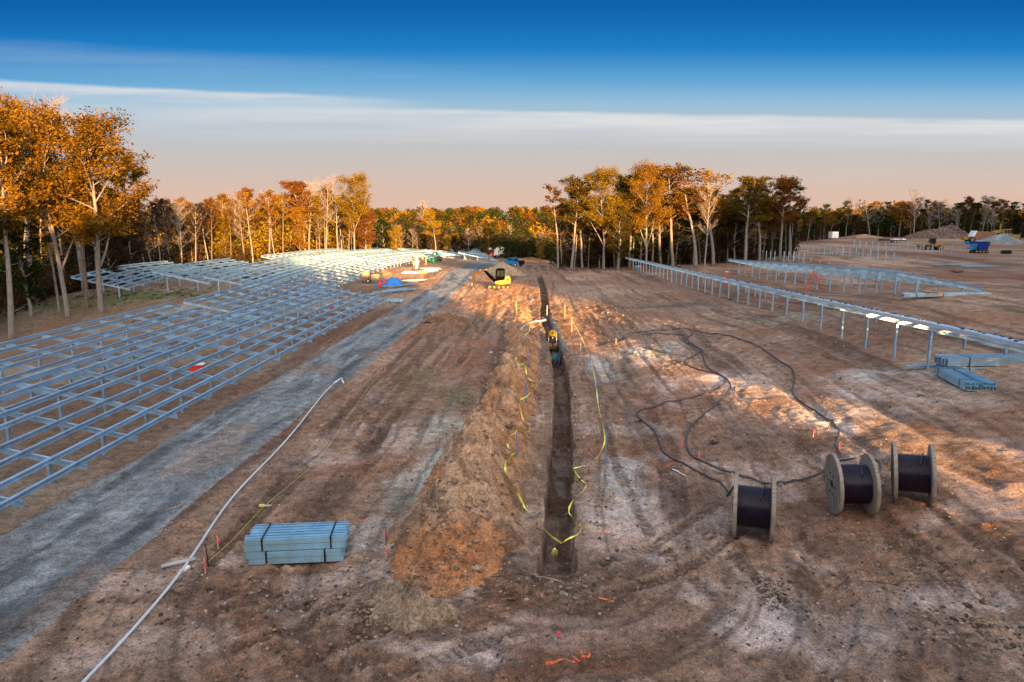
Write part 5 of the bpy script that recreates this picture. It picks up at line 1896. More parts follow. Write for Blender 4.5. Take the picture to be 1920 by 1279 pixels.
rr = random.Random(12)
for i, (px, py, an, L) in enumerate([(713, 551, .9, 3.4), (722, 549, .85, 3.8), (734, 549, .95, 3.6), (741, 545, .9, 4.2), (750, 547, .8, 3.9), (747, 539, .95, 3.4), (758, 545, .62, 3.2), (741, 537, 1.0, 2.6), (762, 537, 1.1, 2.8), (733, 538, .7, 2.4)]):
    p = at(px, py)
    mb = MB()
    mb.prism(chan(.16, .13, .02), (-L / 2, 0, 0), (L / 2, 0, 0))
    mb.prism(chan(.16, .13, .02), (-L / 2 + .2, .22, 0), (L / 2 - .1, .2, 0))
    o = mb.build('steel_beam', STEEL); o.location = p + Vector((0, 0, .03 + .05 * (i % 3))); o.rotation_euler = (0, rr.uniform(-.02, .02), an)
    tag(o, 'loose pair of steel beams strewn across the road verge by the blue tarp', 'steel beam', 'strewn steel beams')
for i, (px, py, an, L) in enumerate([(771, 514, .5, 3.2), (778, 513, .4, 3.6), (800, 509, .55, 4.0), (806, 506, .6, 3.6), (796, 512, .7, 3.2), (811, 508, .7, 3.4)]):
    p = at(px, py)
    mb = MB(); mb.prism(chan(.24, .16, .02), (-L / 2, 0, 0), (L / 2, 0, 0)); mb.prism(chan(.2, .14, .02), (-L / 2 + .3, .3, .02), (L / 2, .34, .02))
    o = mb.build('steel_beam', STEEL); o.location = p + Vector((0, 0, .05 + .12 * (i % 2))); o.rotation_euler = (0, .03, an)
    tag(o, 'loose steel beam in the sunlit scrap heap beside the road', 'steel beam', 'sunlit steel scrap')
p = at(783, 512)
mb = MB()
for i in range(9):
    a = i * .7
    mb.box((math.cos(a) * .7, math.sin(a) * .5, .25 + .1 * (i % 3)), (1.0, .12, .06), rz=a * 1.3, ry=.4 * math.sin(i))
o = mb.build('scrap_pile', JACKET_DARK); o.location = p; tag(o, 'dark jumble of packing scrap in the sunlit heap', 'scrap pile')
p = at(792, 514)
mb = MB(); mb.bbox((0, 0, .22), (1.5, .8, .45), .12, rz=.3); mb.box((.2, -.5, .06), (1.1, .6, .05), rz=.5)
o = mb.build('crate', CARD); o.location = p; tag(o, 'rust brown crate between the two sunlit scrap heaps', 'crate')
p = at(776, 527)
mb = MB()
for i in range(5):
    mb.box((i * .3 - .6, .15 * math.sin(i * 2), .05 + .04 * i), (2.4, .9, .03), rz=.3 + .12 * i, ry=.03)
o = mb.build('sheet_stack', WHITE); o.location = p; tag(o, 'pale loose sheets spread on the sunlit verge', 'sheets')


# ---- stakes, tape, string and marks
def stake(px, py, ptop, mat, label, group, w=.045, ribbon=None, name='stake', heap=True, lean=0.0, h=None):
    p = at(px, py, 0, heap)
    hh = h or max(.3, (py - ptop) / pxm(p) * 1.04)
    root = thing(name, label, 'stake', p, 0, group)
    mb = MB(); mb.box((lean * hh * .5, 0, hh / 2 - .1), (w, w * .7, hh + .2), ry=lean)
    mb.build('post', mat, root)
    if ribbon:
        mb = MB()
        z = hh * ribbon
        mb.box((lean * z, 0, z), (w + .014, w + .014, .055))
        mb.box((lean * z + .03, -.02, z - .05), (.035, .010, .11), ry=.25)
        mb.build('ribbon', PINK, root)
    return root


GT = 'tape stakes along the trench'
for i, (px, py, pt, m, lab) in enumerate([
    (968, 860, 813, STAKE_BLUE, 'blue grey stake on the near spoil bank holding the yellow tape'),
    (987, 755, 717, STAKE_BLUE, 'blue grey stake on the spoil bank, second from the near end'),
    (990, 680, 655, STAKE_BLUE, 'blue grey stake on the spoil bank, third from the near end'),
    (984, 642, 628, STAKE_BLUE, 'short blue grey stake where the spoil bank thins out'),
    (992, 622, 592, PINK_WOOD, 'pale stake wrapped in tape on the orange soil'),
    (968, 586, 566, PINK_WOOD, 'thin lath stake on the sunlit orange clods'),
    (1135, 870, 807, STAKE_BLUE, 'blue grey stake right of the trench, nearest the camera, tape tied to it'),
    (1117, 764, 710, STAKE_BLUE, 'blue grey stake right of the trench, second from the near end'),
    (1106, 705, 668, STAKE_BLUE, 'blue grey stake right of the trench, third from the near end'),
    (1089, 658, 627, STAKE_BLUE, 'blue grey stake beside the cable where it enters the trench'),
    (1072, 623, 594, PINK_WOOD, 'lath stake right of the trench holding the straight tape'),
    (1059, 597, 572, PINK_WOOD, 'lath stake at the far end of the straight yellow tape'),
    (1026, 592, 576, WHITE, 'short white stake on the lip of the trench')]):
    stake(px, py, pt, m, lab, GT)
GP = 'survey stakes with pink ribbon'
for px, py, pt, rb, lab in [
    (409, 1026, 1003, .62, 'lath with long pink ribbon, farther of the two beside the conduit'),
    (385, 1073, 1046, .62, 'lath with pink ribbon, nearer of the two beside the conduit'),
    (725, 1048, 1026, .6, 'orange topped lath with pink ribbon right of the blue grey bundle'),
    (725, 1012, 992, .55, 'pink ribbon pin just behind the lath right of the bundle'),
    (1310, 859, 844, .6, 'lath with pink ribbon inside the loop of the middle cable'),
    (1573, 846, 831, .6, 'lath with pink ribbon beside the cable behind the planked reel'),
    (1525, 818, 808, .8, 'tiny pink flag in the dark soil behind the reels'),
    (1278, 838, 830, .7, 'small pale peg between the two left cables'),
    (1155, 643, 634, .7, 'pink flag pin where the cables leave the trench'),
    (722, 697, 690, .8, 'pink flag pin at the far end of the yellow string')]:
    stake(px, py, pt, PINK_WOOD, lab, GP, .032, rb, 'survey_stake', False)
p = at(1046, 1210)
mb = MB(); mb.cyl((0, 0, -.05), (0, 0, .28), .006, 6)
root = thing('marker_flag', 'single pink marker flag on wire in the near right dirt', 'marker flag', p)
mb.build('wire', BLACK, root)
mb = MB(); mb.box((.02, 0, .27), (.07, .008, .13), rz=.4); mb.build('flag', PINK, root)
p = at(391, 1060)
mb = MB(); mb.tube([(0, 0, -.05), (-.05, .02, .6)], .014, 6)
o = mb.build('iron_pin', BLACK); o.location = p; tag(o, 'black iron pin beside the nearer conduit lath', 'pin')
p = at(724, 1030)
mb = MB(); mb.tube([(0, 0, -.05), (.01, .02, .62)], .012, 6)
o = mb.build('iron_pin', BLACK); o.location = p; tag(o, 'black iron pin behind the lath right of the bundle', 'pin')


def ribbon_strip(name, pts, width, mat, label, cat, tw=0.9, heap=True, seed=0):
    """twisted plastic tape along (column, row, height) points"""
    r = random.Random(seed)
    P = []
    for px, py, dz in pts:
        p = at(px, py, dz, heap)
        p.z += dz + .03
        P.append(p)
    path = smooth_path(P, 5)
    xs = np.array([p.x for p in path]); ys = np.array([p.y for p in path])
    gf = ground_full(xs, ys, heap)
    over = (np.abs(xs - trench_x(ys)) < .75) & (ys > 16)
    for p, g, ov in zip(path, gf, over):
        if not ov:
            p.z = max(p.z, g + .05)
    V = []; F = []
    a = 0.3
    for i, p in enumerate(path):
        t = (path[min(i + 1, len(path) - 1)] - path[max(i - 1, 0)]).normalized()
        sd = t.cross(Vector((0, 0, 1)))
        if sd.length < 1e-3: sd = Vector((1, 0, 0))
        sd.normalize(); u = sd.cross(t)
        a += r.uniform(-.1, 1) * tw * .5
        w = width * (.55 + .45 * abs(math.sin(i * .9 + seed)))
        e = sd * math.cos(a) + u * math.sin(a)
        V += [p - e * w / 2, p + e * w / 2]
    for i in range(len(path) - 1):
        F.append((2 * i, 2 * i + 1, 2 * i + 3, 2 * i + 2))
    mb = MB(); mb.add(V, F)
    o = mb.build(name, mat, None, True)
    return tag(o, label, cat)


TL = [(988, 578, .4), (992, 600, .5), (993, 622, .35), (984, 632, .1), (983, 647, .3), (982, 661, .2), (969, 671, .1), (968, 680, .05), (975, 687, .05), (989, 679, .35), (986, 693, .2), (988, 705, .1), (993, 713, .05), (1002, 718, .05), (1007, 726, .05), (996, 736, .15), (987, 744, .3), (974, 753, .05), (977, 772, .05), (982, 788, .05), (993, 805, .05), (988, 812, .05), (971, 810, .5), (967, 817, .5), (958, 820, .05), (949, 832, .05), (953, 843, .05), (966, 852, .25), (957, 863, .1), (947, 875, .05), (952, 897, .05), (967, 920, .05), (977, 941, .05), (985, 955, .06), (1004, 971, .08), (1028, 1001, .1), (1053, 1021, -.05)]
ribbon_strip('caution_tape', TL, .07, TAPE, 'crumpled yellow caution tape zigzagging over the spoil bank', 'caution tape', seed=2)
TRR = [(1053, 1021, -.05), (1066, 1012, 0), (1084, 1004, .04), (1089, 992, .04), (1084, 980, .04), (1067, 965, .0), (1074, 944, .04), (1099, 916, .05), (1090, 902, .05), (1085, 896, .05), (1077, 883, .05), (1079, 878, .05), (1100, 874, .05), (1120, 857, .3), (1130, 840, .55), (1134, 827, .65), (1131, 805, .7), (1122, 762, .8), (1118, 730, .7), (1113, 700, .6), (1107, 676, .7), (1091, 636, .6), (1072, 600, .6), (1061, 580, .5)]
ribbon_strip('caution_tape', TRR, .06, TAPE, 'yellow caution tape strung from stake to stake right of the trench', 'caution tape', heap=False, seed=5)
p = at(1053, 1021)
mb = MB()
for i in range(5):
    mb.tube([(0, 0, 0), (.03 * (i - 2), -.04, -.05), (.04 * (i - 2), -.06, -.14 - .06 * (i % 2))], .007, 4)
o = mb.build('tape_knot', TAPE); o.location = (trench_x(17.7) - .05, 17.7, p.z + .05); tag(o, 'frayed knot of yellow tape hanging over the near end of the trench', 'tape knot')
mb = MB()
P = [at(px, py) + Vector((0, 0, .12)) for px, py in ((392, 1060), (440, 1016), (487, 965), (520, 935), (600, 862), (660, 775), (700, 720), (722, 697))]
mb.tube(smooth_path(P, 4), .004, 4)
o = mb.build('string_line', TAPE); tag(o, 'thin yellow string line running from the near laths up the verge', 'string')
GK = 'orange paint strokes on the dirt'


def spray(px0, py0, px1, py1, label, w=.07, extra=()):
    """a sprayed stroke: a ragged flat strip draped on the dirt"""
    r = random.Random(int(px0 + py0))
    root = None
    for (a, b, c, d, ww) in [(px0, py0, px1, py1, w)] + list(extra):
        V = []; F = []
        A = at(a, b); B = at(c, d)
        n = max(6, int((B - A).length / .09))
        o = len(V)
        sd = (B - A).cross(Vector((0, 0, 1))).normalized()
        for i in range(n + 1):
            p = A.lerp(B, i / n) + sd * r.uniform(-.015, .015)
            hw = ww * .5 * r.uniform(.45, 1.15)
            for s in (-1, 0, 1):
                q = p + sd * hw * s
                V.append((q.x, q.y, 0.0))
        for i in range(n):
            if len(extra) == 0 and r.random() < .08:
                continue
            for s in (0, 1):
                k = o + i * 3 + s
                F.append((k, k + 1, k + 4, k + 3))
        zz = ground_full(np.array([v[0] for v in V]), np.array([v[1] for v in V]))
        V = [(v[0], v[1], float(z_) + .012) for v, z_ in zip(V, zz)]
        mb = MB(); mb.add(V, F)
        ob = mb.build('stroke' if root else 'paint_mark', ORANGE_SPRAY, root, True)
        root = root or tag(ob, label, 'paint mark', GK)
    return root


spray(1023, 1246, 1097, 1245, 'orange sprayed arrow on the pale dirt at the bottom', .05, [(1072, 1234, 1090, 1245, .05), (1089, 1223, 1091, 1245, .05), (1106, 1231, 1090, 1245, .05)])
spray(1122, 1119, 1174, 1121, 'orange sprayed dash halfway between the arrow and the trench end', .08)
spray(1118, 1001, 1158, 1001, 'orange sprayed dash right of the tape knot')
spray(1103, 911, 1138, 907, 'orange sprayed dash touching the tape right of the trench', .06)
spray(1132, 902, 1168, 895, 'orange sprayed dash pair, farther one right of the trench', .06)
spray(455, 1017, 474, 1012, 'orange sprayed dash at the left end of the blue grey bundle')
spray(652, 983, 700, 976, 'orange sprayed dash at the right end of the blue grey bundle')
spray(1240, 876, 1265, 868, 'faint orange sprayed dash left of the white twig', .06)

# ---- small litter
def stick(px, pts, r, mat, label, name='stick', cat='stick'):
    p = at(*px)
    mb = MB(); mb.tube(smooth_path(pts, 3), [r * (1 - .5 * i / (3 * len(pts))) for i in range(3 * (len(pts) - 1) + 1)], 6)
    o = mb.build(name, mat, None, True); o.location = p + Vector((0, 0, r * .8))
    return tag(o, label, cat)


stick((318, 958), [(-.32, -.15, 0), (-.1, -.05, .02), (.05, .12, .03), (.25, .25, .05), (.12, .33, .04)], .035, STICK, 'bent bone like branch on the edge of the gravel road')
stick((300, 993), [(-.12, -.2, 0), (0, .05, .02), (.05, .2, .02)], .018, STICK, 'thin curved twig on the gravel verge')
stick((885, 822), [(-.22, -.5, .0), (-.05, 0, .03), (.2, .5, .08)], .06, STICK, 'grey log lying on the left flank of the spoil bank')
stick((1270, 886), [(-.12, .3, 0), (0, .05, .03), (.08, -.15, .02), (.2, -.4, .03)], .028, WHITE, 'forked white twig between the trench and the nearest reel')
stick((1025, 1088), [(-.35, .1, .02), (0, 0, .05), (.4, -.18, .03)], .028, STICK, 'broken root at the near end of the trench')
stick((1120, 988), [(-.4, -.05, 0), (0, .02, .02), (.4, .1, .03)], .014, STICK, 'straight thin twig beside the tape right of the trench')
p = at(340, 1062)
mb = MB(); mb.tube([(-.45, -.14, .05), (.3, .18, .11)], .05, 10); o = mb.build('pipe_offcut', GREY_DUCT, None, True); o.location = p; tag(o, 'grey pipe offcut resting against the conduit', 'pipe')
p = at(347, 1070)
mb = MB(); mb.bbox((0, 0, .05), (.12, .3, .09), .02, rz=-.2); o = mb.build('block', WHITE); o.location = p; tag(o, 'small pale block propping the pipe offcut', 'block')
p = at(502, 950)
root = thing('lath', 'fallen pale lath with yellow tape on one end', 'stake', p, .10)
mb = MB(); mb.box((.1, 0, .03), (.55, .05, .035)); mb.build('shaft', GREY_PVC, root)
mb = MB(); mb.box((-.18, 0, .04), (.16, .08, .06)); mb.build('ribbon', TAPE, root)


def dead_plant(px, py, s, n, label, seed, mat=STICK):
    p = at(px, py)
    r = random.Random(seed)
    mb = MB()
    for i in range(n):
        a = r.random() * 6.28; L = s * r.uniform(.4, 1)
        mb.tube([(r.uniform(-.3, .3) * s, r.uniform(-.3, .3) * s, 0), (math.cos(a) * L * .5, math.sin(a) * L * .5, L * r.uniform(.1, .4)), (math.cos(a + .4) * L, math.sin(a + .4) * L, L * r.uniform(0, .35))], [.022, .016, .006], 4)
    o = mb.build('root_clump', mat); o.location = p
    return tag(o, label, 'roots')


dead_plant(1455, 1108, .42, 34, 'brown clump of torn roots right of the bottom centre', 3)
dead_plant(706, 800, .35, 20, 'ragged root strip left of the pale crust', 4)
dead_plant(1338, 832, .3, 14, 'dark twig litter inside the middle cable loop', 5, JACKET_DARK)
dead_plant(1600, 912, .3, 12, 'dark twig litter beneath the planked reel', 6, JACKET_DARK)
dead_plant(1368, 563, .8, 10, 'black stick litter beneath the long narrow rack', 7, JACKET_DARK)
dead_plant(1795, 512, 1.6, 40, 'dark root tangle in the red cut bank', 8, JACKET_DARK)


# ------------------------------------------------------------------ machines and gear
def wheel(root, c, r, w, rim_mat=None, axis=(0, 1, 0), name='wheel'):
    a = Vector(axis)
    c = Vector(c)
    mb = MB()
    mb.lathe([(-w / 2, r * .55), (-w / 2, r * .9), (-w * .36, r), (w * .36, r), (w / 2, r * .9), (w / 2, r * .55)], c, c + a, 20)
    t = mb.build(name, RUBBER, root, True)
    mb = MB()
    mb.lathe([(-w * .4, .0), (-w * .4, r * .2), (-w * .28, r * .3), (-w * .42, r * .58), (w * .42, r * .58), (w * .28, r * .3), (w * .4, r * .2), (w * .4, 0)], c, c + a, 16)
    mb.build('rim', rim_mat or WHITE, t, True)
    return t


def track(root, x0, x1, y, w, h, mat=RUBBER):
    """crawler track with lugs and its rollers"""
    mb = MB()
    pts = []
    r = h / 2
    for i in range(9):
        g = math.pi / 2 + math.pi * i / 8
        pts.append((x0 + r + r * math.cos(g), r + r * math.sin(g)))
    for i in range(9):
        g = -math.pi / 2 + math.pi * i / 8
        pts.append((x1 - r + r * math.cos(g), r + r * math.sin(g)))
    mb.outline(pts, y - w / 2, y + w / 2)
    n = int((x1 - x0) / .16)
    for i in range(n):
        x = x0 + r * .7 + (x1 - x0 - 1.4 * r) * i / (n - 1)
        for z in (-.012, h + .012):
            mb.box((x, y, z), (.06, w, .03))
    t = mb.build('track', mat, root)
    mb = MB()
    for i in range(4):
        x = x0 + r + (x1 - x0 - 2 * r) * i / 3
        mb.cyl((x, y - w / 2 - .02, r), (x, y + w / 2 + .02, r), r * .55, 12)
    mb.build('roller', YELLOW_OLD, t, True)
    return t


def limb(mb, a, b, wa, wb, t):
    """tapering boxed arm in the x-z plane"""
    a = Vector((a[0], 0, a[1])); b = Vector((b[0], 0, b[1]))
    d = (b - a).normalized(); n = Vector((-d.z, 0, d.x))
    m = a.lerp(b, .45)
    pts = [a + n * wa / 2, m + n * max(wa, wb) * .62, b + n * wb / 2, b - n * wb / 2, m - n * max(wa, wb) * .5, a - n * wa / 2]
    mb.outline([(p.x, p.z) for p in pts], -t / 2, t / 2)


def excavator():
    p = at(937, 543)
    root = thing('mini_excavator', 'yellow mini excavator with black cab digging the sunlit orange dirt', 'excavator', p + Vector((0, 0, .05)), YAW * 0 + .04)
    track(root, -.95, 1.30, -.62, .36, .52)
    track(root, -.95, 1.30, .62, .36, .52)
    mb = MB(); mb.bbox((.15, 0, .45), (1.3, .95, .25), .05); mb.cyl((.15, 0, .55), (.15, 0, .68), .42, 20)
    mb.build('undercarriage', YELLOW_OLD, root)
    mb = MB(); mb.bbox((-1.35, 0, .22), (.10, 1.65, .40), .03, ry=.15); mb.box((-1.0, -.35, .28), (.7, .10, .12)); mb.box((-1.0, .35, .28), (.7, .10, .12))
    mb.build('dozer_blade', YELLOW_OLD, root)
    mb = MB()
    mb.outline([(-.55, .70), (1.10, .70), (1.36, .86), (1.36, 1.30), (1.18, 1.62), (.78, 1.62), (.62, 1.18), (-.55, 1.0)], -.72, .72)
    mb.build('body', YELLOW, root)
    mb = MB(); mb.box((1.0, -.735, 1.2), (.35, .012, .22)); mb.build('grille', BLACK, root)
    cab = MB()
    cab.outline([(-.52, 1.0), (.58, 1.18), (.66, 2.42), (.50, 2.52), (-.32, 2.52), (-.50, 2.36)], -.60, .28)
    cb = cab.build('cab', CAB_BLACK, root)
    mb = MB()
    mb.outline([(-.36, 1.62), (.02, 1.62), (.02, 2.34), (-.32, 2.34)], -.612, -.604)
    mb.outline([(.12, 1.62), (.48, 1.62), (.50, 2.34), (.12, 2.34)], -.612, -.604)
    mb.box((-.515, -.16, 1.8), (.012, .70, 1.0), ry=.02)
    mb.build('window', GLASS, cb)
    mb = MB(); mb.box((.05, -.16, 2.55), (.9, .8, .05)); mb.build('roof', CAB_BLACK, cb)
    mb = MB(); limb(mb, (-.55, .95), (-1.88, 2.30), .38, .30, .28); mb.build('boom', CAB_BLACK, root)
    mb = MB(); mb.cyl((-.75, 0, 1.02), (-1.42, 0, 1.62), .055, 8); mb.cyl((-1.42, 0, 1.62), (-1.60, 0, 1.78), .03, 8); mb.build('boom_ram', WHITE, root)
    mb = MB(); limb(mb, (-1.80, 2.34), (-3.22, 2.0), .34, .24, .22); mb.build('arm', EARTHY, root)
    mb = MB(); mb.cyl((-1.7, 0, 2.38), (-2.5, 0, 2.34), .045, 8); mb.build('arm_ram', WHITE, root)
    mb = MB()
    mb.outline([(-3.10, 2.02), (-3.32, 2.10), (-3.46, 1.7), (-3.48, 1.0), (-3.38, .45), (-3.22, .30), (-3.14, .9), (-3.06, 1.5)], -.28, .28)
    for i in range(4):
        mb.box((-3.22, -.21 + i * .14, .22), (.06, .05, .2))
    mb.build('bucket', EARTHY, root)
    mb = MB(); mb.box((-3.50, 0, .72), (.05, .18, .5)); mb.build('coupling', WHITE, root)


excavator()


def trench_roller():
    y = 51.5
    p = Vector((trench_x(y) - .02, y, float(base_h(1.3, y)) - TDEPTH * .62))
    root = thing('trench_roller', 'yellow and black trench roller standing in the trench', 'trench roller', p, -.03)
    for sy in (-1, 1):
        mb = MB()
        for k in (-1, 1):
            mb.cyl((k * .07 * 1, sy * .42, .27), (k * .37, sy * .42, .27), .25, 18)
            for i in range(12):
                g = i * math.pi / 6
                mb.box((k * .22, sy * .42 + math.cos(g) * .26, .27 + math.sin(g) * .26), (.26, .06, .06), rx=g)
        mb.build('drum', YELLOW_OLD, root)
    mb = MB(); mb.bbox((0, 0, .55), (.70, 1.25, .22), .05); mb.build('chassis', BLACK, root)
    mb = MB(); mb.bbox((0, -.28, .78), (.60, .60, .30), .08); mb.bbox((0, -.61, .70), (.5, .06, .34), .03)
    mb.build('engine_cover', BLACK, root)
    mb = MB(); mb.bbox((0, .22, 1.02), (.62, .82, .58), .12); mb.bbox((0, -.2, 1.12), (.56, .2, .34), .08)
    h = mb.build('hood', YELLOW, root)
    mb = MB(); mb.cyl((0, -.27, 1.17), (0, -.32, 1.17), .06, 12); mb.build('cap', BLACK, h)
    mb = MB(); mb.cyl((0, -.6, .88), (0, -.68, .88), .05, 12); mb.build('lamp', WHITE, root)
    mb = MB()
    for sx in (-.3, .3):
        mb.tube([(sx, -.63, .45), (sx, -.70, .7), (sx, -.62, .9)], .02, 6)
    mb.build('guard', WHITE, root)


trench_roller()

# gear in the trench
y = 46.6
zt = float(base_h(1.5, y)) - TDEPTH
mb = MB(); mb.add([(-.38, -.35, .55), (.20, -.55, .42), (.34, .42, .60), (-.12, .52, .70), (-.38, -.35, .50), (.20, -.55, .37), (.34, .42, .55), (-.12, .52, .65)], [(0, 1, 2, 3), (7, 6, 5, 4), (0, 4, 5, 1), (1, 5, 6, 2), (2, 6, 7, 3), (3, 7, 4, 0)])
o = mb.build('plastic_cover', TEAL_DARK); o.location = (trench_x(y), y, zt + .1); tag(o, 'teal plastic cover lying across the trench in front of the roller', 'cover')
mb = MB(); mb.tube(smooth_path([(.5, .5, 1.0), (.25, .2, .95), (-.02, -.5, .55), (-.12, -1.0, .3), (.05, -1.15, .28), (.2, -.7, .45), (.36, -.2, .8)], 5), .05, 8)
o = mb.build('hose', CABLE, None, True); o.location = (trench_x(y), y - .2, zt); tag(o, 'thick black cable ends bending down into the trench below the teal cover', 'cable')
V = []; F = []
for i, yy in enumerate(np.linspace(47.0, 66, 26)):
    x = trench_x(yy) + TW_
    z = float(base_h(x, yy))
    w = .12 * math.sin(i * 1.7)
    V += [(x - .07, yy, z - .55 + w * .3), (x - .05, yy, z - .1), (x + .06, yy, z + .13), (x + .34 + w, yy, z + .10)]
for i in range(25):
    for k in range(3):
        a = i * 4 + k
        F.append((a, a + 1, a + 5, a + 4))
mb = MB(); mb.add(V, F); o = mb.build('plastic_sheet', TEAL_DULL, None, True); tag(o, 'grey teal sheet draped over the right lip of the trench beside the roller', 'sheet')
pts = [at(977, 621, 0, True) + Vector((0, 0, .1)), at(985, 613, 0, True) + Vector((0, 0, .12)), at(1000, 607, 0, True) + Vector((0, 0, .1)), at(1012, 606) + Vector((0, 0, .1))]
q = pts[-1]
pts += [q + Vector((.35, .4, .0)), q + Vector((.55, 1.6, -.15)), q + Vector((.5, 3.2, -.3)), q + Vector((.28, 4.6, -.35))]
mb = MB(); mb.tube(smooth_path(pts, 6), .085, 10); o = mb.build('flexible_duct', GREY_DUCT, None, True); tag(o, 'grey flexible duct snaking over the spoil into the far trench', 'duct')


def pickup():
    p = at(962, 499)
    root = thing('pickup_truck', 'blue pickup truck with a black tail parked behind the sand pile', 'pickup truck', p, math.radians(140))
    mb = MB()
    mb.outline([(-2.5, .55), (2.55, .50), (2.60, .95), (2.40, 1.12), (1.25, 1.22), (.65, 1.25), (-2.5, 1.25)], -.95, .95)
    mb.build('body', BLUE, root)
    mb = MB()
    mb.outline([(1.15, 1.20), (.55, 1.85), (-.65, 1.88), (-.95, 1.22)], -.84, .84)
    c = mb.build('cab', BLUE, root)
    mb = MB()
    for s in (-.85, .85):
        mb.outline([(.92, 1.27), (.48, 1.76), (-.06, 1.78), (-.06, 1.27)], s - .006, s + .006)
        mb.outline([(-.14, 1.27), (-.14, 1.78), (-.60, 1.78), (-.82, 1.27)], s - .006, s + .006)
    mb.box((.88, 0, 1.54), (.02, 1.4, .62), ry=-.74); mb.box((-.82, 0, 1.56), (.02, 1.3, .5), ry=.42)
    mb.build('window', GLASS, c)
    mb = MB(); mb.bbox((-2.56, 0, .95), (.18, 1.92, .72), .05); mb.bbox((-1.75, 0, 1.22), (1.6, 1.94, .30), .06); mb.bbox((-2.62, 0, .52), (.2, 1.8, .2), .04)
    mb.build('tailgate', BLACK, root)
    mb = MB()
    for s in (-.7, .7):
        mb.box((2.585, s, .88), (.05, .32, .16))
    mb.build('headlight', WHITE, root)
    for x in (1.6, -1.55):
        for s in (-.86, .86):
            wheel(root, (x, s, .40), .40, .26)


pickup()


def skid_steer(px, py, label):
    p = at(px, py)
    root = thing('skid_steer', label, 'skid steer', (p.x, p.y, p.z), math.radians(200))
    mb = MB(); mb.bbox((-.2, 0, .75), (2.1, 1.1, .6), .08); mb.build('body', WHITE, root)
    mb = MB(); mb.bbox((-1.15, 0, 1.05), (.75, 1.3, .85), .12); e = mb.build('engine_cover', WHITE, root)
    mb = MB(); mb.box((-1.53, 0, 1.1), (.02, .7, .12)); mb.build('badge', RED, e)
    mb = MB(); mb.outline([(-.75, 1.0), (.55, 1.0), (.75, 1.9), (.45, 2.3), (-.65, 2.3)], -.5, .5); c = mb.build('cab', BLACK, root)
    mb = MB()
    for s in (-.505, .505):
        mb.outline([(-.5, 1.25), (.45, 1.25), (.58, 1.85), (.35, 2.15), (-.5, 2.15)], s - .005, s + .005)
    mb.build('window', GLASS, c)
    for s in (-.72, .72):
        mb = MB(); mb.outline([(-1.2, 1.55), (-.9, 1.75), (1.3, 1.2), (1.75, .45), (1.6, .4), (1.1, 1.05), (-1.1, 1.4)], s - .06, s + .06); mb.build('arm', WHITE, root)
        for x in (.55, -.75):
            wheel(root, (x, s, .42), .42, .28)
    mb = MB(); mb.outline([(1.6, .15), (2.2, .12), (1.9, .2), (1.72, .65), (1.6, .7)], -.9, .9); mb.build('bucket', STICK, root)


skid_steer(600, 494, 'white skid steer loader with dark cab among the left racks')


def tan_mixer():
    p = at(694, 531)
    root = thing('trailer_mixer', 'tan towed mixer with round drum beside the blue tarp', 'mixer', p, .1)
    mb = MB(); mb.lathe([(-.55, .15), (-.4, .45), (.0, .62), (.45, .5), (.6, .3)], (-.55, 0, 1.05), (.45, 0, 1.15), 20); mb.build('drum', CREAM, root, True)
    mb = MB(); mb.bbox((.75, 0, .9), (1.1, .8, .6), .06); mb.build('engine_box', CREAM, root)
    mb = MB(); mb.box((0, 0, .5), (2.6, .7, .1)); mb.box((1.7, 0, .45), (1.0, .1, .1)); mb.build('chassis', YELLOW_OLD, root)
    for s in (-.5, .5):
        wheel(root, (-.2, s, .33), .33, .18, CREAM)
    mb = MB(); mb.cyl((-.95, -.2, 0), (-.95, -.2, .5), .05, 8); mb.build('stand', BLACK, root)


tan_mixer()
p = at(730, 536)
mb = MB()
xs = np.linspace(-1.9, 1.7, 22); ys = np.linspace(-.75, .75, 10)
V = []; F = []
for i, a in enumerate(xs):
    for j, b in enumerate(ys):
        hgt = 1.0 * math.exp(-((a - .6) / .95) ** 4) * math.exp(-(b / .62) ** 4) + .45 * math.exp(-((a + 1.2) / .6) ** 2 - (b / .5) ** 2)
        V.append((a, b, .02 + hgt + .07 * math.sin(a * 5 + b * 3) * math.cos(b * 7)))
for i in range(21):
    for j in range(9):
        k = i * 10 + j
        F.append((k, k + 10, k + 11, k + 1))
mb.add(V, F); o = mb.build('tarp', TARP, None, True); o.location = p; tag(o, 'bright blue tarp thrown over a heap of supplies on the road verge', 'tarp')


def fuel_can(p, label, mat=RED, s=1.0, cat='fuel can', name='fuel_can'):
    root = thing(name, label, cat, p, .3)
    mb = MB(); mb.bbox((0, 0, .2 * s), (.36 * s, .24 * s, .38 * s), .05 * s); mb.build('body', mat, root)
    mb = MB(); mb.tube([(-.1 * s, 0, .38 * s), (-.08 * s, 0, .47 * s), (.1 * s, 0, .47 * s), (.12 * s, 0, .38 * s)], .025 * s, 6); mb.build('handle', mat, root)
    mb = MB(); mb.cyl((.14 * s, 0, .38 * s), (.2 * s, 0, .5 * s), .03 * s, 8); mb.build('spout', BLACK, root)


fuel_can(at(713, 537), 'red fuel can at the left foot of the blue tarp', s=1.5)
fuel_can(at(722, 536), 'red fuel can in front of the middle of the blue tarp', s=1.6)
fuel_can(at(620, 580), 'small dark red fuel can beneath the far end of the roadside rack', s=1.0)


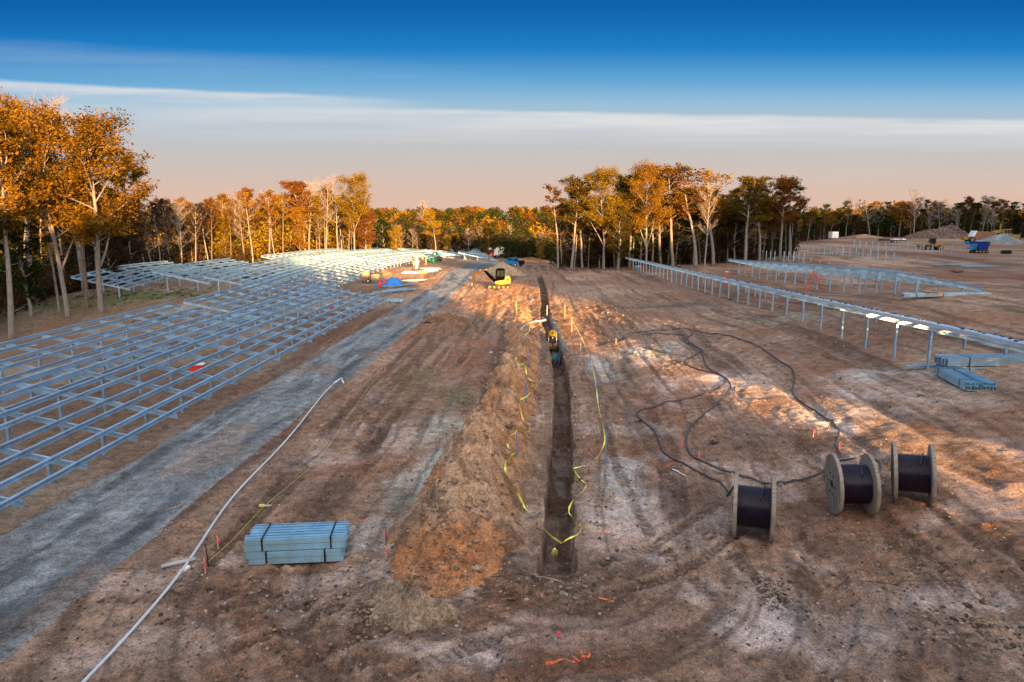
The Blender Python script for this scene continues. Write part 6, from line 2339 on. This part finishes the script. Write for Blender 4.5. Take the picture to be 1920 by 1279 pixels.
def cooler(p, label, body, lid, s=1.0, rz=.2):
    root = thing('cooler', label, 'cooler', p, rz)
    mb = MB(); mb.bbox((0, 0, .22 * s), (.75 * s, .45 * s, .42 * s), .05 * s); mb.build('body', body, root)
    mb = MB(); mb.bbox((0, 0, .47 * s), (.78 * s, .48 * s, .10 * s), .03 * s); mb.build('lid', lid, root)
    mb = MB(); mb.tube([(-.39 * s, -.1 * s, .35 * s), (-.44 * s, 0, .3 * s), (-.39 * s, .1 * s, .35 * s)], .02 * s, 5); mb.build('handle', WHITE, root)


cooler(at(371, 699), 'red ice chest with white lid beneath the roadside rack', RED, WHITE, 1.05)
cooler(at(1195, 505), 'blue ice chest with white lid at the far posts of the long rack', BLUE, WHITE, 1.3)
cooler(at(1201, 504), 'red drinks cooler at the far posts of the long rack', RED, RED, 1.2)
p = at(462, 514)
root = thing('walk_behind_trencher', 'red and white walk behind machine among the far left racks', 'trencher', p, .4)
mb = MB(); mb.bbox((0, 0, .85), (1.1, .7, .7), .08); mb.build('body', RED, root)
mb = MB(); mb.bbox((-.2, 0, 1.35), (.8, .6, .35), .08); mb.build('engine_cover', WHITE, root)
for s in (-.42, .42):
    wheel(root, (-.3, s, .32), .32, .2); wheel(root, (.4, s, .32), .32, .2)
mb = MB(); mb.tube([(.5, -.25, 1.1), (1.1, -.25, 1.35), (1.1, .25, 1.35), (.5, .25, 1.1)], .03, 6); mb.build('handlebar', WHITE, root)
for (px, py, an, L, lab) in [(308, 664, .75, 2.6, 'pale spare rail lying on the dirt below the roadside rack'), (30, 655, .8, 3.0, 'short pale rails stacked below the second left rack')]:
    p = at(px, py)
    mb = MB()
    for k in range(2):
        mb.prism(chan(.2, .15, .02), (-L / 2 + .3 * k, .25 * k, 0), (L / 2, .25 * k, 0))
    o = mb.build('steel_beam', STEEL); o.location = p + Vector((0, 0, .03)); o.rotation_euler = (0, 0, an); tag(o, lab, 'steel beam')


def toilet(p, mat, label, rz=.0):
    root = thing('portable_toilet', label, 'portable toilet', p, rz)
    mb = MB(); mb.bbox((0, 0, 1.1), (1.12, 1.12, 2.1), .06); mb.build('cabin', mat, root)
    mb = MB(); mb.outline([(-.6, 2.12), (.6, 2.12), (.45, 2.34), (-.45, 2.34)], -.58, .58); mb.build('roof', WHITE if mat is TEAL else mat, root)
    mb = MB(); mb.bbox((0, -.575, 1.08), (.72, .03, 1.8), .012); d = mb.build('door', mat, root)
    mb = MB(); mb.box((.27, -.60, 1.1), (.06, .02, .14)); mb.build('handle', WHITE, d)
    mb = MB(); mb.box((0, -.575, 2.05), (.6, .02, .08)); mb.build('vent', WHITE, root)


toilet(at(823, 489), TEAL, 'teal portable toilet beside the far racks', .5)
toilet(at(1452, 466), GREEN_P, 'dark green portable toilet with white roof by the end of the grove', .3)

# person: one skinned body, clothes as children
def person_meshes():
    me = bpy.data.meshes.new('person')
    J = [(0, 0, .95), (0, 0, 1.15), (0, 0, 1.38), (0, 0, 1.50), (0, -.01, 1.63), (0, -.01, 1.73),
         (.18, 0, 1.40), (.24, .02, 1.14), (.22, -.08, .90), (.22, -.11, .81), (-.18, 0, 1.40), (-.24, .02, 1.14), (-.22, -.10, .91), (-.22, -.14, .82),
         (.10, 0, .90), (.11, -.02, .50), (.12, .02, .08), (.13, -.14, .04), (-.10, 0, .90), (-.11, -.02, .50), (-.12, .02, .08), (-.13, -.14, .04)]
    E_ = [(0, 1), (1, 2), (2, 3), (3, 4), (4, 5), (2, 6), (6, 7), (7, 8), (8, 9), (2, 10), (10, 11), (11, 12), (12, 13), (0, 14), (14, 15), (15, 16), (16, 17), (0, 18), (18, 19), (19, 20), (20, 21)]
    R = [.15, .14, .15, .055, .10, .07, .07, .048, .036, .04, .07, .048, .036, .04, .095, .062, .045, .045, .095, .062, .045, .045]
    me.from_pydata(J, E_, [])
    o = bpy.data.objects.new('tmp', me); COL.objects.link(o)
    m = o.modifiers.new('s', 'SKIN')
    for i, v in enumerate(me.skin_vertices[0].data):
        v.radius = (R[i], R[i] * .8)
        v.use_root = i == 0
    o.modifiers.new('u', 'SUBSURF').levels = 1
    dg = bpy.context.evaluated_depsgraph_get()
    ev = o.evaluated_get(dg)
    body = bpy.data.meshes.new_from_object(ev)
    body.name = 'person'
    bpy.data.objects.remove(o)
    body.materials.clear(); body.materials.append(SKIN)
    mb = MB()
    mb.lathe([(0, .17), (.1, .175), (.35, .17), (.46, .19), (.52, .12), (.56, .06)], (0, 0, .88), (0, 0, 1.9), 14)
    for s in (-1, 1):
        mb.tube([(s * .16, 0, 1.40), (s * .245, .02, 1.14), (s * .22, -.09, .90)], [.085, .065, .052], 8)
    jk = mb.mesh('jacket', JACKET_RED, True)
    mb = MB()
    for s in (-1, 1):
        mb.tube([(s * .08, 0, .98), (s * .11, -.02, .50), (s * .12, .02, .09)], [.13, .085, .07], 8)
    tr = mb.mesh('trousers', TROUSER, True)
    mb = MB()
    mb.lathe([(0, .125), (.03, .12), (.10, .09), (.13, .0)], (0, -.01, 1.70), (0, -.01, 2.0), 12); mb.box((0, -.14, 1.71), (.18, .1, .02))
    hh = mb.mesh('hard_hat', WHITE, True)
    return body, jk, tr, hh


BODY, JK, TRS, HAT = person_meshes()
for i, (px, py, jm, tm, rz, lab) in enumerate([
    (777, 499, JACKET_RED, TROUSER_PALE, .4, 'person in bright red jacket and pale trousers standing in front of the group'),
    (784, 498, JACKET_RED, TROUSER_PALE, 2.6, 'person in faded red jacket, second from the left in the group'),
    (788.5, 496.5, JACKET_DARK, TROUSER, .1, 'person in black jacket just right of the two red jackets'),
    (791.5, 496, CARD, TROUSER, 3.0, 'person in brown jacket in the middle of the group'),
    (794.5, 496, JACKET_DARK, TROUSER, .9, 'person in black jacket between the brown and the grey jackets'),
    (798.5, 498, JACKET_GREY, CARD, 2.2, 'person in grey jacket and tan trousers at the right of the group'),
    (774, 495, JACKET_DARK, TROUSER, 1.5, 'person in dark jacket at the left of the group beside the rack')]):
    p = at(px, py)
    o = link('person', BODY, None, p + Vector((0, 0, .02)))
    o.rotation_euler = (0, 0, rz)
    tag(o, lab, 'person', 'workers by the far racks')
    for me_, mt in ((JK, jm), (TRS, tm), (HAT, WHITE)):
        c = link(me_.name, me_, o)
        c.material_slots[0].link = 'OBJECT'; c.material_slots[0].material = mt
for px, py, lab in ((780, 503, 'taller white post standing in front of the workers'), (782.6, 502, 'shorter white post standing in front of the workers')):
    p = at(px, py); mb = MB(); mb.box((0, 0, .9), (.16, .12, 2.0)); mb.box((0, 0, 1.92), (.22, .18, .05))
    o = mb.build('marker_post', WHITE); o.location = p; tag(o, lab, 'post')
for px, py, lab in ((804.5, 490.5, 'green drum nearest the workers'), (812, 492.5, 'green drum in front of the dark utility cart')):
    p = at(px, py)
    root = thing('drum', lab, 'drum', p)
    mb = MB(); mb.lathe([(0, .0), (0, .36), (.28, .38), (.3, .39), (.32, .38), (.6, .38), (.62, .39), (.64, .38), (.9, .36), (.9, .0)], (0, 0, 0), (0, 0, 1), 18); mb.build('barrel', GREEN_P, root, True)
    mb = MB(); mb.cyl((.15, 0, .9), (.15, 0, .94), .05, 8); mb.build('bung', BLACK, root)
p = at(814, 490) + Vector((0, 2.5, 0))
root = thing('utility_cart', 'dark utility cart between the workers and the teal toilet', 'utility cart', p, .25)
mb = MB(); mb.outline([(-1.5, .5), (1.5, .45), (1.6, .9), (.9, 1.15), (-.1, 1.0), (-1.5, 1.05)], -.7, .7); mb.build('body', JACKET_DARK, root)
mb = MB()
for s in (-.65, .65):
    mb.tube([(.9, s, 1.1), (.45, s, 1.95), (-.6, s, 1.95), (-.75, s, 1.0)], .04, 6)
mb.bbox((-.1, 0, 1.97), (1.2, 1.3, .06), .02); mb.build('roll_cage', BLACK, root)
mb = MB(); mb.bbox((0, 0, 1.1), (.5, 1.1, .5), .06); mb.build('seat', JACKET_GREY, root)
for x in (1.05, -1.0):
    for s in (-.7, .7):
        wheel(root, (x, s, .36), .36, .25, BLACK)


# ---- far vehicles
def truck(p, label, rz, cab_m, box_m, name='box_truck', L=6.5, boxed=True):
    root = thing(name, label, 'truck', p, rz)
    mb = MB(); mb.box((0, 0, .75), (L, 1.0, .25)); mb.build('chassis', BLACK, root)
    mb = MB(); mb.outline([(L / 2 - 1.9, .7), (L / 2, .7), (L / 2 + .05, 1.5), (L / 2 - .35, 2.5), (L / 2 - 1.8, 2.6)], -1.1, 1.1); c = mb.build('cab', cab_m, root)
    mb = MB(); mb.box((L / 2 - .15, 0, 2.0), (.03, 1.9, .85), ry=-.36)
    for s in (-1.105, 1.105):
        mb.box((L / 2 - .95, s, 2.0), (.9, .01, .6))
    mb.build('window', GLASS, c)
    mb = MB()
    if boxed:
        mb.bbox((-1.0, 0, 2.2), (L - 2.2, 2.4, 2.5), .06)
        mb.build('cargo_box', box_m, root)
    else:
        mb.box((-1.0, 0, 1.0), (L - 2.2, 2.3, .2)); mb.build('flat_bed', box_m, root)
    mb = MB()
    for s in (-.8, .8):
        mb.box((L / 2 + .05, s, 1.1), (.04, .3, .2))
    mb.build('headlight', WHITE, root)
    for x in (L / 2 - 1.0, -L / 2 + 1.6):
        for s in (-1.0, 1.0):
            wheel(root, (x, s, .5), .5, .3)


def front_loader(p, label, rz, mat, name='wheel_loader', k=1.0, cab=True):
    root = thing(name, label, 'loader', p, rz)
    mb = MB(); mb.bbox((-1.5 * k, 0, 1.5 * k), (2.4 * k, 1.6 * k, 1.1 * k), .12); mb.build('engine_cover', mat, root)
    mb = MB(); mb.bbox((.7 * k, 0, 1.05 * k), (2.0 * k, 1.0 * k, .6 * k), .08); mb.build('chassis', JACKET_DARK, root)
    mb = MB(); mb.outline([(-.6 * k, 1.7 * k), (.75 * k, 1.7 * k), (.6 * k, 3.15 * k), (-.5 * k, 3.15 * k)], -.7 * k, .7 * k); c = mb.build('cab', BLACK, root)
    mb = MB()
    for s in (-.705 * k, .705 * k):
        mb.outline([(-.4 * k, 2.1 * k), (.55 * k, 2.1 * k), (.45 * k, 2.95 * k), (-.35 * k, 2.95 * k)], s - .005, s + .005)
    mb.build('window', GLASS, c)
    mb = MB()
    for s in (-.5, .5):
        mb.outline([(.7 * k, 1.9 * k), (1.5 * k, 2.0 * k), (3.0 * k, .9 * k), (2.9 * k, .6 * k), (1.5 * k, 1.5 * k), (.7 * k, 1.5 * k)], (s - .1) * k, (s + .1) * k)
    mb.build('arm', mat, root)
    mb = MB(); mb.outline([(2.9 * k, .15 * k), (3.9 * k, .10 * k), (3.3 * k, .3 * k), (3.05 * k, 1.0 * k), (3.4 * k, 1.4 * k), (2.9 * k, 1.2 * k)], -1.3 * k, 1.3 * k); mb.build('bucket', STICK, root)
    for x in (1.2, -1.5):
        for s in (-.95, .95):
            wheel(root, (x * k, s * k, .72 * k), .72 * k, .5 * k, mat)


front_loader(at(906, 482), 'small yellow loader left of the far red and white truck', 2.4, YELLOW, k=.75)
truck(at(923, 484), 'red cabbed box truck among the far racks', 4.4, RED, WHITE, L=6.0)
truck(at(936, 482), 'white box truck right behind the red cabbed one', 4.2, WHITE, WHITE, L=6.0)
p = at(944, 470)
root = thing('site_trailer', 'long low white site trailer at the edge of the valley', 'trailer', p + Vector((6, 60, .0)), .25)
mb = MB(); mb.bbox((0, 0, 1.8), (16, 3.0, 2.6), .08); mb.build('body', WHITE, root)
mb = MB()
for x in (-5, -2.4, .2, 2.8, 5.4):
    mb.box((x, -1.51, 2.1), (1.3, .02, 1.0))
mb.build('window', GLASS, root)
mb = MB(); mb.box((0, 0, 3.15), (16.3, 3.3, .12)); mb.build('roof', WHITE, root)
p = at(944, 481)
mb = MB(); mb.tube(smooth_path([(0, 0, 0), (.1, 0, .7), (.35, 0, 1.4), (.8, 0, 1.95)], 4), .12, 8)
o = mb.build('standpipe', WHITE, None, True); o.location = p; tag(o, 'white curved standpipe rising behind the blue pickup', 'pipe')

front_loader(at(1747, 469), 'old yellow wheel loader behind the back line of posts', math.radians(170), YELLOW_OLD, k=1.0)
p = at(1832, 475)
root = thing('pile_driver', 'dark blue pile driving machine with its mast laid flat', 'pile driver', p, math.radians(4))
track(root, -1.2, 2.0, -.8, .4, .7); track(root, -1.2, 2.0, .8, .4, .7)
mb = MB(); mb.bbox((.7, 0, 1.4), (2.3, 1.9, 1.3), .1); mb.build('body', NAVY, root)
mb = MB(); mb.bbox((-.6, -.3, 2.35), (5.0, .45, .55), .06); mb.build('mast', NAVY, root)
mb = MB(); mb.bbox((-1.7, -.35, 1.15), (2.2, .5, .4), .06); mb.bbox((-1.2, -.3, 1.8), (1.5, .6, .6), .08); mb.build('hammer', BLUE, root)
mb = MB(); mb.bbox((-2.9, -.3, 2.4), (.9, .55, .5), .08); mb.build('mast_head', BLUE, root)
mb = MB(); mb.bbox((1.8, 0, 2.1), (1.0, 1.6, .9), .1); mb.build('engine_cover', JACKET_DARK, root)
p = at(1886, 476)
mb = MB(); mb.bbox((0, 0, .5), (2.0, 1.4, .95), .25)
for k in (-.6, 0, .6):
    mb.box((k, -.705, .5), (.08, .03, .8))
o = mb.build('water_tank', BLACK); o.location = p; tag(o, 'low black plastic tank alone on the dirt at the right', 'tank')


def scraper():
    p = at(1896, 458) + Vector((0, 12, 0))
    root = thing('earth_scraper', 'big yellow earth scraper with rusty bowl at the right edge', 'scraper', p, math.radians(-4))
    mb = MB(); mb.outline([(-5.2, 2.2), (-4.4, 3.9), (1.2, 3.7), (2.2, 3.0), (1.8, 1.4), (-1.5, .9), (-4.6, 1.0)], -1.5, 1.5); mb.build('bowl', mat_plain('rusty_steel', (.20, .09, .05), .8, dirt=(.3, .2, .14)), root)
    mb = MB(); mb.outline([(-5.4, 2.1), (-4.55, 4.0), (-4.2, 4.0), (-5.0, 2.0)], -1.6, 1.6); mb.build('tail_plate', WHITE, root)
    mb = MB(); mb.bbox((-6.6, 0, 1.5), (2.6, 1.8, 1.2), .15); mb.build('rear_engine', YELLOW_OLD, root)
    mb = MB(); limb(mb, (1.2, 3.4), (5.0, 4.0), .8, .7, .8); mb.cyl((3.9, .3, 3.9), (3.9, .3, 6.2), .18, 10); mb.build('gooseneck', YELLOW_OLD, root)
    mb = MB(); mb.bbox((7.6, 0, 2.0), (4.4, 2.0, 1.5), .15); mb.build('tractor', YELLOW_OLD, root)
    mb = MB(); mb.bbox((5.6, -.2, 3.6), (2.6, 1.8, 1.9), .1); c = mb.build('cab', YELLOW_OLD, root)
    mb = MB()
    for x in (4.9, 5.7, 6.5):
        mb.box((x, -1.11, 3.75), (.6, .02, 1.1))
    mb.build('window', GLASS, c)
    for x in (-5.4, 6.6):
        for s in (-1.25, 1.25):
            wheel(root, (x, s, 1.05), 1.05, .8, YELLOW_OLD)


scraper()
p = at(1562, 449)
root = thing('cargo_trailer', 'small white cargo trailer at the edge of the far wood', 'trailer', p, .3)
mb = MB(); mb.bbox((0, 0, 1.7), (3.0, 2.3, 2.5), .07); mb.build('body', WHITE, root)
mb = MB(); mb.box((-.2, -1.16, 1.65), (1.1, .03, 2.0)); d = mb.build('door', WHITE, root)
mb = MB(); mb.box((.25, -1.19, 1.6), (.06, .04, .3)); mb.build('handle', BLACK, d)
for s in (-1.1, 1.1):
    wheel(root, (0, s, .35), .35, .22)
mb = MB(); mb.tube([(-1.5, 0, .5), (-2.5, 0, .5)], .06, 6); mb.build('drawbar', BLACK, root)
p = at(1672, 455)
root = thing('flat_trailer', 'dark flat trailer with pale stacks in front of the brush pile', 'trailer', p, .05)
mb = MB(); mb.box((0, 0, .75), (8.5, 2.2, .3)); mb.bbox((-2.6, 0, 1.05), (2.6, 2, .4), .04); mb.build('deck', JACKET_DARK, root)
mb = MB(); mb.bbox((1.0, 0, 1.05), (2.0, 1.9, .35), .03); mb.bbox((3.5, 0, 1.1), (1.4, 1.9, .4), .03); mb.build('load', WHITE, root)
for s in (-1.0, 1.0):
    wheel(root, (.5, s, .35), .35, .22); wheel(root, (1.4, s, .35), .35, .22)


def stepladder(p, h, label, rz, spread=.62):
    root = thing('stepladder', label, 'stepladder', p, rz, 'red stepladders')
    for sgn, nm in ((-1, 'front_frame'), (1, 'rear_frame')):
        mb = MB()
        for s in (-1, 1):
            mb.tube([(sgn * h * .30 * spread, s * .30, 0), (sgn * .05, s * .17, h)], .038, 6)
        for k in range(1, 8 if sgn < 0 else 4):
            t = k / (8 if sgn < 0 else 4)
            x = sgn * (h * .30 * spread * (1 - t) + .05 * t); w = .30 * (1 - t) + .17 * t
            mb.box((x, 0, h * t), (.09, 2 * w, .03))
        mb.build(nm, RED if nm == 'front_frame' else RED, root)
    mb = MB(); mb.bbox((0, 0, h + .02), (.24, .42, .06), .02); mb.build('top_step', WHITE, root)


stepladder(Vector((30.3 * 1.0, 74, float(base_h(30.3, 74)))) + Vector((-.6, 0, 0)), 2.1, 'tall red stepladder standing in front of the wide rack', .1, 1.4)
q = Vector((23.8, 86, 0)); q.z = float(base_h(q.x, q.y))
stepladder(q, 1.9, 'second red stepladder half hidden behind the long narrow rack', 1.4)


def brush_pile():
    p = at(1765, 447)
    r = random.Random(9)
    root = thing('brush_pile', 'long heap of grubbed branches and stumps before the far wood', 'brush pile', p)
    hp = MB()
    L = 22.0
    prof = lambda t: 5.0 * math.exp(-((t - .25) / .42) ** 2) + 3.0 * math.exp(-((t + .45) / .42) ** 2)
    nx_, ny_ = 60, 16
    V = []; F = []
    for i in range(nx_):
        t = -1.1 + 2.2 * i / (nx_ - 1)
        for j in range(ny_):
            u = -1 + 2 * j / (ny_ - 1)
            h = prof(t) * max(0, 1 - abs(u) ** 1.5) * (1 - max(0, abs(t) - .8) / .3) * (.8 + .4 * r.random())
            V.append((t * L * .5 * 1.35 + r.uniform(-.3, .3), u * 5 + r.uniform(-.3, .3), h - .3))
    for i in range(nx_ - 1):
        for j in range(ny_ - 1):
            k = i * ny_ + j
            F.append((k, k + ny_, k + ny_ + 1, k + 1))
    hp.add(V, F); hp.build('heap', BRUSH, root)
    st = MB()
    for _ in range(900):
        t = r.uniform(-1.05, 1.05); u = r.uniform(-1, .6)
        h = prof(t) * max(0, 1 - abs(u) ** 1.5) * (1 - max(0, abs(t) - .8) / .3)
        a = r.random() * 6.28; ln = r.uniform(.5, 1.9); el = r.uniform(-.3, .6)
        c = Vector((t * L * .5 * 1.35, u * 5, h - .2))
        d = Vector((math.cos(a), math.sin(a) * .6, el)) * ln * .5
        st.tube([c - d, c + d * .3 + Vector((0, 0, .1)), c + d], [.09, .07, .03], 4, cap=False)
    o = st.build('branches', BRUSH, root)
    o['kind'] = 'stuff'
    sp = MB()
    for _ in range(60):
        t = r.uniform(-1, 1); u = r.uniform(-.9, .2); h = prof(t) * max(0, 1 - abs(u) ** 1.5)
        a = r.random() * 6.28
        c = Vector((t * L * .67, u * 5, h)); d = Vector((math.cos(a), math.sin(a), r.uniform(-.2, .5))) * r.uniform(.5, 1.2)
        sp.tube([c - d, c + d], [.11, .07], 5)
    sp.build('logs', STICK, root)


brush_pile()


def grass():
    rng = np.random.default_rng(3)
    P = []
    for px, py, n, rx, ry in ((120, 565, 160, 8, 4), (300, 553, 120, 7, 2.5), (310, 597, 90, 3, 2), (1005, 482, 220, 12, 10), (500, 520, 60, 3, 6), (440, 600, 40, 2.5, 3), (1380, 488, 80, 10, 6)):
        p = at(px, py)
        for _ in range(n):
            x = p.x + rng.normal() * rx * .6; y = p.y + rng.normal() * ry * .6
            if abs(x - trench_x(y)) < 1.2: continue
            s = .05 + .05 * rng.random() + .0022 * max(0, y - 20)
            P.append((x, y, float(base_h(x, y)) + s * .3, s * 1.6, s * 1.6, s * .4))
    leaf_mass('grass_tufts', P, 14 * len(P), [.028 + .0028 * max(0, q[1] - 12) for q in P], GRASS, 'thin green regrowth on the dirt', seed=8)


grass()
